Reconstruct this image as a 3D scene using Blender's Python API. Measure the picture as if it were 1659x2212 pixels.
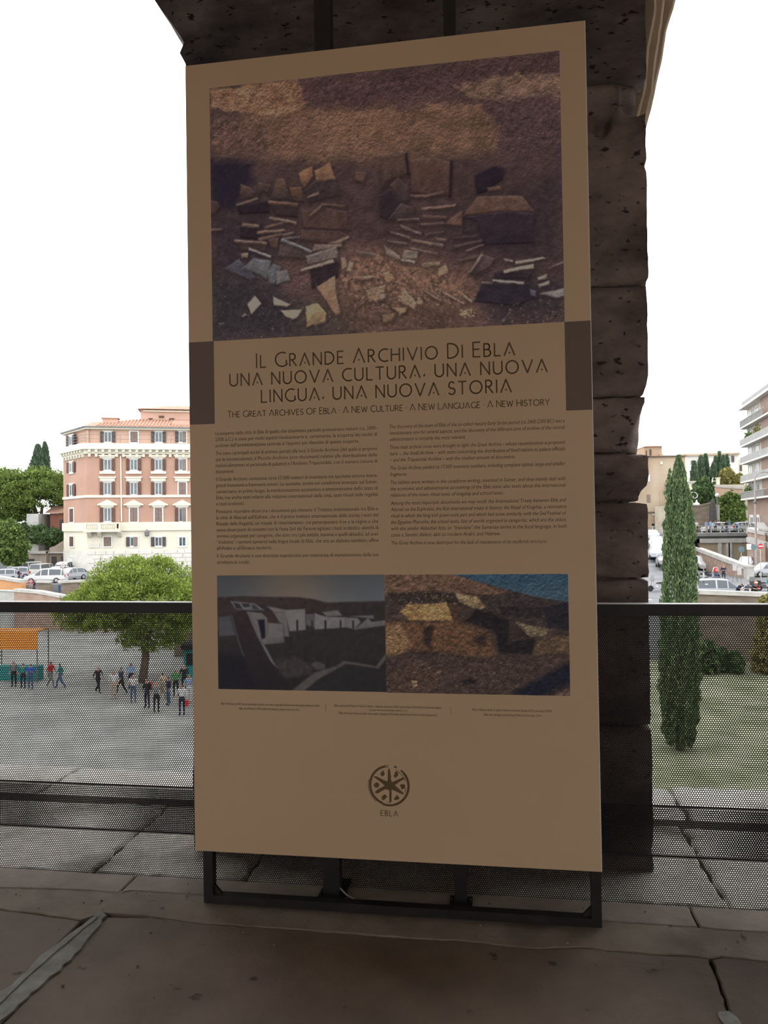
import bpy, bmesh, math, random
import numpy as np
from mathutils import Matrix, Vector

for o in list(bpy.data.objects):
    bpy.data.objects.remove(o, do_unlink=True)
scene = bpy.context.scene
COL = scene.collection
PI = math.pi

# ------------------------------------------------------------------ camera
FPX, PITCH, ROLL, EYE = 1693.5, 0.01347, -0.01148, 1.5      # focal length in pixels of a 1659 x 2212 frame
fwd = Vector((0, math.cos(PITCH), math.sin(PITCH)))
up0 = Vector((0, -math.sin(PITCH), math.cos(PITCH)))
rt0 = Vector((1, 0, 0))
rt = rt0 * math.cos(ROLL) + up0 * math.sin(ROLL)
up = -rt0 * math.sin(ROLL) + up0 * math.cos(ROLL)
cam = bpy.data.cameras.new('camera')
cam.sensor_fit = 'VERTICAL'
cam.sensor_height = 36.0
cam.lens = 36.0 * FPX / 2212.0
cam.clip_start, cam.clip_end = 0.05, 2000
camo = bpy.data.objects.new('camera', cam)
COL.objects.link(camo)
camo.matrix_world = Matrix(((rt.x, up.x, -fwd.x, 0), (rt.y, up.y, -fwd.y, 0), (rt.z, up.z, -fwd.z, EYE), (0, 0, 0, 1)))
scene.camera = camo

# ------------------------------------------------------------------ light
world = bpy.data.worlds.new('overcast_sky')
scene.world = world
world.use_nodes = True
bg = world.node_tree.nodes['Background']
bg.inputs[0].default_value = (0.97, 0.985, 1.0, 1)
bg.inputs[1].default_value = 1.0
vs = scene.view_settings
vs.view_transform = 'Standard'
vs.look = 'None'
vs.exposure = 1.75
vs.gamma = 1.0
vs.use_curve_mapping = False

# ------------------------------------------------------------------ helpers
def ray(px, py):
    return fwd + rt * ((px - 829.5) / FPX) - up * ((py - 1106.0) / FPX)

def at(px, py, d):
    """world point seen at a pixel of the photograph, at forward distance d"""
    r = ray(px, py)
    k = d / r.y
    return Vector((r.x * k, d, EYE + r.z * k))

def on_z(px, py, z):
    r = ray(px, py)
    k = (z - EYE) / r.z
    return Vector((r.x * k, r.y * k, z))

def lin(c):
    return tuple((v / 255 / 12.92) if v / 255 <= 0.04045 else ((v / 255 + 0.055) / 1.055) ** 2.4 for v in c)

def finish(me, name, mats, parent, smooth=False, kind=None, matrix=None):
    o = bpy.data.objects.new(name, me)
    COL.objects.link(o)
    if mats is not None:
        for m in (mats if isinstance(mats, (list, tuple)) else [mats]):
            me.materials.append(m)
    if smooth:
        me.polygons.foreach_set('use_smooth', np.ones(len(me.polygons), dtype=bool))
    if parent is not None:
        o.parent = parent
    if matrix is not None:
        o.matrix_world = matrix
    if kind:
        o['kind'] = kind
    return o

def link_copy(src, parent=None, loc=None):
    c = src.copy()
    COL.objects.link(c)
    c.parent = parent
    if loc is not None:
        c.location = loc
    return c

def copy_tree(o, parent=None):
    c = o.copy()
    COL.objects.link(c)
    c.parent = parent
    for ch in [x for x in bpy.data.objects if x.parent == o]:
        copy_tree(ch, c)
    return c

def tag(o, label=None, cat=None, group=None, kind=None):
    if label: o['label'] = label
    if cat: o['category'] = cat
    if group: o['group'] = group
    if kind: o['kind'] = kind
    return o

def empty(name, loc=(0, 0, 0), rz=0.0, label=None, cat=None, group=None):
    o = bpy.data.objects.new(name, None)
    COL.objects.link(o)
    o.location = loc
    o.rotation_euler = (0, 0, rz)
    o.empty_display_size = 0.2
    return tag(o, label, cat, group)

class MB:
    def __init__(self):
        self.v, self.f, self.m = [], [], []
        self.cur = 0
    def add(self, vs_, fs_):
        b = len(self.v)
        self.v += [tuple(p) for p in vs_]
        for f in fs_:
            self.f.append(tuple(b + i for i in f))
            self.m.append(self.cur)
        return self
    def box(self, x0, x1, y0, y1, z0, z1):
        return self.add([(x0, y0, z0), (x1, y0, z0), (x1, y1, z0), (x0, y1, z0), (x0, y0, z1), (x1, y0, z1), (x1, y1, z1), (x0, y1, z1)],
                        [(0, 3, 2, 1), (4, 5, 6, 7), (0, 1, 5, 4), (1, 2, 6, 5), (2, 3, 7, 6), (3, 0, 4, 7)])
    def prism(self, poly, axis, a, b):
        """poly: 2D outline; extruded along axis 'x','y','z' from a to b"""
        n = len(poly)
        def P(p, h):
            if axis == 'z': return (p[0], p[1], h)
            if axis == 'y': return (p[0], h, p[1])
            return (h, p[0], p[1])
        vs_ = [P(p, a) for p in poly] + [P(p, b) for p in poly]
        fs_ = [tuple(range(n))[::-1], tuple(range(n, 2 * n))] + [(i, (i + 1) % n, n + (i + 1) % n, n + i) for i in range(n)]
        return self.add(vs_, fs_)
    def tube(self, path, radii, n=8, cap=True):
        path = [Vector(p) for p in path]
        if not isinstance(radii, (list, tuple)): radii = [radii] * len(path)
        vs_, fs_ = [], []
        ref = None
        for i, p in enumerate(path):
            d = (path[min(i + 1, len(path) - 1)] - path[max(i - 1, 0)])
            d = d.normalized() if d.length > 1e-9 else Vector((0, 0, 1))
            if ref is None: ref = Vector((1, 0, 0)) if abs(d.x) < 0.8 else Vector((0, 1, 0))
            a = d.cross(ref).normalized(); b = d.cross(a).normalized(); ref = -b if False else ref
            for k in range(n):
                t = 2 * PI * k / n
                vs_.append(p + (a * math.cos(t) + b * math.sin(t)) * radii[i])
        for i in range(len(path) - 1):
            for k in range(n):
                k2 = (k + 1) % n
                fs_.append((i * n + k, i * n + k2, (i + 1) * n + k2, (i + 1) * n + k))
        if cap:
            fs_.append(tuple(range(n))[::-1]); fs_.append(tuple((len(path) - 1) * n + k for k in range(n)))
        return self.add(vs_, fs_)
    def lathe(self, prof, c=(0, 0, 0), n=12, axis='z'):
        vs_, fs_ = [], []
        for (r, h) in prof:
            for k in range(n):
                t = 2 * PI * k / n
                x, y = r * math.cos(t), r * math.sin(t)
                if axis == 'z': vs_.append((c[0] + x, c[1] + y, c[2] + h))
                elif axis == 'y': vs_.append((c[0] + x, c[1] + h, c[2] + y))
                else: vs_.append((c[0] + h, c[1] + x, c[2] + y))
        m = len(prof)
        for i in range(m - 1):
            for k in range(n):
                k2 = (k + 1) % n
                fs_.append((i * n + k, i * n + k2, (i + 1) * n + k2, (i + 1) * n + k))
        fs_.append(tuple(range(n))[::-1]); fs_.append(tuple((m - 1) * n + k for k in range(n)))
        return self.add(vs_, fs_)
    def build(self, name, mats, parent=None, smooth=False, kind=None, matrix=None):
        me = bpy.data.meshes.new(name)
        me.from_pydata(self.v, [], self.f)
        if any(self.m):
            me.polygons.foreach_set('material_index', np.array(self.m, dtype=np.int32))
        me.update()
        return finish(me, name, mats, parent, smooth, kind, matrix)

def quads_mesh(name, verts, nper, mats, parent, kind=None, matrix=None, smooth=False):
    """verts: (N*nper,3) array; every nper vertices make one face"""
    verts = np.asarray(verts, dtype=np.float32).reshape(-1, 3)
    nv = len(verts); nf = nv // nper
    me = bpy.data.meshes.new(name)
    me.vertices.add(nv); me.loops.add(nv); me.polygons.add(nf)
    me.vertices.foreach_set('co', verts.ravel())
    me.loops.foreach_set('vertex_index', np.arange(nv, dtype=np.int32))
    me.polygons.foreach_set('loop_start', np.arange(0, nv, nper, dtype=np.int32))
    me.update(calc_edges=True)
    return finish(me, name, mats, parent, smooth, kind, matrix)

# ------------------------------------------------------------------ materials
MATS = {}
def mat(name, c1, c2=None, scale=4.0, rough=0.75, metal=0.0, bump=0.0, bscale=None, detail=6.0, spec=0.3, lo=0.35, hi=0.65,
        c3=None, scale3=1.0, lo3=0.5, hi3=0.7, stretch=None, pits=None):
    if name in MATS: return MATS[name]
    m = bpy.data.materials.new(name)
    m.use_nodes = True
    nt = m.node_tree; N = nt.nodes; L = nt.links
    b = N['Principled BSDF']
    b.inputs['Roughness'].default_value = rough
    b.inputs['Metallic'].default_value = metal
    b.inputs['Specular IOR Level'].default_value = spec
    b.inputs['Base Color'].default_value = (*c1, 1)
    tc = N.new('ShaderNodeTexCoord')
    co = tc.outputs['Object']
    if stretch:
        mp = N.new('ShaderNodeMapping'); mp.inputs['Scale'].default_value = stretch
        L.new(co, mp.inputs['Vector']); co = mp.outputs['Vector']
    if c2 is not None:
        n = N.new('ShaderNodeTexNoise'); n.inputs['Scale'].default_value = scale; n.inputs['Detail'].default_value = detail
        n.inputs['Roughness'].default_value = 0.62
        L.new(co, n.inputs['Vector'])
        r = N.new('ShaderNodeValToRGB')
        r.color_ramp.elements[0].position = lo; r.color_ramp.elements[1].position = hi
        r.color_ramp.elements[0].color = (*c1, 1); r.color_ramp.elements[1].color = (*c2, 1)
        L.new(n.outputs['Fac'], r.inputs['Fac'])
        out = r.outputs['Color']
        if c3 is not None:
            n3 = N.new('ShaderNodeTexNoise'); n3.inputs['Scale'].default_value = scale3; n3.inputs['Detail'].default_value = 5
            L.new(co, n3.inputs['Vector'])
            mr = N.new('ShaderNodeMapRange'); mr.inputs['From Min'].default_value = lo3; mr.inputs['From Max'].default_value = hi3
            L.new(n3.outputs['Fac'], mr.inputs['Value'])
            mx = N.new('ShaderNodeMix'); mx.data_type = 'RGBA'
            L.new(mr.outputs['Result'], mx.inputs[0]); L.new(out, mx.inputs[6]); mx.inputs[7].default_value = (*c3, 1)
            out = mx.outputs[2]
        if pits is not None:            # small dark holes of the stone: (colour, scale, threshold)
            n4 = N.new('ShaderNodeTexNoise'); n4.inputs['Scale'].default_value = pits[1]; n4.inputs['Detail'].default_value = 3
            L.new(co, n4.inputs['Vector'])
            m4 = N.new('ShaderNodeMapRange'); m4.inputs['From Min'].default_value = pits[2]; m4.inputs['From Max'].default_value = pits[2] + 0.05
            L.new(n4.outputs['Fac'], m4.inputs['Value'])
            x4 = N.new('ShaderNodeMix'); x4.data_type = 'RGBA'
            L.new(m4.outputs['Result'], x4.inputs[0]); L.new(out, x4.inputs[6]); x4.inputs[7].default_value = (*pits[0], 1)
            out = x4.outputs[2]
        L.new(out, b.inputs['Base Color'])
    if bump:
        nb = N.new('ShaderNodeTexNoise'); nb.inputs['Scale'].default_value = bscale or scale * 4; nb.inputs['Detail'].default_value = 8
        nb.inputs['Roughness'].default_value = 0.65
        L.new(co, nb.inputs['Vector'])
        bp = N.new('ShaderNodeBump'); bp.inputs['Strength'].default_value = 1.0; bp.inputs['Distance'].default_value = bump
        L.new(nb.outputs['Fac'], bp.inputs['Height']); L.new(bp.outputs['Normal'], b.inputs['Normal'])
    MATS[name] = m
    return m

def leafmat(name, dark, mid, light, trans=0.25):
    if name in MATS: return MATS[name]
    m = bpy.data.materials.new(name); m.use_nodes = True
    nt = m.node_tree; N = nt.nodes; L = nt.links
    b = N['Principled BSDF']; b.inputs['Roughness'].default_value = 0.7; b.inputs['Specular IOR Level'].default_value = 0.2
    g = N.new('ShaderNodeNewGeometry')
    r = N.new('ShaderNodeValToRGB')
    e = r.color_ramp.elements
    e[0].position = 0.0; e[0].color = (*dark, 1); e[1].position = 1.0; e[1].color = (*light, 1)
    k = e.new(0.5); k.color = (*mid, 1)
    L.new(g.outputs['Random Per Island'], r.inputs['Fac'])
    L.new(r.outputs['Color'], b.inputs['Base Color'])
    t = N.new('ShaderNodeBsdfTranslucent'); L.new(r.outputs['Color'], t.inputs['Color'])
    mx = N.new('ShaderNodeMixShader'); mx.inputs[0].default_value = trans
    L.new(b.outputs[0], mx.inputs[1]); L.new(t.outputs[0], mx.inputs[2])
    L.new(mx.outputs[0], N['Material Output'].inputs['Surface'])
    MATS[name] = m
    return m

def plain(name, c, rough=0.6, metal=0.0, spec=0.3):
    return mat(name, c, rough=rough, metal=metal, spec=spec)

M_TRAV = mat('weathered_travertine', (0.15, 0.118, 0.112), (0.43, 0.35, 0.33), scale=4.5, rough=0.95, bump=0.03, bscale=14, spec=0.1, detail=10,
             c3=(0.065, 0.052, 0.05), scale3=1.9, lo3=0.5, hi3=0.72, lo=0.28, hi=0.72, stretch=(1, 1, 1.7), pits=((0.06, 0.047, 0.046), 22, 0.635))
M_TRAV_SHADE = mat('shaded_travertine', (0.095, 0.085, 0.09), (0.25, 0.215, 0.205), scale=3.0, rough=0.95, bump=0.03, bscale=14, spec=0.1, detail=10,  # darker, bluer travertine: the shade on the top block put into its colour
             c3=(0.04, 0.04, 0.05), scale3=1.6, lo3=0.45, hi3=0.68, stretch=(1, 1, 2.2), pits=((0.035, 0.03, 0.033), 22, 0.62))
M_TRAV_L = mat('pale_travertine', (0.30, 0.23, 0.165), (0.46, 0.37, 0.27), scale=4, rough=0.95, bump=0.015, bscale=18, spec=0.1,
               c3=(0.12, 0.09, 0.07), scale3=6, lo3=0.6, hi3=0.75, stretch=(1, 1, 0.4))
M_FLOOR = mat('worn_concrete', (0.145, 0.115, 0.092), (0.215, 0.178, 0.146), scale=1.6, rough=0.8, bump=0.004, bscale=40, spec=0.25,
              c3=(0.095, 0.072, 0.056), scale3=1.1, lo3=0.5, hi3=0.72, pits=((0.06, 0.05, 0.04), 9, 0.68))
M_BORDER = mat('pale_concrete', (0.20, 0.17, 0.14), (0.29, 0.25, 0.205), scale=3, rough=0.85, bump=0.006, bscale=30, spec=0.2,
               c3=(0.13, 0.105, 0.085), scale3=2.5, lo3=0.52, hi3=0.75)
M_KERB = mat('kerb_stone', (0.23, 0.20, 0.175), (0.33, 0.29, 0.25), scale=4, rough=0.85, bump=0.004, bscale=35, spec=0.2)
M_LEDGE = mat('ledge_stone', (0.50, 0.48, 0.43), (0.68, 0.66, 0.61), scale=3, rough=0.9, bump=0.02, bscale=14, spec=0.1,
              c3=(0.12, 0.12, 0.07), scale3=1.8, lo3=0.55, hi3=0.75)
M_MORTAR = mat('cement_patch', (0.21, 0.215, 0.205), (0.34, 0.345, 0.33), scale=11, rough=0.9, bump=0.012, bscale=22, spec=0.15)
M_JOINT = mat('dark_joint', (0.03, 0.025, 0.02), (0.06, 0.05, 0.04), scale=9, rough=1.0)
M_WALL = mat('arcade_masonry', (0.46, 0.34, 0.24), (0.58, 0.45, 0.33), scale=1.2, rough=0.95, bump=0.02, bscale=6, spec=0.1)
M_BLACK = mat('black_paint', (0.012, 0.011, 0.012), (0.018, 0.016, 0.017), scale=30, rough=0.5, spec=0.35)
M_SHEET = mat('black_sheet', (0.010, 0.009, 0.010), (0.014, 0.012, 0.013), scale=30, rough=0.6, spec=0.25)
M_STEEL = mat('dark_steel', (0.022, 0.021, 0.023), (0.034, 0.031, 0.032), scale=14, rough=0.42, spec=0.45, metal=0.2)
# ------------------------------------------------------------------ the arcade: floor, ledge, pillar, vault
from mathutils import noise as mnoise
RY, RYAW = 3.179, -0.14326
ARC = Matrix.Translation((0, RY, 0)) @ Matrix.Rotation(RYAW, 4, 'Z')     # s along the railing, t outwards, z up

def jag(pts, amp=0.006, step=0.05, seed=1, closed=True):
    """subdivide an outline and roughen it"""
    rnd = random.Random(seed)
    out = []
    n = len(pts)
    for i in range(n if closed else n - 1):
        a, b = Vector(pts[i]), Vector(pts[(i + 1) % n])
        k = max(1, int((b - a).length / step))
        k = min(k, 60)
        for j in range(k):
            p = a.lerp(b, j / k)
            w = amp if j else amp * 0.3
            out.append((p.x + rnd.uniform(-w, w), p.y + rnd.uniform(-w, w)))
    return out

def slab(name, pts, z0, z1, m, parent, amp=0.006, seed=1, step=0.05, bevel=0.006):
    top = jag(pts, amp, step, seed)
    c = Vector((sum(p[0] for p in top) / len(top), sum(p[1] for p in top) / len(top)))
    n = len(top)
    inner = []
    for p in top:
        d = c - Vector(p); d = d.normalized() if d.length else d
        inner.append((p[0] + d.x * bevel, p[1] + d.y * bevel))
    vsl = [(x, y, z0) for x, y in top] + [(x, y, z1 - bevel * 0.7) for x, y in top] + [(x, y, z1) for x, y in inner]
    fs = [(i, (i + 1) % n, n + (i + 1) % n, n + i) for i in range(n)] + [(n + i, n + (i + 1) % n, 2 * n + (i + 1) % n, 2 * n + i) for i in range(n)]
    fs.append(tuple(range(2 * n, 3 * n)))
    b = MB(); b.add(vsl, fs)
    return b.build(name, m, parent)

b = MB(); b.box(-16, 16, -14, 1.0, -0.9, -0.022)
floor = b.build('floor', M_JOINT, matrix=ARC, kind='structure')
floor['label'] = 'worn concrete arcade floor with slabs, cracks and a pale border strip'
KR = [(-1.612, -0.132), (-1.354, -0.113), (-1.062, -0.09), (-0.782, -0.09), (0.822, -0.104), (1.119, -0.114), (1.279, -0.122)]   # back crack
FR = [(-1.507, -0.29), (-1.268, -0.318), (-1.14, -0.335), (-1.086, -0.271), (-0.876, -0.276), (-0.68, -0.298), (-0.337, -0.302), (0.028, -0.313),
      (0.313, -0.305), (0.573, -0.327), (0.718, -0.297), (0.951, -0.311), (1.105, -0.308), (1.149, -0.316), (1.199, -0.297), (1.343, -0.312)]
def cut(line, a, bnd):
    return [p for p in line if a < p[0] < bnd]
g = 0.004
for i, (a, c) in enumerate([(-7, -1.093), (-1.093, 1.168), (1.168, 7)]):       # kerb slabs under the railing
    fr = [(a + g, -0.11)] + [(x, y + 0.002) for x, y in cut(KR, a + .02, c - .02)] + [(c - g, -0.11)]
    slab('kerb_slab', fr + [(c - g, 0.035), (a + g, 0.035)], -0.02, 0.003, M_KERB, floor, 0.003, 10 + i)
bl = [(-7, -0.29)] + FR + [(7, -0.31)]
bk = [(7, -0.116)] + [(x, y - 0.003) for x, y in KR[::-1]] + [(-7, -0.135)]
slab('border_strip', bl + bk, -0.02, 0.0, M_BORDER, floor, 0.005, 20, 0.035)
fl_l = [(x, y - 0.004) for x, y in cut(FR, -3, -1.13)]
fl_m = [(x, y - 0.004) for x, y in cut(FR, -1.05, 1.15)]
fl_r = [(x, y - 0.004) for x, y in cut(FR, 1.15, 3)]
slab('floor_slab', [(-7, -5.5), (-1.135, -5.5), (-1.135, -0.34)] + fl_l[::-1] + [(-7, -0.3)], -0.02, -0.003, M_FLOOR, floor, 0.004, 31, 0.04)
slab('floor_slab', [(-1.045, -5.5), (1.139, -5.5), (1.126, -0.64), (1.141, -0.45), (1.147, -0.322)] + fl_m[::-1] + [(-1.045, -0.30)], -0.02, -0.002, M_FLOOR, floor, 0.004, 32, 0.03)
slab('floor_slab', [(1.147, -5.5), (7, -5.5), (7, -0.315)] + fl_r[::-1] + [(1.158, -0.322), (1.151, -0.45), (1.136, -0.64)], -0.02, -0.003, M_FLOOR, floor, 0.004, 33, 0.04)
slab('mortar_patch', [(-1.15, -5.5), (-1.04, -5.5), (-1.052, -1.0), (-1.05, -0.85), (-1.035, -0.73), (-1.022, -0.6), (-1.022, -0.53), (-1.035, -0.44), (-1.04, -0.36), (-1.052, -0.29),
                      (-1.088, -0.262), (-1.10, -0.33), (-1.118, -0.44), (-1.125, -0.5), (-1.14, -0.62), (-1.135, -0.72), (-1.15, -0.83), (-1.16, -1.0)], -0.02, 0.006, M_MORTAR, floor, 0.007, 41, 0.03, 0.012)
slab('mortar_patch', [(-1.125, -1.1), (-1.116, -0.7), (-1.095, -0.45), (-1.08, -0.32), (-1.072, -0.33), (-1.086, -0.45), (-1.106, -0.7), (-1.108, -1.1)], 0.0, 0.011, M_MORTAR, floor, 0.003, 42, 0.03, 0.004)
slab('mortar_patch', [(1.098, -0.62), (1.135, -0.61), (1.165, -0.72), (1.17, -1.3), (1.10, -1.3), (1.092, -0.8)], -0.02, 0.003, M_MORTAR, floor, 0.008, 43, 0.03, 0.008)
# loose grit and chips, too small to pick apart
rnd = random.Random(5)
b = MB()
for i in range(140):
    x, y = rnd.uniform(-1.9, 1.8), -abs(rnd.gauss(0, 0.35)) + 0.0
    r = rnd.choice([0.002, 0.003, 0.003, 0.004, 0.006])
    b.lathe([(r * .6, 0), (r, r * .5), (r * .5, r)], (x, y, 0.001), 5)
tag(b.build('floor_grit', mat('grit', (0.07, 0.06, 0.05), (0.3, 0.27, 0.22), scale=60, rough=1), floor), kind='stuff')
# outer ledge beyond the railing
cuts = [-7.5, -4.2, -2.3, -1.3, -0.62, 0.29, 1.32, 2.4, 4.3, 7.5]
for i in range(len(cuts) - 1):
    slab('ledge_slab', [(cuts[i] + .008, 0.045), (cuts[i + 1] - .008, 0.045), (cuts[i + 1] - .008, 0.86), (cuts[i] + .008, 0.85)], -0.3, 0.0 + 0.004 * (i % 2), M_LEDGE, floor, 0.012, 50 + i, 0.06, 0.014)
    slab('ledge_slab', [(cuts[i] + .1, 0.875), (cuts[i + 1] + .08, 0.885), (cuts[i + 1] + .08, 1.55), (cuts[i] + .1, 1.55)], -0.3, -0.03 - 0.006 * (i % 3), M_LEDGE, floor, 0.014, 70 + i, 0.06, 0.014)

def rough_block(name, s0, s1, t0, t1, z0, z1, m, parent, res=0.045, rad=0.018, amp=0.010, seed=0, warp=None, coarse_back=True):
    def ax(a, bb, r):
        n = max(2, int((bb - a) / r)); return [a + (bb - a) * i / n for i in range(n + 1)]
    S, T, Z = ax(s0, s1, res), ax(t0, t1, res * 2.2), ax(z0, z1, res)
    idx, vv, ff = {}, [], []
    def V(i, j, k):
        key = (i, j, k)
        if key not in idx:
            p = Vector((S[i], T[j], Z[k]))
            q = Vector((min(max(p.x, s0 + rad), s1 - rad), min(max(p.y, t0 + rad), t1 - rad), min(max(p.z, z0 + rad), z1 - rad)))
            d = (p - q); d = d.normalized() if d.length > 1e-9 else Vector((0, -1, 0))
            w = q + d * rad
            o3 = Vector((seed * 7.3, seed * 3.1, 0))
            a = mnoise.fractal(w * 3.0 + o3, 1.0, 2.0, 5) * amp * 0.3 + mnoise.noise(Vector((w.x * 9, w.y * 9, w.z * 22)) + o3) * amp * 0.5
            pit = mnoise.noise(Vector((w.x * 14, w.y * 14, w.z * 30)) + o3 * 2)
            if pit > 0.4: a -= (pit - 0.4) * 0.05
            w = w + d * a
            if warp: w = warp(w, p)
            idx[key] = len(vv); vv.append(w)
        return idx[key]
    ns, ntt, nz = len(S) - 1, len(T) - 1, len(Z) - 1
    for i in range(ns):
        for k in range(nz):
            ff.append((V(i, 0, k), V(i + 1, 0, k), V(i + 1, 0, k + 1), V(i, 0, k + 1)))
            ff.append((V(i, ntt, k), V(i, ntt, k + 1), V(i + 1, ntt, k + 1), V(i + 1, ntt, k)))
    for j in range(ntt):
        for k in range(nz):
            ff.append((V(0, j, k), V(0, j, k + 1), V(0, j + 1, k + 1), V(0, j + 1, k)))
            ff.append((V(ns, j, k), V(ns, j + 1, k), V(ns, j + 1, k + 1), V(ns, j, k + 1)))
    for i in range(ns):
        for j in range(ntt):
            ff.append((V(i, j, 0), V(i, j + 1, 0), V(i + 1, j + 1, 0), V(i + 1, j, 0)))
            ff.append((V(i, j, nz), V(i + 1, j, nz), V(i + 1, j + 1, nz), V(i, j + 1, nz)))
    bb = MB(); bb.add(vv, ff)
    return bb.build(name, m, parent, smooth=True)

SL, SR, TF, TB = -0.955, 1.105, 0.33, 1.45
pier = MB(); pier.box(SL + .06, SR - .09, TF + .06, TB - .06, -0.1, 4.9)
pillar = pier.build('pillar', M_TRAV, matrix=ARC, kind='structure')
pillar['label'] = 'weathered travertine pillar of stacked blocks behind the panel'
def interp(z, pts):
    for (a, va), (c, vc) in zip(pts, pts[1:]):
        if a <= z <= c: return va + (vc - va) * (z - a) / max(1e-6, c - a)
    return pts[0][1] if z < pts[0][0] else pts[-1][1]
# impost block at the top: flares into the left opening; horizontal ridges cross its face
LP = [(3.3, 0), (3.62, 0.0), (3.70, -0.035), (3.735, -0.045), (3.75, -0.012), (3.80, -0.035), (3.90, -0.105), (3.98, -0.165), (4.25, -0.26), (4.9, -0.32)]
def w_top(w, p):
    f = max(0.0, min(1.0, (SL + 0.25 - w.x) / 0.25))
    w.x += interp(w.z, LP) * f
    rid = math.sin((w.z - 3.6) * 55) * 0.006 if 3.6 < w.z < 3.86 else 0
    if p.y < TF + .05: w.y -= rid
    return w
rough_block('stone_block', SL, SR + .012, TF, TB, 3.395, 4.9, M_TRAV_SHADE, pillar, 0.045, 0.008, 0.010, 1, w_top)
def w_b(w, p):
    # broken corner and a deep socket hole in the upper block
    if w.y < TF + .25 and w.x > 1.0 and 3.26 < w.z < 3.40: w.y += 0.05 * (w.x - 1.0) / 0.1; w.x -= 0.03
    if p.y < TF + .01:
        r = math.hypot((w.x - 0.935) / 0.034, (w.z - 3.205) / 0.045)
        if r < 1: w.y += 0.14 * (1 - r * r)
        if 0.985 < w.x < 1.09 and 3.19 < w.z < 3.29: w.y += 0.03 * (w.x - 0.985) / 0.1
    return w
rough_block('stone_block', SL, SR + .006, TF, TB, 2.511, 3.389, M_TRAV, pillar, 0.028, 0.008, 0.008, 2, w_b)
def w_c(w, p):
    if w.z < 2.09 and w.x > 0.95: w.x -= (2.09 - w.z) * 0.40 * (w.x - 0.95) / 0.15
    return w
rough_block('stone_block', SL, SR, TF, TB, 2.032, 2.507, M_TRAV, pillar, 0.04, 0.009, 0.008, 3, w_c)
def w_d(w, p):
    # the front right corner is broken away: an oblique face catches the daylight
    c_ = min(1, max(0, (2.005 - w.z) / 0.2)) * 0.085
    xm = SR - 0.012 - 0.012 * min(1, max(0, (2.04 - w.z) / 0.22)) - c_ * max(0, 1 - (w.y - TF) / 0.13)
    if w.x > 0.8: w.x = 0.8 + (w.x - 0.8) * (xm - 0.8) / (SR - 0.002 - 0.8)
    return w
rough_block('stone_block', SL, SR - .002, TF + .008, TB, 1.79, 2.03, M_TRAV, pillar, 0.025, 0.010, 0.008, 4, w_d)
def w_e(w, p):
    if w.x > 0.95 and w.z < 1.65: w.x -= 0.035 * min(1, (1.65 - w.z) / 0.04) * (w.x - 0.95) / 0.15
    if p.y < TF + .05 and w.z < 1.655: w.y += 0.05 * min(1, (1.655 - w.z) / 0.02)
    return w
rough_block('stone_block', SL, SR - .006, TF - .012, TB, 1.578, 1.782, M_TRAV, pillar, 0.022, 0.014, 0.010, 5, w_e)
rough_block('stone_block', SL, SR - .010, TF - .005, TB, 1.248, 1.574, M_TRAV, pillar, 0.028, 0.018, 0.013, 6)
rough_block('stone_block', SL, SR - .008, TF, TB, 0.616, 1.244, M_TRAV, pillar, 0.05, 0.018, 0.010, 7)
rough_block('stone_block', SL, SR - .008, TF - .01, TB, -0.02, 0.612, M_TRAV, pillar, 0.05, 0.018, 0.010, 8)
# moulded springer on the right flank, set back from the pillar face and lit from the opening
BANDS = [(0.46, 0.80, [(3.12, 1.07), (3.22, 1.09), (3.45, 1.14), (3.83, 1.19), (4.3, 1.28), (4.9, 1.42)]),
         (0.80, 1.10, [(3.2, 1.08), (3.3, 1.12), (3.45, 1.205), (4.03, 1.30), (4.4, 1.38), (4.9, 1.5)]),
         (1.10, 1.45, [(3.3, 1.10), (3.4, 1.20), (3.52, 1.253), (3.69, 1.296), (4.05, 1.366), (4.216, 1.415), (4.9, 1.62)])]
for bi, (ta, tb, cur) in enumerate(BANDS):
    b = MB(); vv, ff = [], []; nz = 40
    z0_, z1_ = cur[0][0], cur[-1][0]
    for i in range(nz + 1):
        zz = z0_ + (z1_ - z0_) * i / nz
        k = 0.009 * mnoise.noise(Vector((bi * 3.7, 0, zz * 6))) + 0.004 * mnoise.noise(Vector((bi, 5, zz * 21)))
        sc_ = interp(zz, cur) + k
        vv += [(0.95, ta, zz), (sc_ - .012, ta, zz), (sc_, ta + .014, zz), (sc_ - .004, (ta + tb) / 2, zz), (sc_, tb, zz), (0.95, tb, zz)]
    for i in range(nz):
        for q_ in range(6):
            q2 = (q_ + 1) % 6
            ff.append((i * 6 + q_, i * 6 + q2, (i + 1) * 6 + q2, (i + 1) * 6 + q_))
    ff.append((5, 4, 3, 2, 1, 0)); ff.append(tuple(nz * 6 + q_ for q_ in range(6)))
    b.add(vv, ff)
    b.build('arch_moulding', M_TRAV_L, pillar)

# the rest of the arcade round the viewer: neighbouring pillars, arches, vault, inner wall
PITCHS = 6.3; CEN = (SL + SR) / 2; HW = (SR - SL) / 2
b = MB()
for k in (-2, -1, 1, 2):
    c = CEN + k * PITCHS
    b.box(c - HW, c + HW, TF, TB, -0.1, 3.5); b.box(c - HW - .1, c + HW + .1, TF - .02, TB, 3.5, 4.9)
for k in range(-3, 3):
    a, c = CEN + k * PITCHS, CEN + (k + 1) * PITCHS
    R = PITCHS / 2 - HW - .02; mid = (a + c) / 2
    arcp = [(mid + R * math.cos(t), 4.88 + R * math.sin(t)) for t in [PI * i / 16 for i in range(17)]]
    poly = [(a, 4.88)] + arcp[::-1] + [(c, 4.88), (c, 8.2), (a, 8.2)]
    b.prism(poly, 'y', TF + .01, TB - .01)
b.build('wall_outer', M_WALL, matrix=ARC, kind='structure')
b = MB()
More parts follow.
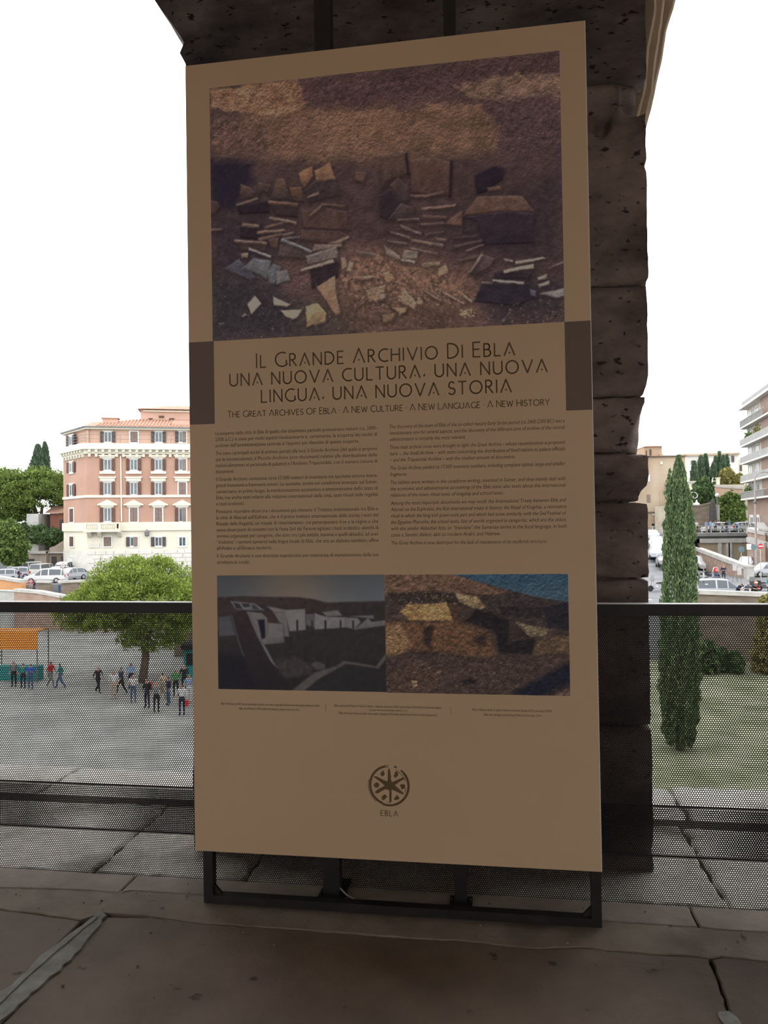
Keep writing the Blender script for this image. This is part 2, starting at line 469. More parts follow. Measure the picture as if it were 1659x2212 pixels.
FILL_OPENINGS = [(-4.6, -2.7), (3.1, 5.0)]           # tall openings added behind the viewer to let sky light onto the panel
xs_ = [-16] + [v for d_ in FILL_OPENINGS for v in d_] + [16]
for i in range(0, len(xs_), 2): b.box(xs_[i], xs_[i + 1], -6.2, -5.6, -0.1, 5.2)
for a, c in FILL_OPENINGS:
    R = (c - a) / 2; mid = (a + c) / 2
    arcp = [(mid + R * math.cos(t), 3.0 + R * math.sin(t)) for t in [PI * i / 12 for i in range(13)]]
    b.prism(arcp[::-1] + [(c, 5.2), (a, 5.2)], 'y', -6.2, -5.6)
b.box(-16.5, -16, -6.2, 1.4, -0.1, 8.2); b.box(16, 16.5, -6.2, 1.4, -0.1, 8.2)
b.build('wall_inner', M_WALL, matrix=ARC, kind='structure')
b = MB()
va, N_ = [], 16
for i in range(N_ + 1):
    t = PI * i / N_
    y, z = -2.635 + 2.97 * math.cos(t), 5.2 + 2.4 * math.sin(t)
    va += [(-16, y, z), (16, y, z), (-16, y, z + .4), (16, y, z + .4)]
ff = []
for i in range(N_):
    o_ = i * 4
    ff += [(o_, o_ + 1, o_ + 5, o_ + 4), (o_ + 2, o_ + 6, o_ + 7, o_ + 3)]
b.add(va, ff)
b.build('ceiling', M_WALL, matrix=ARC, kind='structure')
b = MB(); b.box(-40, 40, 1.5, 1.9, -8.9, -0.3)
b.build('wall_facade', M_TRAV_L, matrix=ARC, kind='structure')

# ------------------------------------------------------------------ railing of perforated sheet
PITCH_H = 0.00895
def perforated(cols, z0, z1, rad):
    rh = PITCH_H * math.sqrt(3) / 2
    rows = int((z1 - z0) / rh)
    R = PITCH_H / math.sqrt(3)
    ang = np.radians(30 + 60 * np.arange(6))
    hx, hz = np.cos(ang), np.sin(ang)
    cx, cz = np.meshgrid(np.arange(cols) * PITCH_H, z0 + np.arange(rows) * rh)
    cx = cx + (np.arange(rows) % 2)[:, None] * PITCH_H / 2
    c = np.stack([cx.ravel(), np.zeros(cx.size), cz.ravel()], 1)
    out = []
    for k in range(6):
        k2 = (k + 1) % 6
        q = np.array([[hx[k] * R, 0, hz[k] * R], [hx[k2] * R, 0, hz[k2] * R], [hx[k2] * rad, 0, hz[k2] * rad], [hx[k] * rad, 0, hz[k] * rad]])
        out.append(c[:, None, :] + q[None])
    return np.stack(out, 1).reshape(-1, 3)
rail = empty('railing', (0, 0, 0), label='black railing of perforated sheet metal with a flat top rail', cat='railing')
rail.matrix_world = ARC
COLS = 123; MOD = COLS * PITCH_H
upper = quads_mesh('perforated_sheet', perforated(COLS, 0.212, 1.136, PITCH_H * 0.365), 4, M_SHEET, rail)
lower = quads_mesh('perforated_sheet', perforated(COLS, 0.004, 0.385, PITCH_H * 0.365), 4, M_SHEET, rail)
for i, k in enumerate(range(-3, 3)):
    u_ = upper if i == 0 else link_copy(upper, rail)
    l_ = lower if i == 0 else link_copy(lower, rail)
    u_.location = (k * MOD + 0.1, 0, 0)
    l_.location = (k * MOD + 0.103, 0.035, 0)
b = MB(); b.box(-3.2, 3.4, -0.006, 0.012, 1.128, 1.172); b.box(-3.2, 3.4, 0.0, 0.040, 1.162, 1.171)
b.build('top_rail', M_BLACK, rail)
b = MB(); b.box(-3.2, 3.4, -0.006, 0.042, 1.1722, 1.1745)
b.build('rail_glare', mat('painted_sky_glare', (0.42, 0.41, 0.41), (0.5, 0.49, 0.49), scale=20, rough=0.4), rail)  # pale strip paints the sky's glare along the black rail's top face
b = MB(); b.box(-3.2, 3.4, -0.001, 0.002, 0.204, 0.212); b.box(-3.2, 3.4, 0.034, 0.037, 0.384, 0.389)
b.build('sheet_edge', M_BLACK, rail)
for s_ in (-2.95, -0.22, 2.3):
    b = MB(); b.box(s_ - .02, s_ + .02, 0.045, 0.057, 0.0, 1.166); b.box(s_ - .05, s_ + .05, 0.02, 0.10, 0.003, 0.012)
    b.build('railing_post', M_BLACK, rail)

# ------------------------------------------------------------------ two tall steel posts behind the panel
for i, (s0, s1, lab) in enumerate([(-0.253, -0.186, 'wider dark steel post rising behind the panel, nearer its left side'),
                                   (0.270, 0.318, 'slimmer dark steel post rising behind the panel, right of its middle')]):
    root = empty('steel_post', label=lab, cat='post', group='steel posts behind the panel')
    root.matrix_world = ARC @ Matrix.Translation(((s0 + s1) / 2, -0.05, 0.003))
    w = (s1 - s0) / 2
    b = MB(); b.box(-w, w, -0.02, 0.035, 0, 4.9)
    sh = b.build('shaft', M_STEEL, root)
    b = MB(); b.box(-w - .02, w + .02, -0.035, 0.045, 0.0, 0.012)
    bp = b.build('base_plate', M_STEEL, root)
    for sx in (-1, 1):
        b = MB(); b.lathe([(0.006, 0), (0.006, 0.01), (0.003, 0.014)], (sx * (w + .011), 0.0, 0.012), 6)
        b.build('bolt', M_STEEL, bp)
b = MB()
p = [ARC @ Vector(v) for v in [(-0.19, -0.055, 0.045), (-0.16, -0.06, 0.02), (-0.12, -0.075, 0.008), (-0.05, -0.09, 0.006)]]
b.tube(p, 0.0035, 6)
tag(b.build('wire', plain('pale_wire', (0.45, 0.43, 0.4))), 'short pale wire lying on the floor behind the panel base', 'wire')
# ------------------------------------------------------------------ the exhibition panel
PX, PY, PZ, PYAW, PLEAN, PW, PH = -0.7588, 3.1036, 0.2178, -0.15866, 0.00458, 1.554, 3.114
_ex = Vector((math.cos(PYAW), math.sin(PYAW), 0)); _bk = Vector((-math.sin(PYAW), math.cos(PYAW), 0)); _zz = Vector((0, 0, 1))
_ex2 = _ex * math.cos(PLEAN) + _zz * math.sin(PLEAN); _up2 = -_ex * math.sin(PLEAN) + _zz * math.cos(PLEAN)
PANEL = Matrix(((_ex2.x, _bk.x, _up2.x, PX), (_ex2.y, _bk.y, _up2.y, PY), (_ex2.z, _bk.z, _up2.z, PZ), (0, 0, 0, 1)))
panel = empty('exhibition_panel', label='tall cream exhibition panel with photographs and text on a black steel stand', cat='panel')
panel.matrix_world = PANEL @ Matrix.Translation((0, 0, -PZ))
CREAM = (0.635, 0.465, 0.305)
LIGHT = (0.245, 0.207, 0.178)          # print colours were read off the dim panel: divide by its light to get ink colours
M_CREAM = mat('cream_print', CREAM, (0.665, 0.49, 0.325), scale=1.5, rough=0.55, spec=0.3)
M_INK = plain('brown_ink', (0.15, 0.098, 0.05), 0.6)
M_INK2 = plain('brown_text_ink', (0.17, 0.112, 0.06), 0.6)
M_SQ = plain('taupe_print', (0.175, 0.125, 0.105), 0.55)
M_EDGE = plain('daylit_edge_white', (0.75, 0.74, 0.72), 0.5)  # right board edge coloured white for the daylight that falls on it
OFFZ = PZ                             # panel parts are written with v measured from the board's lower edge
def pb(): return MB()
b = pb(); b.box(0, PW - .003, 0.0, 0.019, OFFZ, OFFZ + PH)
b.build('board', M_CREAM, panel)
b = pb(); b.box(PW - .003, PW, 0.0005, 0.019, OFFZ, OFFZ + PH)
b.build('board_edge', M_EDGE, panel)
def decal(name, u0, u1, v0, v1, m, y=-0.0006):
    q = pb(); q.box(u0, u1, y, 0.0, OFFZ + v0, OFFZ + v1)
    return q.build(name, m, panel)
decal('dark_square', 0.0, 0.104, 1.679, 2.006, M_SQ)
decal('dark_square', 1.458, PW - .003, 1.679, 2.006, M_SQ)
decal('caption_rule', 0.5358, 0.5370, 0.557, 0.587, M_INK)
decal('caption_rule', 1.0154, 1.0166, 0.556, 0.585, M_INK)
# steel stand
for a, c in ((0.024, 0.062), (1.516, 1.552)):
    b = pb(); b.box(a, c, 0.022, 0.062, 0.004, 3.05)
    b.build('stand_leg', M_STEEL, panel)
b = pb(); b.box(0.062, 1.516, 0.022, 0.062, 0.004, 0.036)
b.build('stand_base_bar', M_STEEL, panel)
b = pb(); b.box(0.062, 1.516, 0.022, 0.062, 2.9, 2.94); b.build('stand_cross_bar', M_STEEL, panel)
b = pb(); b.box(0.062, 1.516, 0.022, 0.062, 1.5, 1.54); b.build('stand_cross_bar', M_STEEL, panel)
for (x, sx) in ((0.062, 1), (1.516, -1)):
    b = pb(); b.prism([(x, 0.036), (x + sx * .035, 0.036), (x, 0.075)], 'y', 0.036, 0.048)
    b.build('gusset', M_STEEL, panel)

# ---- lettering drawn as strokes: open capitals whose A has a dot instead of a bar
def arcpts(cx, cy, rx, ry, a0, a1, n=14):
    return [(cx + rx * math.cos(math.radians(a0 + (a1 - a0) * i / n)), cy + ry * math.sin(math.radians(a0 + (a1 - a0) * i / n))) for i in range(n + 1)]
GL = {
 'A': (0.80, [[(0, 0), (0.40, 1), (0.80, 0)], 'dot']),
 'B': (0.50, [[(0, 0), (0, 1)], [(0, 1)] + arcpts(.22, .77, .22, .23, 90, -90) + [(0, .54)], [(0, .54)] + arcpts(.24, .27, .27, .27, 90, -90) + [(0, 0)]]),
 'C': (0.70, [arcpts(.50, .5, .50, .5, 62, 298, 20)]),
 'D': (0.72, [[(0, 0), (0, 1)], [(0, 1)] + arcpts(.18, .5, .54, .5, 90, -90, 18) + [(0, 0)]]),
 'E': (0.46, [[(.46, 1), (0, 1), (0, 0), (.46, 0)], [(0, .52), (.40, .52)]]),
 'F': (0.44, [[(.44, 1), (0, 1), (0, 0)], [(0, .52), (.38, .52)]]),
 'G': (0.78, [arcpts(.50, .5, .50, .5, 60, 318, 20), [(.80, .42), (.80, .12)]]),
 'H': (0.66, [[(0, 0), (0, 1)], [(.66, 0), (.66, 1)], [(0, .52), (.66, .52)]]),
 'I': (0.02, [[(0, 0), (0, 1)]]),
 'L': (0.44, [[(0, 1), (0, 0), (.44, 0)]]),
 'N': (0.68, [[(0, 0), (0, 1), (.68, 0), (.68, 1)]]),
 'O': (0.94, [arcpts(.47, .5, .47, .5, 0, 360, 26)]),
 'R': (0.54, [[(0, 0), (0, 1)], [(0, 1)] + arcpts(.22, .75, .24, .25, 90, -90) + [(0, .5)], [(.18, .5), (.54, 0)]]),
 'S': (0.48, [arcpts(.25, .74, .23, .26, 40, 250, 12) + arcpts(.24, .25, .25, .25, 70, -150, 12)]),
 'T': (0.60, [[(0, 1), (.60, 1)], [(.30, 1), (.30, 0)]]),
 'U': (0.66, [[(0, 1), (0, .33)] + arcpts(.33, .33, .33, .33, 180, 360, 12) + [(.66, 1)]]),
 'V': (0.78, [[(0, 1), (.39, 0), (.78, 1)]]),
 'W': (1.06, [[(0, 1), (.27, 0), (.53, .9), (.79, 0), (1.06, 1)]]),
 'Y': (0.66, [[(0, 1), (.33, .5), (.66, 1)], [(.33, .5), (.33, 0)]]),
 ',': (0.06, [[(.05, .24), (.0, .10)]]),
 '.': (0.03, 'mid'),
}
def ribbon(mb, pts, w, y):
    for i in range(len(pts) - 1):
        a, c = Vector(pts[i]), Vector(pts[i + 1])
        d = c - a
        if d.length < 1e-9: continue
        d.normalize(); nn = Vector((-d.y, d.x)) * (w / 2); e = d * (w * 0.28)
        q = [a - e - nn, c + e - nn, c + e + nn, a - e + nn]
        mb.add([(p[0], y, p[1]) for p in q], [(0, 1, 2, 3)])
def draw_caps(name, text, u0, u1, v, cap, stroke, big=1.0, m=None, words=False):
    def sz(i, ch): return cap * (big if (i == 0 or text[i - 1] == ' ') and ch.isalpha() else 1.0)
    nat = 0; gaps = 0
    for i, ch in enumerate(text):
        if ch == ' ': gaps += 2.6; continue
        nat += GL[ch][0] * sz(i, ch)
        if i < len(text) - 1 and text[i + 1] != ' ': gaps += 1
    gap = (u1 - u0 - nat) / gaps
    mb = pb(); x = u0
    for i, ch in enumerate(text):
        if ch == ' ':
            x += gap * 2.6
            if words: mb.build(name, m or M_INK, panel); mb = pb()
            continue
        w, st = GL[ch]; s = sz(i, ch)
        if st == 'mid':
            mb.lathe([(stroke * .55, -0.0009), (stroke * .55, 0)], (x, 0, OFFZ + v + s * .5), 8, 'y')
        else:
            for q in st:
                if q == 'dot':
                    mb.lathe([(stroke * .62, -0.0009), (stroke * .62, 0)], (x + .40 * s, 0, OFFZ + v + .20 * s), 8, 'y')
                else:
                    ribbon(mb, [(x + p[0] * s, OFFZ + v + p[1] * s) for p in q], stroke, -0.0009)
        x += w * s
        if i < len(text) - 1 and text[i + 1] != ' ': x += gap
    return mb.build(name, m or M_INK, panel)
draw_caps('title_word', 'IL GRANDE ARCHIVIO DI EBLA', 0.279, 1.275, 1.893, 0.047, 0.0056, 1.16, words=True)
draw_caps('title_word', 'UNA NUOVA CULTURA, UNA NUOVA', 0.169, 1.392, 1.825, 0.047, 0.0056, words=True)
draw_caps('title_word', 'LINGUA, UNA NUOVA STORIA', 0.297, 1.260, 1.756, 0.047, 0.0056, words=True)
draw_caps('subtitle_line', 'THE GREAT ARCHIVES OF EBLA . A NEW CULTURE . A NEW LANGUAGE . A NEW HISTORY', 0.158, 1.398, 1.702, 0.0215, 0.0029, 1.12)

# ---- running text
def text_mesh(s, size, shear=0.0):
    cu = bpy.data.curves.new('t', 'FONT'); cu.body = s; cu.size = size; cu.shear = shear; cu.resolution_u = 2
    o = bpy.data.objects.new('t', cu); COL.objects.link(o)
    me = bpy.data.meshes.new_from_object(o)
    co = np.empty(len(me.vertices) * 3, dtype=np.float32); me.vertices.foreach_get('co', co)
    fs = [tuple(p.vertices) for p in me.polygons]
    bpy.data.objects.remove(o); bpy.data.curves.remove(cu); bpy.data.meshes.remove(me)
    return co.reshape(-1, 3), fs
def put_line(mb, s, u0, u1, v, size, shear=0.0, fit=True, align='l', natural_max=None):
    co, fs = text_mesh(s, size, shear)
    x0, x1 = co[:, 0].min(), co[:, 0].max()
    k = (u1 - u0) / (x1 - x0) if fit else (natural_max or 1.0)
    xs = u0 + (co[:, 0] - x0) * k
    if align == 'c': xs = xs + ((u1 - u0) - (x1 - x0) * k) / 2
    mb.add(np.stack([xs, np.full(len(xs), -0.0009), OFFZ + v + co[:, 1]], 1).tolist(), fs)
    return k
IT = [["La scoperta della città di Ebla di quello che chiamiamo periodo protosiriano maturo (ca. 2400-",
       "2300 a.C.) è stata per molti aspetti rivoluzionaria e, certamente, la scoperta dei nuclei di",
       "archivio dell’amministrazione centrale è l’aspetto più rilevante di questa scoperta."],
      ["Tre sono i principali nuclei di archivio portati alla luce: il Grande Archivio (del quale si propone",
       "qui la ricostruzione), il Piccolo Archivio (con documenti relativi alla distribuzione delle",
       "razioni alimentari al personale di palazzo) e l’Archivio Trapezoidale, con il numero minore di",
       "documenti."],
      ["Il Grande Archivio conteneva circa 17.000 numeri di inventario tra tavolette ancora intere,",
       "grandi frammenti e frammenti minori. Le tavolette, scritte nel cuneiforme inventato nel Sumer,",
       "conservano, in primo luogo, la rendicontazione economica e amministrativa dello stato di",
       "Ebla, ma anche testi relativi alle relazioni internazionali della città, testi rituali della regalità",
       "e testi scolastici."],
      ["Possiamo ricordare alcuni tra i documenti più rilevanti: il Trattato Internazionale tra Ebla e",
       "la città di Abarsal sull’Eufrate, che è il primo trattato internazionale della storia; i testi del",
       "Rituale della Regalità, un rituale di rinnovamento, cui partecipavano il re e la regina e che",
       "aveva alcuni punti di contatto con la Festa Sed dei Faraoni egiziani; i testi scolastici, elenchi di",
       "termini organizzati per categorie, che sono tra i più antichi, insieme a quelli akkadici, ad aver",
       "“tradotto” i termini sumerici nella lingua locale di Ebla, che era un dialetto semitico, affine",
       "all’Arabo e all’Ebraico moderni."],
      ["Il Grande Archivio è ora distrutto soprattutto per mancanza di manutenzione della sua",
       "struttura in crudo."]]
EN = [["The discovery of the town of Ebla of the so-called mature Early Syrian period (ca 2400-2300 BC) was a",
       "revolutionary one for several aspects, and the discovery of the different core of archive of the central",
       "administration is certainly the most relevant."],
      ["Three main archival cores were brought to light: the Great Archive – whose reconstruction is proposed",
       "here –, the Small Archive – with texts concerning the distribution of food rations to palace officials",
       "– and the Trapezoidal Archive – with the smallest amount of documents."],
      ["The Great Archive yielded ca 17,000 inventory numbers, including complete tablets, large and smaller",
       "fragments."],
      ["The tablets were written in the cuneiform writing, invented in Sumer, and they mainly deal with",
       "the economic and administrative accounting of the Ebla state; also texts about the international",
       "relations of the town, ritual texts of kingship and school texts."],
      ["Among the most important documents we may recall: the International Treaty between Ebla and",
       "Abarsal on the Euphrates, the first international treaty in history; the Ritual of Kingship, a renovation",
       "ritual in which the king and queen took part and which had some similarity with the Sed Festival of",
       "the Egyptian Pharaohs; the school texts, lists of words organized in categories, which are the oldest,",
       "with the similar Akkadian lists, to “translate” the Sumerian terms in the local language, in both",
       "cases a Semitic dialect, akin to modern Arabic and Hebrew."],
      ["The Great Archive is now destroyed for the lack of maintenance of its mudbrick structure."]]
def column(paras, u0, u1, v0, v1, size, shear, gapk, name, last_full):
    nl = sum(len(p) for p in paras); ng = len(paras) - 1
    lead = (v0 - v1) / (nl - 1 + ng * gapk)
    v = v0; k = 0.95
    for pi, p in enumerate(paras):
        mb = pb()
        for i, s in enumerate(p):
            if i < len(p) - 1: k = put_line(mb, s, u0, u1, v, size, shear)
            else:
                w = last_full.get(pi)
                if w: put_line(mb, s, u0, u0 + w, v, size, shear)
                else: put_line(mb, s, u0, u1, v, size, shear, fit=False, natural_max=k)
            v -= lead
        v -= lead * gapk
        mb.build(name, M_INK2, panel)
column(IT, 0.106, 0.752, 1.634, 1.127, 0.0205, 0.0, 0.27, 'italian_paragraph', {0: 0.576})
column(EN, 0.801, 1.452, 1.636, 1.194, 0.0205, 0.22, 0.27, 'english_paragraph', {0: 0.288, 1: 0.47, 5: 0.579})
CAPS = [[("Ebla, l’Archivio L.2769 con le tavolette in posto, da ovest, copyright Missione Archeologica Italiana in Siria", 0.114, 0.511, 0.575),
         ("Ebla, the Archive L.2769, with the tablets in place, from the west", 0.188, 0.432, 0.558)],
        [("Ebla, veduta del Palazzo Reale G dopo i restauri, autunno 2010, con la Sala d’Archivio in secondo piano,", 0.569, 0.981, 0.577),
         ("copyright Missione Archeologica Italiana in Siria", 0.703, 0.852, 0.5645),
         ("Ebla, the Royal Palace G after restoration, Autumn 2010, with the Archive Room on the background", 0.587, 0.963, 0.549)],
        [("Ebla, il Palazzo Reale G dopo il deterioramento, Estate 2014, courtesy DGAM", 1.095, 1.386, 0.573),
         ("Ebla, the damages at the Royal Palace G, Summer 2014", 1.138, 1.348, 0.5555)]]
for cap_ in CAPS:
    mb = pb()
    for (s, a, c, v) in cap_: put_line(mb, s, a, c, v, 0.0128 if 'copyright M' not in s[:11] else 0.009, 0.18)
    mb.build('caption', M_INK, panel)

# ---- the emblem: a wheel-like seal with a six-armed star, and the name under it
EU, EV, ER = 0.777, 0.284, 0.0790
b = pb()
def P2(x, z): return (EU + (x - 830) / 455 * ER, OFFZ + EV - (z - 790) / 455 * ER)
def ring(r0, r1, a0, a1, w0=1.0, w1=1.0, n=40):
    pts = []
    for i in range(n):
        qa, qc = math.radians(a0 + (a1 - a0) * i / n), math.radians(a0 + (a1 - a0) * (i + 1) / n)
        q = [(r0, qa), (r1, qa), (r1, qc), (r0, qc)]
        b.add([(EU + r * ER * math.cos(t), -0.0009, OFFZ + EV + r * ER * math.sin(t)) for r, t in q], [(0, 1, 2, 3)])
ring(0.86, 0.97, 100, 250); ring(0.90, 1.0, 250, 285); ring(0.885, 1.0, 285, 400, n=50); ring(0.90, 0.985, 40, 52); ring(0.80, 0.83, 15, 68, n=20); ring(0.90, 0.99, 66, 74, n=4)
ring(0.995, 1.02, 165, 232, n=24); ring(0.80, 0.825, 262, 276, n=6); ring(0.80, 0.83, 338, 352, n=6); ring(0.86, 0.90, 90.5, 100, n=5); ring(0.955, 0.985, 90.5, 100, n=5)
def poly(ptsz):
    b.add([(P2(x, z)[0], -0.0009, P2(x, z)[1]) for x, z in ptsz], [tuple(range(len(ptsz)))[::-1]])
poly([(800, 700), (812, 450), (835, 415), (855, 440), (880, 600), (872, 640), (890, 705), (915, 710), (1130, 610), (1170, 610), (1185, 630), (1060, 705), (960, 780), (1150, 945), (1155, 968), (1110, 970),
      (900, 880), (885, 890), (880, 1130), (855, 1170), (830, 1120), (835, 900), (790, 880), (735, 880), (640, 935), (590, 970), (540, 970), (510, 945), (590, 880), (735, 800), (640, 720), (500, 620), (515, 600), (560, 605), (700, 670), (760, 695)])
for blob in ([(690, 460), (720, 490), (738, 530), (725, 580), (685, 595), (648, 575), (645, 525), (680, 500)], [(950, 520), (985, 485), (1025, 490), (1042, 545), (1020, 590), (985, 600), (975, 632), (930, 575), (965, 545)],
             [(1075, 765), (1150, 748), (1190, 780), (1180, 835), (1140, 860), (1090, 855), (1100, 825), (1075, 800)], [(1005, 985), (1060, 1060), (1010, 1100), (950, 1100), (930, 1080)],
             [(670, 1030), (735, 985), (790, 1035), (710, 1118), (660, 1090)], [(505, 770), (550, 730), (600, 750), (618, 795), (590, 840), (540, 855), (490, 815)]):
    poly(blob)
b.build('emblem', M_INK, panel)
draw_caps('emblem_name', 'EBLA', 0.744, 0.809, 0.169, 0.0195, 0.0026)

# ------------------------------------------------------------------ printed photographs: flat prints coloured vertex by vertex
def vnoise(h, w, cell, rng):
    gh, gw = int(h / cell) + 3, int(w / cell) + 3
    g_ = rng.random((gh, gw))
    y, x = np.arange(h) / cell, np.arange(w) / cell
    yi, xi = y.astype(int), x.astype(int)
    fy, fx = y - yi, x - xi
    fy, fx = (fy * fy * (3 - 2 * fy))[:, None], (fx * fx * (3 - 2 * fx))[None]
    a = g_[np.ix_(yi, xi)]; b_ = g_[np.ix_(yi, xi + 1)]; c = g_[np.ix_(yi + 1, xi)]; d = g_[np.ix_(yi + 1, xi + 1)]
    return (a * (1 - fx) + b_ * fx) * (1 - fy) + (c * (1 - fx) + d * fx) * fy
def fbm(h, w, cell, rng, oct_=4, gain=0.55):
    out = np.zeros((h, w)); a = 1; tot = 0
    for _ in range(oct_):
        out += a * vnoise(h, w, max(cell, 1.01), rng); tot += a; a *= gain; cell /= 2
    return out / tot
class Canvas:
    """sRGB 0..255 painting; coordinates are photograph pixels inside the quad q (TL,TR,BR,BL)"""
    def __init__(self, W, H, quad, seed):
        self.W, self.H = W, H
        self.rng = np.random.default_rng(seed)
        src = np.array(quad, float); dst = np.array([(0, 0), (W - 1, 0), (W - 1, H - 1), (0, H - 1)], float)
        A = []; B = []
        for (x, y), (u, v) in zip(src, dst):
            A.append([x, y, 1, 0, 0, 0, -u * x, -u * y]); B.append(u)
            A.append([0, 0, 0, x, y, 1, -v * x, -v * y]); B.append(v)
        h = np.linalg.solve(np.array(A), np.array(B)); self.Hm = np.append(h, 1).reshape(3, 3)
        self.im = np.zeros((H, W, 3))
        self.yy, self.xx = np.mgrid[0:H, 0:W].astype(float)
    def P(self, pts):
        p = np.c_[np.array(pts, float), np.ones(len(pts))] @ self.Hm.T
        return p[:, :2] / p[:, 2:]
    def mask(self, pts, soft=0.0, rough=0.0, cell=14):
        p = self.P(pts)
        X, Y = self.xx, self.yy
        if rough:
            X = X + (fbm(self.H, self.W, cell, self.rng) - .5) * rough * 2; Y = Y + (fbm(self.H, self.W, cell, self.rng) - .5) * rough * 2
        ins = np.zeros(X.shape, bool); n = len(p)
        dmin = np.full(X.shape, 1e9)
        for i in range(n):
            x1, y1 = p[i]; x2, y2 = p[(i + 1) % n]
            c = ((y1 > Y) != (y2 > Y)) & (X < (x2 - x1) * (Y - y1) / (y2 - y1 + 1e-12) + x1)
            ins ^= c
            if soft:
                dx, dy = x2 - x1, y2 - y1
                t = np.clip(((X - x1) * dx + (Y - y1) * dy) / (dx * dx + dy * dy + 1e-9), 0, 1)
                dmin = np.minimum(dmin, np.hypot(X - x1 - t * dx, Y - y1 - t * dy))
        if not soft: return ins.astype(float)
        sd = np.where(ins, dmin, -dmin)
        return np.clip(sd / soft * .5 + .5, 0, 1)
    def fill(self, pts, col, soft=0.0, rough=0.0, grain=0.0, cell=5, alpha=1.0, rcell=14, grad=None):
        m = (self.mask(pts, soft, rough, rcell) * alpha)[..., None]
        c = np.ones((self.H, self.W, 3)) * np.array(col, float)
        if grad is not None:
            p = self.P(pts); y0, y1 = p[:, 1].min(), p[:, 1].max()
            k = np.clip((self.yy - y0) / max(1, y1 - y0), 0, 1)[..., None]
            c = c * (1 - k) + np.array(grad, float) * k
        if grain: c = c * (1 + (fbm(self.H, self.W, cell, self.rng) - .5)[..., None] * 2 * grain)
        self.im = self.im * (1 - m) + c * m
    def speck(self, pts, n, col, r=(0.6, 1.6), jit=25, alpha=0.8):
        p = self.P(pts); lo, hi = p.min(0), p.max(0)
        m = self.mask(pts)
        for _ in range(n):
            x, y = self.rng.uniform(lo[0], hi[0]), self.rng.uniform(lo[1], hi[1])
            if not (0 <= x < self.W and 0 <= y < self.H) or not m[int(y), int(x)]: continue
            rr = self.rng.uniform(*r); R = int(rr * 2 + 2); e = self.rng.uniform(.5, 1.6); th = self.rng.uniform(0, PI)
            y0, y1, x0, x1 = max(0, int(y) - R), min(self.H, int(y) + R + 1), max(0, int(x) - R), min(self.W, int(x) + R + 1)
            dy, dx = self.yy[y0:y1, x0:x1] - y, self.xx[y0:y1, x0:x1] - x
            a_, b_ = dx * math.cos(th) + dy * math.sin(th), -dx * math.sin(th) + dy * math.cos(th)
            k = np.clip(1.3 - np.hypot(a_ / (rr * e), b_ / rr), 0, 1)[..., None] * alpha
            self.im[y0:y1, x0:x1] = self.im[y0:y1, x0:x1] * (1 - k) + (np.array(col, float) + self.rng.uniform(-jit, jit)) * k
    def edges(self, pts, hi=30, lo=22):
        m = self.mask(pts, 1.2)
        up_ = np.clip(m - np.roll(m, 2, 0), 0, 1)[..., None]; dn = np.clip(m - np.roll(m, -2, 0), 0, 1)[..., None]
        rt_ = np.clip(m - np.roll(m, -1, 1), 0, 1)[..., None]
        self.im = self.im + up_ * hi - dn * lo - rt_ * lo * .4
    def relief(self, cell, k, oct_=4, lx=.4, ly=1.0, gain=.6, m=None):
        h = fbm(self.H, self.W, cell, self.rng, oct_, gain)
        g = (np.roll(h, 1, 0) - h) * ly + (np.roll(h, 1, 1) - h) * lx
        g = np.clip(g / (g.std() + 1e-9), -2.5, 2.5)[..., None] * k
        if m is not None: g = g * m[..., None]
        self.im = self.im * (1 + g)
    def emit(self, name, u0, u1, v0, v1):
        c = np.clip(self.im, 0, 255) / 255
        l_ = np.where(c <= .04045, c / 12.92, ((c + .055) / 1.055) ** 2.4) / np.array(LIGHT)
        l_ = np.clip(l_, 0.0, 0.9)
        H, W = self.H, self.W
        xs, ys = np.linspace(u0, u1, W), np.linspace(v1, v0, H)
        X, Z = np.meshgrid(xs, ys)
        co = np.stack([X, np.full(X.shape, -0.0007), OFFZ + Z], -1).reshape(-1, 3)
        i = np.arange(H * W).reshape(H, W)
        f = np.stack([i[:-1, :-1], i[1:, :-1], i[1:, 1:], i[:-1, 1:]], -1).reshape(-1, 4)
        me = bpy.data.meshes.new(name)
        me.vertices.add(len(co)); me.loops.add(f.size); me.polygons.add(len(f))
        me.vertices.foreach_set('co', co.astype(np.float32).ravel())
        me.loops.foreach_set('vertex_index', f.astype(np.int32).ravel())
        me.polygons.foreach_set('loop_start', np.arange(0, f.size, 4, dtype=np.int32))
        me.update(calc_edges=True)
        at_ = me.color_attributes.new('print', 'FLOAT_COLOR', 'POINT')
        at_.data.foreach_set('color', np.c_[l_.reshape(-1, 3), np.ones(H * W)].astype(np.float32).ravel())
        return finish(me, name, M_PRINT, panel)
M_PRINT = bpy.data.materials.new('photo_print'); M_PRINT.use_nodes = True
_nt = M_PRINT.node_tree; _a = _nt.nodes.new('ShaderNodeVertexColor'); _a.layer_name = 'print'
_nt.links.new(_a.outputs['Color'], _nt.nodes['Principled BSDF'].inputs['Base Color'])
_nt.nodes['Principled BSDF'].inputs['Roughness'].default_value = 0.55
_nt.nodes['Principled BSDF'].inputs['Specular IOR Level'].default_value = 0.3
MATS['photo_print'] = M_PRINT
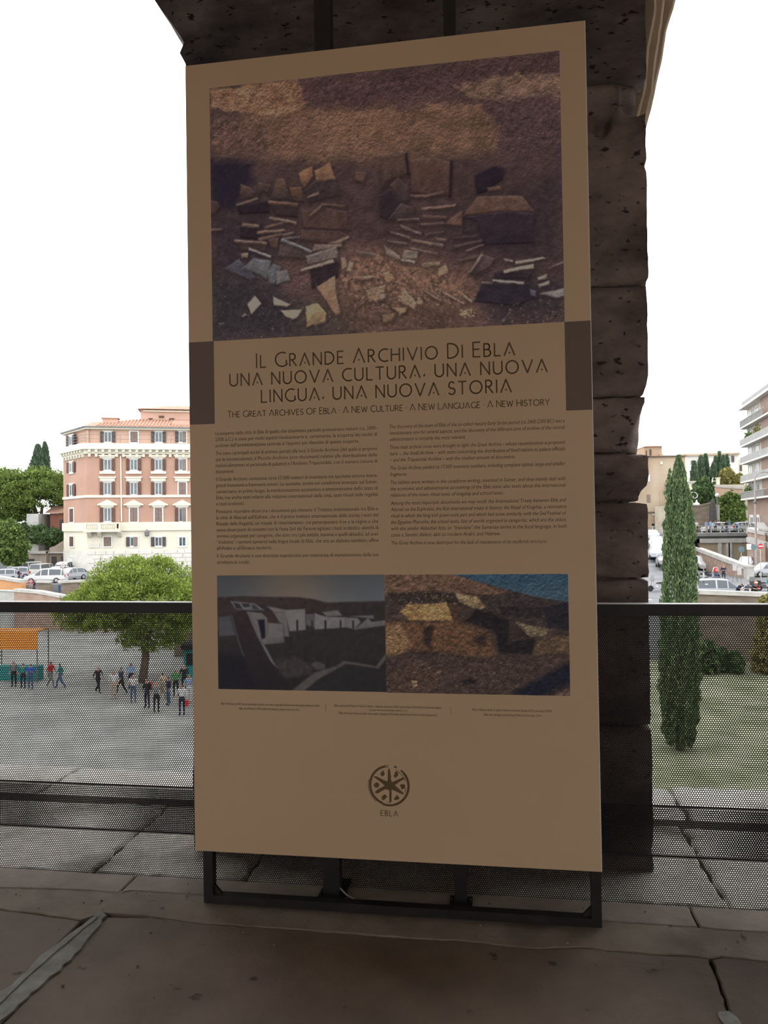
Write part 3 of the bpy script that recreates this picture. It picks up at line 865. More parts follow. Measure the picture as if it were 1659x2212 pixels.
# ---- main photograph: clay tablets fallen in rubble
cv = Canvas(540, 400, [(452, 194), (1211, 105), (1219, 693), (460, 740)], 3)
H_, W_ = cv.H, cv.W
base = np.array([74, 55, 52.0]) * np.ones((H_, W_, 3))
cv.im = base * (1 + (fbm(H_, W_, 70, cv.rng, 5)[..., None] - .5) * 0.6)
F = cv.fill
full = [(440, 180), (1230, 90), (1230, 700), (450, 750)]
F([(452, 300), (560, 230), (830, 235), (1040, 225), (1085, 275), (1070, 330), (960, 345), (830, 350), (760, 352), (620, 350), (470, 335)], (100, 74, 60), 5, 16, 0.3, 16, 0.9, 16)
F([(452, 200), (640, 172), (660, 220), (640, 245), (560, 255), (460, 235)], (124, 90, 70), 2.5, 6, 0.35, 12, 0.95, 14)
F([(700, 245), (830, 225), (870, 260), (840, 300), (720, 300)], (110, 80, 63), 14, 14, 0.25, 20, 0.6, 30)
F([(600, 260), (720, 250), (720, 330), (640, 345), (560, 330)], (108, 80, 65), 12, 14, 0.25, 20, 0.55, 30)
F([(655, 180), (960, 145), (1211, 110), (1211, 160), (1060, 170), (960, 200), (800, 225), (690, 230)], (66, 48, 48), 14, 12, 0.4, 6, 0.85, 40)
F([(975, 190), (1090, 160), (1212, 150), (1212, 205), (1130, 212), (1060, 218)], (104, 80, 68), 3, 9, 0.35, 9, 0.95, 14)
F([(1060, 215), (1212, 205), (1215, 340), (1100, 330)], (70, 52, 54), 16, 12, 0.4, 6, 0.8, 30)
F([(452, 240), (560, 265), (600, 330), (520, 350), (455, 340)], (84, 62, 56), 14, 14, 0.5, 5, 0.7, 30)
cv.relief(40, 0.13, 6, gain=.8); cv.relief(7, 0.05, 3, gain=.9)
cv.speck([(560, 240), (1080, 240), (1090, 340), (560, 350)], 260, (132, 102, 84), (0.5, 1.2), 20, 0.5)
cv.speck([(460, 200), (650, 180), (660, 240), (460, 240)], 160, (90, 60, 50), (0.6, 1.6), 20, 0.7)
cv.speck(full, 260, (110, 85, 72), (0.4, 1.0), 30, 0.4)
cv.speck(full, 400, (40, 28, 32), (0.6, 1.8), 12, 0.5)
F([(452, 345), (640, 352), (830, 356), (1000, 345), (1215, 330), (1219, 560), (1060, 560), (880, 535), (740, 545), (640, 560), (452, 600)], (60, 46, 45), 26, 12, 0.3, 14, 0.72, 30)
F([(452, 352), (545, 350), (548, 392), (520, 425), (500, 460), (455, 470)], (33, 26, 36), 8, 6, 0.2, 6, 0.97, 20)
F([(452, 470), (560, 470), (640, 520), (600, 560), (560, 580), (452, 600)], (48, 37, 42), 14, 8, 0.35, 6, 0.85, 20)
F([(452, 590), (560, 600), (620, 640), (700, 700), (760, 722), (450, 745)], (44, 38, 42), 18, 10, 0.3, 6, 0.95, 25)
F([(960, 470), (1215, 380), (1219, 560), (1100, 560), (990, 540)], (50, 38, 42), 20, 12, 0.35, 6, 0.85, 25)
F([(760, 540), (870, 545), (1000, 590), (1060, 640), (1000, 680), (860, 700), (780, 690), (720, 640), (740, 570)], (108, 80, 66), 18, 16, 0.5, 5, 0.9, 20)
F([(690, 630), (900, 650), (1050, 670), (1010, 708), (720, 726)], (74, 56, 48), 18, 12, 0.45, 6, 0.8, 20)
F([(1040, 600), (1219, 590), (1219, 692), (1060, 700)], (46, 38, 42), 18, 12, 0.3, 6, 0.85, 25)
F([(640, 640), (760, 690), (740, 720), (620, 728)], (62, 52, 46), 14, 10, 0.4, 6, 0.7, 20)
def A_(pts): return [(450 + .229 * x, 330 + .229 * y) for x, y in pts]
def B_(pts): return [(820 + .2471 * x, 330 + .2471 * y) for x, y in pts]
def T(pts, col, grad=None, g=0.28, s=1.3, r=1.2, sh=True):
    """a tablet: soft dark shadow just below it, then the grainy face"""
    if sh: F([(x + 2, y + 4) for x, y in pts], (30, 22, 26), 5, 0, 0, 5, 0.55)
    F(pts, col, s, r, g * .8, 9, 1.0, 8, grad)
    cv.edges(pts, 16, 14)
for p, c, gr in [
    ([(305, 310), (400, 340), (440, 390), (420, 440), (300, 460)], (84, 62, 53), (52, 40, 42)),
    ([(470, 290), (590, 310), (560, 400), (520, 380), (460, 440)], (78, 60, 52), (50, 38, 40)),
    ([(760, 340), (880, 330), (905, 480), (790, 470)], (84, 60, 48), (54, 40, 40)),
    ([(645, 258), (715, 258), (775, 455), (600, 465), (590, 440)], (96, 72, 58), (50, 40, 42)),
    ([(1020, 265), (1200, 255), (1235, 410), (950, 490), (900, 370)], (64, 50, 50), (50, 38, 40)),
    ([(850, 200), (980, 130), (990, 230), (900, 350), (860, 260)], (130, 92, 66), (84, 62, 54)),
    ([(1000, 180), (1145, 100), (1200, 260), (1020, 272)], (124, 90, 68), (96, 72, 58)),
    ([(930, 425), (1040, 375), (1046, 396), (935, 440)], (112, 88, 76), None),
    ([(270, 512), (560, 462), (580, 580), (290, 595)], (36, 27, 33), None),
    ([(263, 503), (463, 435), (470, 452), (270, 518)], (108, 86, 78), None),
    ([(565, 488), (842, 508), (840, 625), (640, 605)], (60, 44, 43), (44, 33, 37)),
    ([(565, 462), (845, 485), (842, 510), (565, 492)], (98, 74, 63), None),
    ([(300, 705), (475, 718), (462, 830), (300, 815)], (38, 28, 34), None),
    ([(318, 676), (485, 690), (480, 720), (314, 708)], (104, 82, 72), None),
    ([(580, 612), (832, 660), (825, 682), (575, 636)], (116, 97, 86), None),
    ([(520, 715), (700, 662), (712, 680), (540, 732)], (98, 75, 64), None),
    ([(465, 750), (720, 730), (728, 750), (460, 778)], (116, 92, 79), None),
    ([(470, 818), (690, 765), (702, 787), (480, 852)], (90, 70, 60), None),
    ([(690, 780), (800, 753), (806, 772), (710, 802)], (104, 84, 73), None),
    ([(700, 812), (860, 795), (866, 808), (720, 830)], (98, 84, 78), None),
    ([(880, 735), (1240, 745), (1330, 790), (1150, 872), (870, 835)], (80, 59, 52), (62, 46, 44)),
    ([(880, 560), (1100, 520), (1300, 560), (1340, 740), (900, 720)], (72, 53, 48), (66, 49, 45)),
    ([(950, 600), (1070, 490), (1100, 492), (970, 605)], (98, 76, 66), None),
    ([(1070, 488), (1290, 498), (1285, 515), (1070, 505)], (88, 68, 60), None),
    ([(250, 848), (552, 862), (546, 955), (300, 935)], (70, 52, 50), (52, 38, 41)),
    ([(246, 833), (552, 853), (552, 872), (246, 853)], (114, 93, 83), None),
    ([(560, 830), (665, 812), (650, 905), (590, 905)], (78, 58, 52), None),
    ([(690, 820), (980, 935), (925, 1015), (660, 990)], (80, 66, 64), (66, 52, 52)),
    ([(690, 813), (982, 930), (972, 952), (688, 842)], (110, 106, 106), None),
    ([(383, 908), (596, 984), (590, 1003), (380, 932)], (130, 120, 116), None),
    ([(308, 965), (375, 958), (366, 1006), (318, 998)], (122, 100, 88), None),
    ([(155, 1108), (290, 1015), (445, 1190), (400, 1222)], (72, 68, 74), (60, 56, 62)),
    ([(328, 1100), (430, 1005), (592, 1030), (560, 1202)], (94, 90, 92), (78, 76, 78)),
    ([(560, 1140), (612, 1055), (692, 1090), (630, 1245), (570, 1245)], (82, 78, 80), None),
    ([(640, 1130), (742, 1118), (776, 1212), (640, 1252)], (94, 88, 86), None),
    ([(1140, 862), (1320, 788), (1327, 806), (1240, 864)], (116, 95, 82), None),
    ([(1000, 872), (1262, 868), (1262, 892), (975, 945)], (100, 84, 75), None),
    ([(955, 1100), (1235, 1020), (1225, 1175), (980, 1295)], (44, 32, 36), None),
    ([(918, 985), (1210, 888), (1222, 1000), (938, 1064)], (112, 99, 92), (96, 82, 76)),
    ([(868, 1108), (1176, 1012), (1186, 1040), (880, 1128)], (146, 125, 108), None),
    ([(1020, 1275), (1192, 1168), (1206, 1330), (1242, 1522), (1200, 1535)], (138, 104, 84), (120, 92, 74)),
    ([(373, 1442), (440, 1358), (502, 1435), (410, 1528)], (158, 142, 120), None),
    ([(613, 1368), (772, 1440), (740, 1462), (620, 1446)], (146, 130, 110), None),
    ([(683, 1498), (882, 1488), (850, 1545), (800, 1578), (720, 1546)], (148, 128, 104), None),
    ([(918, 1458), (1030, 1425), (1112, 1520), (1106, 1602), (930, 1652)], (158, 130, 94), (116, 92, 72)),
    ([(318, 1556), (345, 1524), (362, 1540), (330, 1562)], (116, 104, 94), None),
    ([(20, 460), (90, 480), (105, 540), (60, 600), (20, 600)], (64, 46, 46), None),
    ([(20, 735), (130, 725), (125, 745), (20, 765)], (92, 70, 64), None),
    ([(1390, 925), (1580, 955), (1575, 985), (1400, 950)], (100, 84, 78), None),
    ([(1590, 950), (1660, 1000), (1610, 1060), (1570, 1020)], (112, 86, 72), None),
    ([(1330, 1180), (1560, 1165), (1600, 1185), (1400, 1205)], (124, 96, 80), None),
    ([(1480, 1300), (1659, 1250), (1659, 1380), (1520, 1410)], (122, 95, 78), None),
    ([(1250, 1000), (1290, 990), (1310, 1090), (1260, 1110)], (128, 108, 92), None),
    ([(1330, 1030), (1370, 1040), (1350, 1130), (1300, 1120)], (132, 112, 90), None),
    ([(1390, 180), (1500, 190), (1460, 290), (1380, 260)], (78, 58, 52), None),
]: T(A_(p), c, gr)
for x0, y0, x1, y1 in [(960, 990, 1195, 920), (955, 1010, 1200, 940), (955, 1030, 1205, 962)]:       # rows of wedge marks
    for i in range(16):
        k = i / 15; x, y = x0 + (x1 - x0) * k, y0 + (y1 - y0) * k
        F(A_([(x, y), (x + 9, y - 3), (x + 6, y + 14)]), (72, 60, 58), 0.8, 0, 0, 4, 0.8)
for p, c, gr in [
    ([(0, 30), (210, 8), (250, 190), (120, 230), (0, 330)], (76, 57, 50), (64, 48, 45)),
    ([(260, 60), (480, 40), (620, 80), (612, 380), (280, 350)], (82, 60, 51), (66, 48, 45)),
    ([(225, 0), (240, 0), (258, 190), (245, 190)], (34, 25, 28), None),
    ([(622, 60), (640, 60), (622, 385), (606, 385)], (34, 25, 30), None),
    ([(90, 290), (160, 218), (252, 300), (250, 430), (190, 430)], (76, 58, 53), (54, 42, 44)),
    ([(0, 370), (100, 320), (200, 430), (60, 590), (0, 560)], (44, 34, 38), None),
    ([(70, 592), (180, 443), (302, 480), (300, 575)], (74, 58, 54), (52, 41, 43)),
    ([(270, 370), (400, 368), (560, 332), (562, 352), (400, 392), (275, 388)], (94, 72, 65), None),
    ([(830, 190), (1000, 105), (1095, 130), (1080, 222), (930, 335), (850, 362)], (36, 27, 35), None),
    ([(940, 300), (1060, 285), (1070, 320), (960, 335)], (84, 62, 55), None),
    ([(730, 548), (860, 378), (1250, 372), (1355, 512), (1100, 503)], (92, 68, 58), (80, 58, 52)),
    ([(715, 562), (1100, 505), (1352, 520), (1340, 785), (900, 805), (860, 600)], (48, 36, 42), (40, 31, 38)),
    ([(560, 622), (722, 500), (724, 632), (570, 628)], (92, 67, 58), None),
    ([(360, 480), (470, 468), (660, 450), (660, 466), (470, 490), (365, 502)], (112, 88, 78), None),
    ([(375, 546), (585, 553), (585, 572), (380, 570)], (92, 70, 63), None),
    ([(355, 622), (560, 602), (560, 622), (360, 640)], (90, 70, 64), None),
    ([(395, 712), (560, 680), (560, 698), (400, 726)], (82, 64, 60), None),
    ([(150, 578), (345, 570), (345, 588), (150, 598)], (92, 74, 68), None),
    ([(185, 632), (370, 700), (362, 720), (188, 656)], (102, 84, 77), None),
    ([(90, 687), (272, 735), (260, 757), (95, 707)], (98, 79, 73), None),
    ([(490, 740), (590, 755), (585, 775), (495, 765)], (98, 78, 70), None),
    ([(275, 753), (560, 800), (555, 824), (275, 777)], (108, 87, 78), None),
    ([(70, 768), (240, 788), (238, 806), (70, 788)], (94, 76, 70), None),
    ([(270, 828), (510, 875), (505, 893), (270, 850)], (100, 82, 75), None),
    ([(640, 740), (850, 715), (852, 735), (650, 760)], (64, 49, 46), None),
    ([(640, 812), (900, 752), (905, 775), (660, 840)], (68, 53, 50), None),
    ([(745, 850), (910, 792), (914, 808), (760, 866)], (84, 68, 64), None),
    ([(690, 935), (870, 885), (860, 925), (700, 955)], (78, 60, 55), None),
    ([(40, 813), (172, 900), (182, 942), (58, 892)], (116, 100, 90), None),
    ([(215, 848), (332, 868), (325, 928), (190, 932)], (108, 94, 84), None),
    ([(188, 930), (307, 945), (300, 968), (188, 948)], (158, 138, 122), None),
    ([(350, 965), (525, 950), (525, 985), (380, 1000)], (110, 90, 76), None),
    ([(508, 1012), (580, 978), (602, 1050), (508, 1088)], (142, 110, 88), None),
    ([(780, 1052), (890, 880), (1012, 920), (960, 1000), (830, 1075)], (78, 62, 58), (60, 48, 48)),
    ([(776, 1046), (888, 878), (905, 890), (790, 1050)], (122, 104, 94), None),
    ([(820, 1300), (890, 1140), (1300, 1130), (1372, 1252), (1200, 1335)], (40, 33, 40), None),
    ([(1000, 1040), (1090, 1010), (1340, 1040), (1300, 1100), (1000, 1100)], (42, 33, 38), None),
    ([(1185, 948), (1430, 903), (1447, 915), (1190, 972)], (158, 141, 120), None),
    ([(1080, 1022), (1340, 966), (1348, 1000), (1080, 1048)], (152, 136, 117), None),
    ([(985, 1102), (1255, 1122), (1255, 1140), (985, 1122)], (148, 135, 126), None),
    ([(890, 1125), (980, 1125), (975, 1140), (895, 1138)], (108, 92, 86), None),
    ([(1380, 1085), (1460, 1052), (1462, 1085), (1385, 1108)], (138, 121, 110), None),
    ([(1385, 1145), (1482, 1112), (1482, 1142), (1390, 1172)], (138, 121, 110), None),
    ([(1395, 1225), (1611, 1178), (1611, 1248), (1540, 1262)], (116, 106, 102), None),
    ([(1470, 1000), (1605, 935), (1608, 955), (1480, 1010)], (96, 82, 78), None),
    ([(1310, 1190), (1365, 1200), (1360, 1245), (1320, 1240)], (80, 76, 86), None),
    ([(1090, 915), (1165, 940), (1160, 955), (1085, 935)], (124, 108, 98), None),
    ([(160, 1292), (210, 1188), (322, 1310), (300, 1368)], (140, 112, 92), None),
    ([(0, 1062), (80, 1038), (132, 1100), (60, 1132)], (146, 110, 88), None),
    ([(100, 1352), (230, 1358), (222, 1400), (180, 1408)], (142, 110, 88), None),
    ([(0, 1235), (55, 1240), (45, 1275), (0, 1290)], (128, 106, 92), None),
    ([(330, 1225), (375, 1300), (360, 1340), (325, 1320)], (126, 104, 88), None),
    ([(385, 1195), (545, 1290), (530, 1300), (385, 1212)], (118, 98, 84), None),
    ([(490, 1178), (742, 1308), (735, 1322), (490, 1194)], (132, 112, 97), None),
    ([(708, 1240), (735, 1230), (810, 1295), (800, 1310)], (134, 112, 94), None),
    ([(1070, 1455), (1100, 1440), (1090, 1475), (1065, 1478)], (90, 80, 76), None),
    ([(20, 1420), (140, 1400), (100, 1480), (30, 1490)], (96, 76, 62), None),
]: T(B_(p), c, gr)
rub = B_([(0, 960), (330, 970), (560, 1060), (800, 1190), (720, 1320), (330, 1330), (100, 1420), (-300, 1400), (-350, 1010)])
cv.relief(8, 0.10, 4, m=cv.mask(rub, 20))
cv.speck(rub, 260, (128, 100, 84), (0.6, 2.0), 26, 0.7)
cv.speck(rub, 260, (62, 46, 42), (0.6, 2.0), 15, 0.7)
cv.speck([(452, 600), (760, 600), (760, 720), (452, 740)], 260, (110, 98, 88), (0.4, 1.2), 30, 0.6)
cv.speck([(760, 680), (1219, 640), (1219, 692), (760, 722)], 300, (112, 90, 74), (0.5, 1.5), 30, 0.55)
cv.speck(B_([(700, 1360), (830, 1370), (830, 1430), (700, 1430)]), 60, (150, 128, 100), (0.7, 1.8), 25, 0.8)
cv.relief(5, 0.055, 3); cv.relief(2.4, 0.03, 1)
cv.emit('tablet_photograph', 0.100, 1.459, 2.006, 3.013)['label'] = 'printed photograph of clay tablets lying in brown rubble'

# ---- lower left photograph: restored white walls at dusk
cv = Canvas(260, 176, [(470, 1243), (832, 1241), (834, 1492), (471, 1490)], 4)
def C_(pts): return [(460 + .229 * x, 1235 + .229 * y) for x, y in pts]
H_, W_ = cv.H, cv.W
kx = np.linspace(0, 1, W_)[None, :, None]; ky = np.linspace(0, 1, H_)[:, None, None]
glow = np.exp(-((kx - .45) / .22) ** 2)
cv.im = (np.array([74, 74, 76.0]) * (1 - glow * .75) + np.array([116, 96, 78.0]) * glow * .75 + 14 * kx) * (0.85 + ky * 0.75) * (1 + (fbm(H_, W_, 40, cv.rng)[..., None] - .5) * .12)
F = cv.fill
F(C_([(40, 300), (1640, 300), (1640, 1125), (40, 1125)]), (46, 40, 39), 0, 0, 0.2, 6, 1, 14, (34, 29, 31))
F(C_([(40, 240), (270, 232), (480, 236), (830, 240), (960, 255), (1120, 292), (1630, 275), (1630, 455), (1200, 410), (860, 350), (500, 330), (40, 420)]), (52, 40, 40), 1.5, 1, 0.2, 6)
F(C_([(1120, 292), (1630, 275), (1630, 455), (1200, 410)]), (46, 39, 39), 2, 1, 0.15, 6)
F(C_([(40, 780), (300, 800), (450, 1125), (40, 1125)]), (24, 22, 28), 8, 2, 0.15, 6)
for p, c in [([(50, 430), (165, 418), (215, 600), (60, 612)], (70, 67, 70)), ([(170, 278), (402, 298), (492, 365), (220, 357)], (98, 95, 95)), ([(196, 292), (255, 300), (285, 350), (226, 348)], (42, 40, 43)),
             ([(275, 298), (350, 300), (360, 328), (300, 335)], (46, 39, 40)), ([(375, 308), (402, 312), (452, 360), (380, 352)], (54, 52, 53)), ([(470, 370), (590, 372), (642, 480), (530, 482)], (54, 39, 38)),
             ([(330, 375), (470, 390), (522, 440), (522, 620), (430, 610), (380, 500)], (100, 93, 89)), ([(525, 480), (667, 490), (682, 670), (490, 686), (440, 620), (520, 600)], (102, 94, 90)),
             ([(430, 455), (495, 450), (502, 620), (468, 642)], (22, 20, 29)), ([(580, 385), (700, 375), (727, 612), (682, 610), (670, 490), (640, 480)], (96, 90, 87)), ([(520, 325), (690, 355), (702, 380), (580, 380)], (104, 96, 92)),
             ([(690, 360), (880, 350), (887, 547), (730, 562)], (110, 103, 99)), ([(887, 400), (962, 395), (967, 525), (890, 502)], (84, 78, 77)), ([(1040, 380), (1190, 360), (1228, 410), (1080, 420)], (102, 95, 91)),
             ([(967, 390), (1080, 422), (1252, 426), (1257, 522), (970, 542)], (112, 104, 101)), ([(1250, 426), (1372, 432), (1402, 470), (1340, 540), (1260, 520)], (104, 98, 95)),
             ([(1340, 540), (1470, 432), (1502, 470), (1628, 450), (1628, 500), (1350, 542)], (100, 96, 94)), ([(1300, 415), (1520, 405), (1522, 440), (1400, 425)], (92, 88, 86))]:
    F(C_(p), c, 1.2, 0.4, 0.1, 6)
F(C_([(560, 690), (1300, 560), (1630, 520), (1630, 780), (1240, 830), (960, 900), (800, 800), (580, 830)]), (44, 38, 38), 10, 3, 0.25, 6, 0.6)
F(C_([(180, 390), (320, 375), (420, 580), (560, 830), (620, 910), (660, 1030), (600, 1125), (420, 1125), (300, 800), (230, 560)]), (46, 34, 36), 1.5, .5, 0.15, 6, 1, 14, (30, 25, 29))
F(C_([(325, 378), (352, 385), (440, 590), (578, 850), (625, 918), (600, 902), (545, 842), (420, 602)]), (92, 87, 86), 1, .4, 0.1)
F(C_([(163, 400), (190, 420), (250, 650), (302, 802), (285, 800), (220, 600)]), (62, 57, 60), 1, .3)
F(C_([(580, 832), (800, 800), (962, 902), (940, 952), (700, 1002), (640, 962)]), (56, 49, 47), 3, 1.5, 0.3)
F(C_([(860, 1125), (1250, 860), (1640, 900), (1640, 1125)]), (38, 34, 36), 2, .5, 0.15)
F(C_([(740, 1125), (960, 950), (1170, 882), (1240, 835), (1540, 882), (1632, 760), (1640, 805), (1562, 902), (1260, 862), (1000, 1012), (860, 1125)]), (80, 72, 68), 1.5, .5, 0.15)
F(C_([(930, 870), (980, 840), (1070, 870), (1060, 910), (980, 920)]), (72, 66, 62), 1.5, 1, 0.2)
for x, a, c, w in [(805, 455, 556, 9), (945, 460, 522, 7), (1071, 455, 562, 9), (1213, 455, 547, 8), (1330, 458, 532, 8), (880, 705, 852, 18), (1088, 805, 905, 20), (740, 620, 740, 15)]:
    F(C_([(x - w, a), (x + w, a), (x + w, c), (x - w, c)]), (36, 31, 34), 0.8)
cv.im = cv.im * 0.82
cv.emit('restored_palace_photograph', 0.105, 0.7725, 0.636, 1.081)['label'] = 'printed photograph of white restored walls under a dusk sky'

# ---- lower right photograph: crumbling earth walls under a blue sky
cv = Canvas(270, 180, [(832, 1241), (1225, 1240), (1232, 1505), (834, 1492)], 5)
def G_(pts): return [(440 + .4943 * x, 1220 + .4943 * y) for x, y in pts]
H_, W_ = cv.H, cv.W
cv.im = np.array([62, 48, 43.0]) * (1 + (fbm(H_, W_, 30, cv.rng, 4)[..., None] - .5) * .8)
F = cv.fill
F(G_([(1050, 38), (1600, 38), (1600, 165), (1500, 155), (1400, 132), (1320, 108)]), (50, 74, 90), 1, .5, 0.05, 20, 1, 14, (66, 82, 92))
for p, c, s in [([(790, 38), (1080, 40), (1330, 115), (1335, 132), (1100, 122), (790, 135)], (102, 75, 60), 1.5), ([(1330, 112), (1520, 155), (1600, 168), (1600, 290), (1500, 275), (1280, 215), (1190, 170)], (58, 48, 46), 2),
                ([(800, 120), (1000, 112), (1100, 125), (1200, 172), (1100, 175), (860, 178)], (52, 42, 38), 2), ([(860, 202), (890, 170), (1060, 163), (1087, 242), (900, 238)], (158, 118, 76), 1.5),
                ([(1063, 160), (1110, 165), (1122, 242), (1090, 242)], (72, 52, 42), 1.5), ([(1095, 122), (1190, 135), (1232, 185), (1200, 196), (1110, 160)], (136, 110, 80), 1.5),
                ([(795, 245), (1100, 245), (1240, 290), (1275, 392), (1200, 402), (1000, 372), (880, 372), (795, 392)], (96, 67, 49), 2.5), ([(795, 260), (860, 250), (912, 350), (830, 392), (795, 392)], (130, 98, 70), 2.5),
                ([(1140, 242), (1190, 190), (1330, 240), (1330, 340), (1442, 320), (1452, 392), (1290, 382), (1270, 290)], (32, 27, 30), 2), ([(1360, 250), (1502, 280), (1490, 312), (1420, 312)], (108, 91, 70), 1.5),
                ([(1450, 332), (1600, 305), (1600, 388), (1430, 396)], (92, 71, 54), 2), ([(1480, 190), (1600, 160), (1600, 282), (1500, 276)], (36, 32, 38), 2), ([(1280, 180), (1480, 185), (1470, 230), (1300, 225)], (44, 37, 37), 2),
                ([(960, 270), (1000, 260), (990, 370), (955, 330)], (48, 34, 32), 3), ([(1180, 320), (1230, 300), (1225, 350), (1190, 350)], (44, 33, 32), 3),
                ([(795, 395), (1290, 405), (1610, 400), (1610, 590), (790, 560)], (68, 52, 46), 5), ([(800, 492), (880, 420), (1000, 440), (1062, 482), (1000, 545), (800, 555)], (76, 57, 48), 4),
                ([(1340, 562), (1610, 420), (1610, 520), (1450, 590)], (26, 26, 36), 4), ([(1500, 590), (1610, 530), (1610, 590)], (84, 66, 56), 2), ([(1110, 505), (1180, 490), (1185, 515), (1140, 518)], (32, 27, 28), 1.5),
                ([(905, 500), (930, 497), (932, 522), (912, 525)], (150, 122, 96), 1)]:
    F(G_(p), c, s, 1.6, 0.35, 5, 1, 9)
cv.speck(G_([(830, 110), (1100, 120), (1200, 170), (850, 180)]), 160, (138, 110, 86), (0.5, 1.6), 30, 0.7)
cv.speck(G_([(1000, 380), (1330, 380), (1330, 530), (820, 540)]), 260, (120, 96, 80), (0.4, 1.4), 30, 0.65)
cv.speck(G_([(800, 250), (1260, 250), (1270, 390), (800, 390)]), 200, (62, 42, 34), (0.5, 1.8), 15, 0.6)
cv.speck(G_([(1380, 250), (1500, 280), (1480, 310), (1400, 310)]), 60, (150, 130, 104), (0.5, 1.4), 20, 0.7)
cv.relief(24, 0.15, 5, gain=.85); cv.relief(4, 0.06, 2)
cv.im = cv.im * 0.78
cv.emit('ruined_palace_photograph', 0.7725, 1.453, 0.634, 1.080)['label'] = 'printed photograph of crumbling earth walls under a blue sky'
# ------------------------------------------------------------------ the city outside: ground and terraces
PLAZA_Z, STREET_Z = -8.8, -4.6
M_PLAZA = mat('plaza_paving', (0.185, 0.185, 0.172), (0.28, 0.28, 0.262), scale=0.35, rough=0.9, c3=(0.10, 0.105, 0.09), scale3=0.08, bump=0.01, bscale=5)
M_GRASS = mat('lawn', (0.12, 0.135, 0.07), (0.26, 0.26, 0.18), scale=0.5, rough=0.95)
M_ASPH = mat('asphalt', (0.125, 0.127, 0.133), (0.175, 0.176, 0.18), scale=0.6, rough=0.9)
M_COPING = mat('white_coping', (0.33, 0.315, 0.295), (0.42, 0.40, 0.375), scale=1.5, rough=0.85)
M_TUFA = mat('brown_tufa_wall', (0.13, 0.105, 0.08), (0.20, 0.16, 0.125), scale=1.4, rough=0.95, c3=(0.11, 0.09, 0.07), scale3=0.7, stretch=(1, 1, 3))
M_BRICK = mat('pinkish_brick_wall', (0.24, 0.165, 0.125), (0.33, 0.24, 0.19), scale=1.2, rough=0.95)
M_OCHRE = mat('orange_render', (0.42, 0.205, 0.09), (0.48, 0.25, 0.125), scale=0.7, rough=0.9)
M_GREYW = mat('grey_render', (0.32, 0.32, 0.30), (0.44, 0.44, 0.42), scale=0.8, rough=0.9)
M_TARP = mat('grey_dark_cover', (0.045, 0.042, 0.04), (0.07, 0.066, 0.062), scale=2, rough=0.9)

b = MB(); b.box(-170, 190, 4.9, 300, PLAZA_Z - 0.5, PLAZA_Z)
b.build('plaza', M_PLAZA, kind='structure')
b = MB(); b.box(-150, -13.5, 88, 290, PLAZA_Z, STREET_Z - 0.4); b.box(-13.5, 150, 57.6, 290, PLAZA_Z, STREET_Z)
b.build('upper_street', M_ASPH, kind='structure')
b = MB(); b.prism([(4.5, 20), (40, 20), (48, 58), (10, 58), (7.5, 40)], 'z', PLAZA_Z - .1, PLAZA_Z + .05)
b.build('lawn', M_GRASS, kind='structure')

def wall_run(name, pts, h_px, m, label, cat, thick=0.5, coping=None, cap_h=0.25, joints=0.0, group=None):
    """wall along world points (top edge), each with its own base height"""
    o = Vector((pts[0][0].x, pts[0][0].y, pts[0][1]))
    root = empty(name, o, 0, label, cat, group)
    bb = MB(); cc = MB()
    for (a, za), (c, zc) in zip(pts, pts[1:]):
        d = Vector((c.x - a.x, c.y - a.y, 0)).normalized(); nn = Vector((d.y, -d.x, 0))
        if nn.y > 0: nn = -nn
        q = [(a, za), (c, zc)]
        vv = []
        for (p_, zb) in q:
            for off in (0, -thick):
                e = p_ + nn * (thick + off) * 1.0
                vv += [Vector((e.x, e.y, zb)) - o, Vector((e.x, e.y, p_.z - cap_h)) - o]
        bb.add(vv, [(0, 4, 5, 1), (2, 3, 7, 6), (1, 5, 7, 3), (0, 1, 3, 2), (4, 6, 7, 5), (0, 2, 6, 4)])
        vv = []
        for (p_, zb) in q:
            for off in (thick + .12, -.12):
                e = p_ + nn * off
                vv += [Vector((e.x, e.y, p_.z - cap_h)) - o, Vector((e.x, e.y, p_.z)) - o]
        cc.add(vv, [(0, 4, 5, 1), (2, 3, 7, 6), (1, 5, 7, 3), (0, 1, 3, 2), (4, 6, 7, 5), (0, 2, 6, 4)])
    bb.build('wall_body', m, root)
    cc.build('coping', coping or M_COPING, root)
    return root
# left: terrace walls of the upper street
wall_run('terrace_wall', [(at(-60, 1238, 89), PLAZA_Z), (at(-2, 1243, 87), PLAZA_Z), (at(56, 1252, 85), PLAZA_Z)], 0, M_OCHRE, 'orange rendered terrace wall with a wavy white coping at the far left', 'wall', 0.6, cap_h=0.3)
wall_run('terrace_wall', [(at(40, 1271, 80), PLAZA_Z), (at(92, 1275, 79), PLAZA_Z), (at(140, 1284, 78), PLAZA_Z), (at(262, 1288, 77), PLAZA_Z), (at(440, 1300, 76), PLAZA_Z)], 0, M_BRICK, 'lower pinkish terrace wall with a white coping above the railing', 'wall', 0.6, cap_h=0.28)
wall_run('parapet_wall', [(at(82, 1254, 84), PLAZA_Z), (at(112, 1255, 84), PLAZA_Z)], 0, M_TUFA, 'short brown parapet wall in front of the white parked car', 'wall', 0.5, cap_h=0.2)
wall_run('parapet_wall', [(at(136, 1254, 84), PLAZA_Z), (at(172, 1252, 84), PLAZA_Z), (at(300, 1256, 83), PLAZA_Z)], 0, M_TUFA, 'brown parapet wall running behind the round foreground pine', 'wall', 0.5, cap_h=0.25)
wall_run('grey_wall', [(at(-60, 1272, 81), PLAZA_Z), (at(38, 1275, 80.5), PLAZA_Z)], 0, M_GREYW, 'pale grey rendered wall below the orange terrace wall', 'wall', 0.4, coping=M_GREYW, cap_h=0.1)
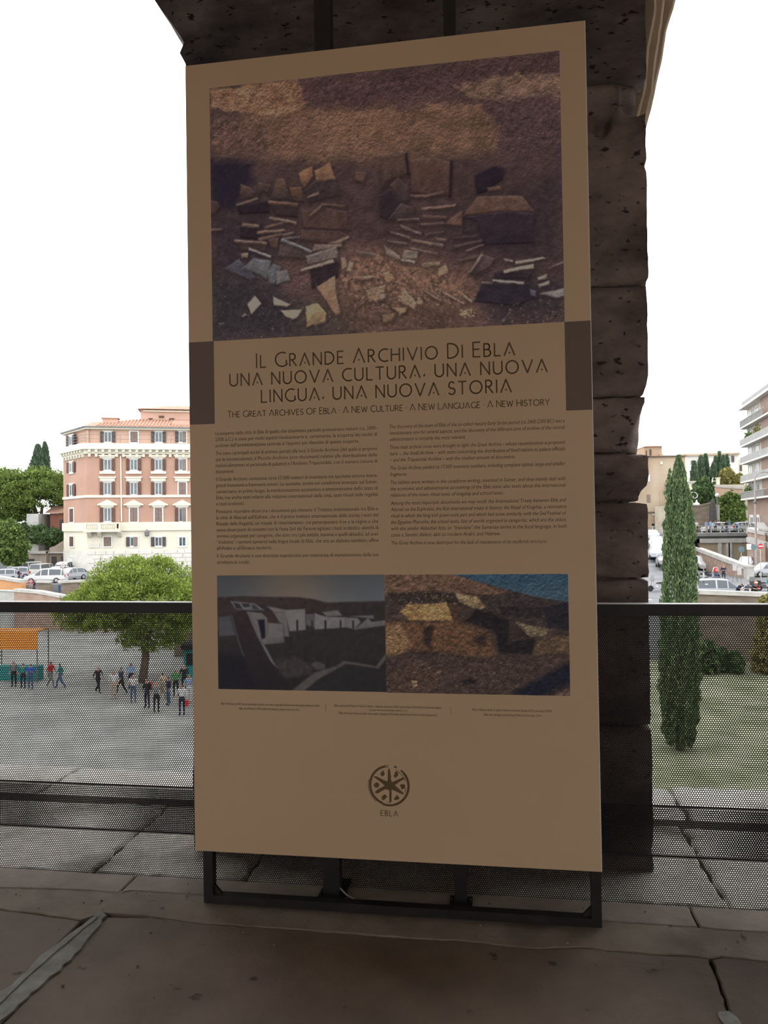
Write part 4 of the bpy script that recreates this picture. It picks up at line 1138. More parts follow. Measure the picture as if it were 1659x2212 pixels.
# right: street parapet near the cypress and the ramp up to the bridge
wall_run('street_wall', [(at(380, 1301, 62), PLAZA_Z), (at(1390, 1294, 60), PLAZA_Z), (at(1437, 1296, 60), PLAZA_Z)], 0, M_TUFA, 'lower end of the brown street wall left of the tall cypress', 'wall', 0.5, cap_h=0.35)
sw = wall_run('street_wall', [(at(1500, 1273, 58), PLAZA_Z), (at(1660, 1279, 56), PLAZA_Z), (at(1760, 1284, 54), PLAZA_Z)], 0, M_TUFA, 'brown tufa street wall with white coping right of the tall cypress', 'wall', 0.5, cap_h=0.3)
wall_run('ramp_wall', [(at(1490, 1176, 98), STREET_Z - 1), (at(1506, 1183, 96), STREET_Z - 1), (at(1560, 1203, 86), STREET_Z - 1), (at(1609, 1221, 80), STREET_Z - 1)], 0, M_BRICK, 'sloping brick ramp wall with a broad white coping below the bridge', 'wall', 0.5, cap_h=0.42)
pier_p = at(1610, 1250, 79)
root = empty('ramp_pier', (pier_p.x, pier_p.y, STREET_Z), 0, 'white stone pier at the lower end of the ramp wall', 'pier')
ztop = at(1610, 1221, 79).z - STREET_Z
b = MB(); b.box(0, 0.75, -.35, .35, -.02, ztop - .2); b.build('shaft', M_COPING, root)
b = MB(); b.box(-.08, 0.83, -.43, .43, ztop - .2, ztop); b.build('cap', M_COPING, root)

# ------------------------------------------------------------------ facades
def px_local(root, px, py):
    """(x, z) in a building's own frame where the line of sight meets its front plane (local y = 0)"""
    mi = root.matrix_basis.inverted()
    o = mi @ Vector((0, 0, EYE)); d = (mi.to_3x3() @ ray(px, py))
    k = -o.y / d.y
    p_ = o + d * k
    return p_.x, p_.z

M_SALMON = mat('salmon_stucco', (0.335, 0.20, 0.145), (0.385, 0.24, 0.18), scale=0.25, rough=0.9)
M_SALMON_L = mat('pale_salmon_stucco', (0.43, 0.28, 0.21), (0.48, 0.32, 0.25), scale=0.3, rough=0.9)
M_CREAMW = mat('cream_trim', (0.55, 0.52, 0.42), (0.61, 0.58, 0.48), scale=0.5, rough=0.85)
M_WHITEW = mat('white_frame', (0.56, 0.56, 0.54), (0.60, 0.60, 0.58), scale=2, rough=0.7)
M_SHUT = mat('brown_shutter', (0.085, 0.045, 0.036), (0.12, 0.065, 0.05), scale=3, rough=0.8)
M_SHUTL = mat('grey_brown_shutter', (0.16, 0.115, 0.095), (0.2, 0.15, 0.125), scale=3, rough=0.8)
M_SHUTD = mat('dark_shutter', (0.055, 0.045, 0.048), (0.08, 0.065, 0.066), scale=3, rough=0.8)
M_PANE = mat('window_glass', (0.05, 0.07, 0.085), (0.11, 0.14, 0.15), scale=0.9, rough=0.12, spec=0.6)
M_ROOF = mat('clay_roof_tiles', (0.30, 0.165, 0.115), (0.40, 0.24, 0.175), scale=1.5, rough=0.9)
M_GUTTER = mat('grey_gutter', (0.12, 0.12, 0.12), (0.17, 0.17, 0.16), scale=3, rough=0.6)
M_RUST = mat('rusticated_stone', (0.50, 0.48, 0.43), (0.58, 0.56, 0.51), scale=1.0, rough=0.9, bump=0.05, bscale=1.2)

def window(root, x0, x1, z0, z1, style, shut=None, sw_=None, y=0.0, surround=True, name='window'):
    """window > pane(s), shutters; style open / closed / half / plain"""
    shut = shut or M_SHUT
    w = x1 - x0; sw_ = sw_ or w * 0.48
    bb = MB()
    t = 0.16
    if surround:
        for (a, c, e, f_) in ((x0 - t, x0, z0 - t, z1 + t), (x1, x1 + t, z0 - t, z1 + t), (x0, x1, z1, z1 + t), (x0, x1, z0 - t, z0)):
            bb.box(a, c, y - .10, y + .05, e, f_)
    if style != 'closed':
        mw = w * 0.09
        for (a, c) in ((x0, x0 + mw), (x1 - mw, x1), ((x0 + x1) / 2 - mw / 2, (x0 + x1) / 2 + mw / 2)):
            bb.box(a, c, y - .05, y + .02, z0, z1)
        bb.box(x0, x1, y - .05, y + .02, z1 - mw, z1); bb.box(x0, x1, y - .05, y + .02, z0, z0 + mw)
    wo = bb.build(name, M_WHITEW, root) if bb.v else None
    if style == 'closed':
        for (a, c) in ((x0, (x0 + x1) / 2 - .015), ((x0 + x1) / 2 + .015, x1)):
            q = MB(); q.box(a, c, y - .07, y - .01, z0, z1)
            for i in range(7):
                zz = z0 + (z1 - z0) * (i + .5) / 7; q.box(a + .06, c - .06, y - .085, y - .07, zz - .03, zz + .03)
            q.build('shutter', shut, wo or root)
        return wo
    for k in (0, 1):
        a = x0 + (x1 - x0) * k / 2; c = a + w / 2
        q = MB(); q.box(a, c, y - .02, y + .03, z0, z1); q.build('pane', M_PANE, wo)
    if style in ('open', 'half'):
        q = MB(); q.box(x0 - sw_ - .02, x0 - .02, y - .18, y - .11, z0, z1)
        for i in range(7):
            zz = z0 + (z1 - z0) * (i + .5) / 7; q.box(x0 - sw_ + .05, x0 - .09, y - .195, y - .18, zz - .03, zz + .03)
        q.build('shutter', shut, wo)
        q = MB()
        if style == 'open': q.box(x1 + .02, x1 + sw_ + .02, y - .18, y - .11, z0, z1)
        else: q.box((x0 + x1) / 2, x1, y - .18, y - .09, z0, z1)
        q.build('shutter', shut if style == 'open' else M_SHUTL, wo)
    return wo

# ---- salmon apartment building on the left
D0 = 100.0
c0 = at(188, 1188, D0)
GZ = STREET_Z - 0.6
sal = empty('apartment_building', (c0.x, c0.y, GZ), math.radians(12), 'salmon apartment building with brown shutters and a cream balcony behind the pine', 'building')
X = lambda px, py=1070: px_local(sal, px, py)[0]
Z = lambda py, px=290: px_local(sal, px, py)[1]
XR = X(470)
def front(name, py0, py1, m, proud=0.0, x0=0.0, x1=None, px=290):
    q = MB(); q.box(x0, XR if x1 is None else x1, -proud, 1.0, Z(py1, px), Z(py0, px)); return q.build(name, m, sal)
# chamfered corner: the facade turns away to the left of x = 0
CH = math.radians(62)
cdx, cdy = -math.cos(CH), math.sin(CH)
CW = 9.0
def cham(name, z0, z1, m, proud=0.0, w=CW):
    nx, ny = -math.sin(CH) * proud, -math.cos(CH) * proud
    q = MB(); e = 0.4 * proud
    q.prism([(e * 0, -proud), (nx - 0.0, ny - 0.0), (cdx * w + nx, cdy * w + ny), (cdx * w + 1.0, cdy * w + 1.0), (1.0, 1.0)], 'z', z0, z1)
    return q.build(name, m, sal)
z = {k: Z(v) for k, v in dict(base=1188.5, f1b=1146.5, balt=1128, str0=1074.6, str1=1069, cor0=981, cor1=959, att=928, eave=925).items()}
for nm, a, c, m, pr in [('rusticated_base', -0.3, z['base'], M_RUST, 0.06), ('ground_storey', z['base'], z['f1b'], M_CREAMW, 0.0), ('balcony_band', z['f1b'], z['balt'], M_CREAMW, 0.22),
                        ('facade', z['balt'], z['cor0'], M_SALMON, 0.0), ('string_course', z['str0'], z['str1'], M_CREAMW, 0.14), ('cornice', z['cor0'], z['cor0'] + .55, M_CREAMW, 0.25),
                        ('cornice', z['cor0'] + .55, z['cor1'], M_CREAMW, 0.75), ('attic', z['cor1'], z['att'], M_SALMON_L, -0.35), ('eaves', z['att'], z['eave'], M_CREAMW, 0.25), ('gutter', z['eave'], z['eave'] + .16, M_GUTTER, 0.45)]:
    q = MB(); q.box(0.0, XR, -pr, 12, a, c); q.build(nm, m, sal)
    if pr > -0.1: cham(nm, a, c, m, pr)
    else: cham(nm, a, c, m, -0.3)
# stone courses of the base
q = MB()
rr = random.Random(4)
for i in range(7):
    zz = -0.2 + i * (z['base'] + .2) / 7; x = 0.05 + (i % 2) * .5
    while x < XR - 1.5:
        w = rr.uniform(.9, 1.7); q.box(x, x + w - .08, -0.13, 0, zz + .05, zz + (z['base'] + .2) / 7 - .04); x += w
tag(q.build('base_stone', M_RUST, sal), kind='stuff')
# modillions under the cornice
for i in range(26):
    x = 0.25 + i * 0.83
    if x > XR: break
    q = MB(); q.box(x, x + .34, -0.62, -0.2, z['cor0'] + .2, z['cor0'] + .58); q.build('modillion', M_CREAMW, sal)
    q = MB(); q.box(x - .02, x + .3, -0.34, 0, z['cor0'] - .38, z['cor0'] - .02); q.build('modillion', M_CREAMW, sal)
for i in range(8):
    k = 0.5 + i * 1.05
    for (a_, c_, zz0, zz1) in ((0.2, 0.62, .2, .58), (0, .34, -.38, -.02)):
        px_, py_ = cdx * k, cdy * k
        nx, ny = -math.sin(CH), -math.cos(CH)
        q = MB(); q.prism([(px_ + nx * a_, py_ + ny * a_), (px_ + nx * c_, py_ + ny * c_), (px_ + nx * c_ + cdx * .34, py_ + ny * c_ + cdy * .34), (px_ + nx * a_ + cdx * .34, py_ + ny * a_ + cdy * .34)], 'z', z['cor0'] + zz0, z['cor0'] + zz1)
        q.build('modillion', M_CREAMW, sal)
cols = [232.3, 289.0, 342.4, 394.0]
def win_row(y0, y1, styles, shut, wpx=15.0, lintel=None, sill=None, ped=False, y=0.0):
    for cpx, st in zip(cols, styles):
        xc = X(cpx, (y0 + y1) / 2); w = wpx / FPX * D0 * 0.5 / math.cos(math.radians(12)) * 1.02
        z0, z1 = Z(y1, cpx), Z(y0, cpx)
        wo = window(sal, xc - w, xc + w, z0, z1, st, shut if st != 'closed' else M_SHUTL, y=y)
        if lintel:
            q = MB(); q.box(xc - w - .45, xc + w + .45, y - .22, y, z1 + .15, z1 + .15 + lintel)
            q.box(xc - w - .6, xc + w + .6, y - .32, y, z1 + .12 + lintel, z1 + .3 + lintel)
            q.build('lintel', M_CREAMW, wo)
        if sill:
            q = MB(); q.box(xc - w - .5, xc + w + .5, y - .25, y, z0 - .16 - sill, z0 - .14); q.build('sill', M_CREAMW, wo)
        if ped:
            q = MB(); zz = z1 + .3; q.box(xc - w - .35, xc + w + .35, y - .2, y, z1 + .1, zz)
            q.prism([(xc - w - .75, zz), (xc + w + .75, zz), (xc + w + .75, zz + .15), (xc, zz + .75), (xc - w - .75, zz + .15)], 'y', y - .3, y)
            q.build('pediment', M_CREAMW, wo)
win_row(932, 955, ['open', 'closed', 'open', 'half'], M_SHUTD, 15, y=0.35)
win_row(992, 1016, ['open', 'open', 'open', 'half'], M_SHUT, 15, 0.22, 0.3)
win_row(1042, 1069, ['open', 'open', 'open', 'closed'], M_SHUT, 15, 0.42)
win_row(1097, 1127, ['open', 'closed', 'closed', 'half'], M_SHUT, 15, ped=True)
win_row(1160, 1180, ['closed', 'half', 'open', 'plain'], M_SHUTD, 15)
# windows of the chamfered corner: one narrow bay, built in a turned frame
turn = empty('corner_bay', (0, 0, 0)); turn.parent = sal
for nm, y0, y1, st in [('w', 932, 955, 'open'), ('w', 992, 1016, 'open'), ('w', 1042, 1069, 'open'), ('w', 1097, 1127, 'closed'), ('w', 1160, 1182, 'closed'), ('w', 1206, 1222, 'plain')]:
    k0 = CW * 0.62
    wo = window(sal, -0.8, 0.8, 0, Z(y0, 180) - Z(y1, 180), st, M_SHUT if y0 > 960 else M_SHUTD)
    wo.location = (cdx * k0 - math.sin(CH) * .02, cdy * k0 - math.cos(CH) * .02, Z(y1, 180))
    wo.rotation_euler = (0, 0, -CH)
bpy.data.objects.remove(turn)
# balcony over the ground storey with its balusters
bx0, bx1 = -0.3, X(262, 1140)
q = MB(); q.box(bx0, bx1, -1.3, -0.2, Z(1146.5) - .1, Z(1143)); bal = q.build('balcony', M_CREAMW, sal)
q = MB(); q.box(bx0, bx1, -1.3, -1.05, Z(1131.5), Z(1128)); q.build('balcony_rail', M_CREAMW, bal)
for xx in (bx0, X(214), X(252, 1140), bx1 - .4):
    q = MB(); q.box(xx, xx + .4, -1.3, -1.02, Z(1143), Z(1131)); q.build('balcony_pier', M_CREAMW, bal)
i = 0; xx = bx0 + .55
while xx < bx1 - .3:
    q = MB(); q.lathe([(.05, 0), (.09, .15), (.1, .3), (.05, .5), (.07, Z(1131.5) - Z(1143))], (xx, -1.17, Z(1143)), 6); q.build('baluster', M_CREAMW, bal); xx += 0.26
for xx in (X(190), X(212), X(255)):
    q = MB(); q.prism([(-1.2, Z(1147)), (-.05, Z(1147)), (-.05, Z(1160)), (-.3, Z(1159)), (-1.1, Z(1150))], 'x', xx, xx + .45); q.build('bracket', M_CREAMW, bal)
# rain pipe, wall lantern, stone tablet
q = MB(); q.tube([(X(261, 1000), -.12, Z(985)), (X(262.5), -.12, Z(1126))], .09, 6); q.build('drainpipe', M_CREAMW, sal)
lx, lz = X(318, 1150), Z(1151); q = MB(); q.lathe([(.12, 0), (.28, .15), (.32, .6), (.1, .85), (.05, .95)], (lx, -.45, lz - .5), 6); q.box(lx - .04, lx + .04, -.45, 0, lz + .3, lz + .4)
q.build('lantern', M_GUTTER, sal)
x0_, x1_ = X(192.5, 1178), X(215, 1178); q = MB(); q.box(x0_, x1_, -.1, 0, Z(1182), Z(1173)); q.build('stone_tablet', M_RUST, sal)
# attic terrace railing
q = MB()
for i in range(10):
    x = i * 2.1; q.tube([(x, -.6, z['cor1']), (x, -.6, z['cor1'] + 1.1)], .025, 5)
for hz in (.55, 1.1): q.tube([(0, -.6, z['cor1'] + hz), (XR, -.6, z['cor1'] + hz)], .022, 5)
for hz in (.4, .75, 1.1): q.tube([(0, -.6, z['cor1'] + hz), (cdx * CW - .6, cdy * CW, z['cor1'] + hz)], .03, 5)
q.build('terrace_railing', M_GUTTER, sal)
# tiled roof with rounded tile rows, chimney, roof wall, upper block behind
rz0 = z['eave'] + .16; rz1 = Z(908) + .85
q = MB()
q.add([(-.45, -.45, rz0), (XR, -.45, rz0), (XR, 6, rz1), (X(262, 915) + 1, 6, rz1), (cdx * CW - .4, cdy * CW, rz0), (-.3, 7.5, rz1 - .2)], [(0, 1, 2, 3), (0, 3, 5, 4), (3, 2, 5)])
rf = q.build('roof', M_ROOF, sal)
for i in range(48):
    x = 1.4 + i * 0.42
    if x > XR: break
    k0 = max(0.0, min(.9, 1 - (x + .45) / (X(262, 915) + 1.45))) * 6
    q = MB(); q.tube([(x, -.45, rz0 + .03), (x, 6 - k0, rz0 + (rz1 - rz0) * (6.45 - k0) / 6.45 + .03)], .12, 5); q.build('tile_row', M_ROOF, rf)
q = MB(); a, c = X(216, 915), X(250, 915); q.box(a, c, 2.2, 3.4, rz0, Z(906) + .35); ch = q.build('chimney', M_SALMON_L, sal)
q = MB(); q.box(a - .15, c + .15, 2.05, 3.55, Z(906) + .35, Z(904) + .35); q.build('chimney_cap', M_ROOF, ch)
q = MB(); q.box(X(371, 915), XR, 1.2, 4.5, rz0, Z(910) + .35); q.build('roof_wall', M_SALMON_L, sal)
q = MB(); q.box(X(294, 900), XR, 6.0, 14, rz0, Z(885) + .9); q.build('upper_block', M_SALMON_L, sal)
q = MB(); q.box(X(300, 900), XR, 5.7, 14, Z(890) + .88, Z(886.5) + .88); q.build('upper_trim', M_CREAMW, sal)
q = MB(); a = X(288, 885); q.add([(a, 5.2, Z(885) + .9), (XR, 5.2, Z(885) + .9), (XR, 14.5, Z(885) + .9), (a, 14.5, Z(885) + .9), (a + 4, 9, Z(876) + 1.35), (XR, 9, Z(876) + 1.35)], [(0, 1, 5, 4), (1, 2, 5), (2, 3, 4, 5), (3, 0, 4), (0, 3, 2, 1)])
q.build('upper_roof', M_ROOF, sal)
for a, c, e, f_ in ((312, 322, 903, 906), (336, 348, 897, 902), (360, 371, 902, 908)):
    q = MB(); q.box(X(a, 900), X(c, 900), 5.9, 6.1, Z(f_) + .8, Z(e) + .8); q.build('upper_window', M_SHUT, sal)

# ---- things around the left street
lowp = at(108, 1150, 116)
lb = empty('low_house', (lowp.x, lowp.y, -1.6), math.radians(4), 'low red-brown house with a tiled eave under the far umbrella pine', 'building')
xa, za = px_local(lb, 108, 1142); xb, zb = px_local(lb, 165, 1104)
q = MB(); q.box(xa, xb + 3, 0, 6, -1, zb - .3); q.build('wall', mat('red_brown_wall', (0.20, 0.085, 0.06), (0.26, 0.115, 0.08), scale=0.8, rough=0.9), lb)
q = MB(); q.add([(xa - .4, -.7, zb - .3), (xb + 3, -.7, zb - .3), (xb + 3, 3, zb + .9), (xa - .4, 3, zb + .9), (xa - .4, -.7, zb - .1), (xb + 3, -.7, zb - .1)], [(0, 1, 5, 4), (4, 5, 2, 3), (0, 4, 3), (1, 2, 5)])
q.build('roof', M_ROOF, lb)
x0_, z0_ = px_local(lb, 129, 1140); q = MB(); q.box(x0_, x0_ + 2.2, -.1, .1, -0.9, z0_ + 1.2); q.build('doorway', M_SHUTD, lb)
# tall retaining wall with garage openings behind the parked cars
rp = at(35, 1240, 108)
rw = empty('retaining_wall', (rp.x, rp.y, STREET_Z - .5), 0, 'tan retaining wall with a garage opening behind the parked cars', 'wall')
xl = lambda px, py=1200: px_local(rw, px, py)[0]; zl = lambda py, px=90: px_local(rw, px, py)[1]
M_TANW = mat('tan_render', (0.25, 0.205, 0.165), (0.34, 0.285, 0.235), scale=0.5, rough=0.95, c3=(0.17, 0.13, 0.1), scale3=.3)
q = MB(); q.box(xl(-40), xl(38), 0, 6, -.2, zl(1205)); q.build('wall_body', M_TANW, rw)
q = MB(); q.prism([(xl(38), -.2), (xl(100), -.2), (xl(100), zl(1190)), (xl(60), zl(1192)), (xl(38), zl(1202))], 'y', 0, 6); q.build('wall_body', M_TANW, rw)
q = MB(); q.prism([(xl(100), -.2), (xl(172), -.2), (xl(172), zl(1160)), (xl(140), zl(1163)), (xl(112), zl(1180)), (xl(100), zl(1184))], 'y', 1.0, 7); q.build('wall_body', M_TANW, rw)
q = MB(); q.box(xl(66), xl(100), -.25, .4, zl(1196), zl(1191.5)); q.box(xl(100), xl(145), .6, 1.2, zl(1196), zl(1193)); q.build('wall_trim', M_COPING, rw)
q = MB(); q.box(xl(40), xl(74), -.06, .1, -.1, zl(1207)); q.build('garage_opening', mat('dark_green_shade', (0.02, 0.03, 0.025), (0.035, 0.05, 0.035), scale=2), rw)
for a, c in ((105, 116), (126, 140)):
    q = MB(); q.box(xl(a), xl(c), .9, 1.05, -.1, zl(1203)); q.build('doorway', M_SHUTD, rw)
q = MB(); q.box(xl(148.5), xl(154), .9, 1.02, zl(1206), zl(1195)); q.build('notice_board', M_WHITEW, rw)
q = MB(); q.box(xl(-40), xl(17), -.5, -.4, -.1, zl(1209)); q.build('metal_gate', mat('grey_gate', (0.16, 0.165, 0.17), (0.2, 0.2, 0.21), scale=2), rw)
q = MB(); q.box(xl(18), xl(36), -.5, -.2, -.1, zl(1208)); q.build('gate_pier', M_GREYW, rw)
q = MB(); q.box(xl(15), xl(42), 6, 14, -.1, zl(1108)); q.build('grey_house_wall', M_GREYW, rw)
# ------------------------------------------------------------------ trees
def leaf_quads(c, d, size, rng, aspect=0.45):
    """rhombic leaves at centres c (n,3); d = preferred directions (n,3) or None"""
    n = len(c)
    if d is None: d = rng.normal(size=(n, 3))
    d = d / (np.linalg.norm(d, axis=1, keepdims=True) + 1e-9)
    r = rng.normal(size=(n, 3)); s = np.cross(d, r); s /= (np.linalg.norm(s, axis=1, keepdims=True) + 1e-9)
    L = size * rng.uniform(0.7, 1.35, (n, 1)); w = L * aspect
    return np.stack([c - d * L * .5, c + s * w * .5, c + d * L * .5, c - s * w * .5], 1).reshape(-1, 3)
def puffs(cent, rad, n_each, size, rng, aspect=0.4, squash=0.8, upbias=0.35):
    out = []
    for c, r in zip(cent, rad):
        v = rng.normal(size=(n_each, 3)); v /= np.linalg.norm(v, axis=1, keepdims=True)
        v[:, 2] = np.where(v[:, 2] < -.3, -v[:, 2] * .6, v[:, 2])
        rr = r * rng.uniform(.45, 1.0, (n_each, 1)) ** .6
        p_ = c + v * rr * np.array([1, 1, squash])
        out.append(leaf_quads(p_, v + rng.normal(size=v.shape) * .5 + np.array([0, 0, upbias]), size, rng, aspect))
    return np.concatenate(out)
HILL_Z = at(1540, 1047, 127).z
LF_PINE = leafmat('pine_needles', (0.075, 0.115, 0.022), (0.165, 0.225, 0.04), (0.30, 0.36, 0.07))
LF_PINE_D = leafmat('far_pine_needles', (0.06, 0.10, 0.026), (0.125, 0.185, 0.043), (0.225, 0.285, 0.065))
LF_CYP = leafmat('cypress_scales', (0.04, 0.078, 0.034), (0.09, 0.14, 0.062), (0.19, 0.235, 0.11), 0.12)
LF_CYP_F = leafmat('far_cypress_scales', (0.06, 0.10, 0.06), (0.085, 0.135, 0.08), (0.115, 0.165, 0.10), 0.12)
LF_BROAD = leafmat('broad_leaves', (0.04, 0.075, 0.032), (0.075, 0.125, 0.05), (0.13, 0.19, 0.07))
LF_YEL = leafmat('yellowing_leaves', (0.13, 0.13, 0.035), (0.23, 0.21, 0.07), (0.33, 0.29, 0.12))
LF_IVY = leafmat('ivy_leaves', (0.055, 0.095, 0.025), (0.10, 0.155, 0.04), (0.165, 0.225, 0.06))
M_BARK = mat('pine_bark', (0.085, 0.06, 0.045), (0.16, 0.115, 0.085), scale=3, rough=0.95, stretch=(1, 1, .3))

def tree(name, label, base, trunk_paths, leaves, lm, cat='tree', group=None, leaf_name='foliage'):
    root = empty(name, base, 0, label, cat, group)
    for path, rad in trunk_paths:
        q = MB(); q.tube([Vector(p_) - Vector(base) for p_ in path], rad, 7); q.build('trunk', M_BARK, root, smooth=True)
    if leaves is not None:
        tag(quads_mesh(leaf_name, leaves - np.array(base), 4, lm, root), kind='stuff')
    return root
rng = np.random.default_rng(11)
# -- round pine in the near left: crown of many needle puffs
def crown(c, R, n, rng, low=-0.55):
    v = []
    while len(v) < n:
        q = rng.normal(size=3); q /= np.linalg.norm(q)
        if q[2] > low: v.append(q * rng.uniform(.72, 1.0))
    return np.array(c) + np.array(v) * np.array(R)
d = 52.0
cc = at(305, 1292, d)
base = on_z(308, 1474, PLAZA_Z)
cen = np.concatenate([crown((cc.x, d, cc.z - .2), (4.0, 3.5, 2.85), 250, rng, -.7), crown((cc.x, d, cc.z - .3), (3.0, 2.7, 2.1), 90, rng, -.9)])
cen = np.concatenate([cen, crown((at(215, 1300, d).x, d, at(215, 1330, d).z), (2.0, 1.8, 1.9), 60, rng), crown((at(160, 1318, d).x, d + .5, at(160, 1330, d).z), (1.0, 1.2, 1.2), 28, rng),
                      crown((cc.x + .6, d, cc.z - 2.3), (2.6, 2.4, 1.2), 60, rng, -1)])
lv = puffs(cen, rng.uniform(.5, .9, len(cen)), 190, 0.18, rng, 0.36)
mid = Vector((cc.x + .2, d, cc.z - 2.2))
tree('pine_tree', 'round bright green pine in front of the salmon building', base,
     [([base, base.lerp(mid, .5) + Vector((.15, 0, 0)), mid, Vector((cc.x, d, cc.z + .5))], [.30, .25, .2, .1]), ([mid - Vector((0, 0, .8)), Vector((cc.x - 2.2, d, cc.z - .6))], [.14, .06]), ([mid - Vector((0, 0, .4)), Vector((cc.x + 2.3, d, cc.z - .3))], [.14, .06])], lv, LF_PINE)
# -- umbrella pine on the far terrace
d = 118.0
c1 = at(70, 1075, d); bs = at(74, 1194, d)
cen = np.concatenate([crown((at(78, 1062, d).x, d, at(78, 1068, d).z), (5.4, 5, 3.8), 260, rng, -.6), crown((at(12, 1060, d).x, d - 1, at(12, 1082, d).z), (4.8, 4.5, 4.5), 220, rng, -.8), crown((at(20, 1100, d).x, d - 2, at(40, 1095, d).z), (3.4, 3, 2.8), 90, rng, -.9), crown((at(138, 1070, d).x, d + 4, at(138, 1080, d).z), (2.4, 2.5, 3.9), 90, rng, -.9)])
lv = puffs(cen, rng.uniform(.8, 1.3, len(cen)), 95, 0.36, rng, 0.42)
top = at(84, 1095, d)
tree('umbrella_pine', 'large umbrella pine with forked trunk left of the salmon building', bs,
     [([bs, at(72, 1150, d), at(78, 1112, d), at(72, 1085, d)], [.6, .45, .38, .2]), ([at(86, 1192, d), at(78, 1155, d), at(88, 1118, d), at(92, 1090, d)], [.5, .36, .3, .16]), ([at(78, 1118, d), at(40, 1085, d)], [.25, .1])], lv, LF_PINE_D)
# -- twin cypresses showing over it
def cypress(name, label, px, ytop, ybase, d, wpx, lm, n, size, group=None, lean=0.0, pw=0.75, zbase=None):
    b0 = at(px, ybase, d); t0 = at(px + lean, ytop, d)
    if zbase is not None: b0 = Vector((b0.x, b0.y, zbase))
    R = wpx / 2 / FPX * d; Hh = t0.z - b0.z
    k = rng.uniform(0, 1, n); th = rng.uniform(0, 2 * PI, n)
    lob = 1 + .14 * np.sin(th * 3 + k * 9) + .10 * np.sin(th * 7 + k * 23) + .08 * np.sin(k * 60 + th * 2)
    prof = np.minimum(1, (1 - k) ** .55 * 1.25) * np.minimum(1, .55 + k * 3) * lob
    rr = R * prof * rng.uniform(.72, 1.0, n)
    c = np.stack([b0.x + (t0.x - b0.x) * k + rr * np.cos(th), np.full(n, d) + rr * np.sin(th), b0.z + Hh * (.03 + k * .97)], 1)
    dr = np.stack([np.cos(th) * .55, np.sin(th) * .55, np.ones(n) * 1.4], 1) + rng.normal(size=(n, 3)) * .3
    return tree(name, label, b0, [([b0, Vector((b0.x, d, b0.z + Hh * .8))], [R * .22, R * .05])], leaf_quads(c, dr, size, rng, .38), lm, 'tree', group)
cypress('cypress', 'shorter of the twin dark cypress tops above the umbrella pine', 82, 961, 1040, 124, 32, LF_CYP_F, 3500, .55)
cypress('cypress', 'taller of the twin dark cypress tops above the umbrella pine', 97, 956, 1045, 125, 24, LF_CYP_F, 3000, .55)
# -- hedge and broadleaf bush by the retaining wall
d = 106.0
def bush(name, label, ellips, d, lm, n, size, cat='bush', group=None, z0=None, asp=.55):
    cs = []
    for (px, py, rx, ry, dd) in ellips:
        c = at(px, py, d + dd); Rx, Rz = rx / FPX * d, ry / FPX * d
        v = rng.normal(size=(n // len(ellips), 3)); v /= np.linalg.norm(v, axis=1, keepdims=True)
        k = 1 + .12 * np.sin(v[:, :1] * 9 + v[:, 2:] * 7) + .08 * np.sin(v[:, 1:2] * 17)
        cs.append(np.array(c) + v * rng.uniform(.8, 1.0, (len(v), 1)) * k * np.array([Rx, min(Rx, Rz), Rz]))
    cs = np.concatenate(cs)
    e = ellips[0]; b0 = at(e[0], e[1] + e[3], d + e[4])
    if z0 is not None: b0.z = z0
    return tree(name, label, b0, [([b0, at(e[0], e[1], d + e[4])], [.12 * d / 60, .04 * d / 60])], leaf_quads(cs, None, size, rng, asp), lm, cat, group)
bush('hedge', 'dark clipped hedge on the terrace behind the forked pine trunk', [(112, 1160, 28, 18, 0), (85, 1155, 25, 20, 1), (140, 1162, 20, 15, 0), (50, 1150, 22, 20, 2)], 112, LF_BROAD, 7000, .5)
bush('bushy_tree', 'leafy green tree standing over the metal gate at far left', [(25, 1180, 36, 32, 0), (-5, 1170, 36, 36, 0), (18, 1150, 30, 26, 0), (30, 1205, 26, 16, 0)], 102, LF_IVY, 9000, .5, 'tree')
# -- tall cypress in the right foreground
d = 35.0
b0 = at(1469, 1612, d)
for (px, yt, w, n, lean) in [(1469, 992, 74, 0, 0)]: pass
n = 34000
k = rng.uniform(0, 1, n) ** 1.0; th = rng.uniform(0, 2 * PI, n)
t0 = at(1466, 990, d); Hh = t0.z - PLAZA_Z; R = 37 / FPX * d
prof = np.interp(k, [0, .05, .2, .5, .72, .85, .93, 1.0], [.75, .95, 1.04, .98, .80, .60, .36, .06])
lob = 1 + .10 * np.sin(th * 4 + k * 11) + .09 * np.sin(th * 9 - k * 31) + .07 * np.sin(k * 90 + th * 3)
rr = R * prof * lob * rng.uniform(.66, 1.0, n) ** .7
c = np.stack([b0.x + (t0.x - b0.x) * k + rr * np.cos(th), d + rr * np.sin(th), PLAZA_Z + .3 + Hh * k * .985], 1)
dr = np.stack([np.cos(th) * .5, np.sin(th) * .5, np.ones(n) * 1.5], 1) + rng.normal(size=(n, 3)) * .28
lv = [leaf_quads(c, dr, .17, rng, .34)]
for (px0, y0, px1, y1, r) in [(1440, 1075, 1447, 1015, .16), (1496, 1150, 1488, 1060, .2), (1502, 1260, 1497, 1190, .2), (1438, 1200, 1441, 1120, .18), (1455, 1060, 1460, 1000, .2), (1478, 1060, 1474, 1000, .2)]:     # side spires
    a, e = np.array(at(px0, y0, d - .2)), np.array(at(px1, y1, d - .2)); m_ = 500; kk = rng.uniform(0, 1, (m_, 1))
    p_ = a + (e - a) * kk + rng.normal(size=(m_, 3)) * r * .45 * (1 - kk * .8)
    lv.append(leaf_quads(p_, np.tile([0, 0, 1.5], (m_, 1)) + rng.normal(size=(m_, 3)) * .3, .16, rng, .34))
b0 = Vector((b0.x, d, PLAZA_Z))
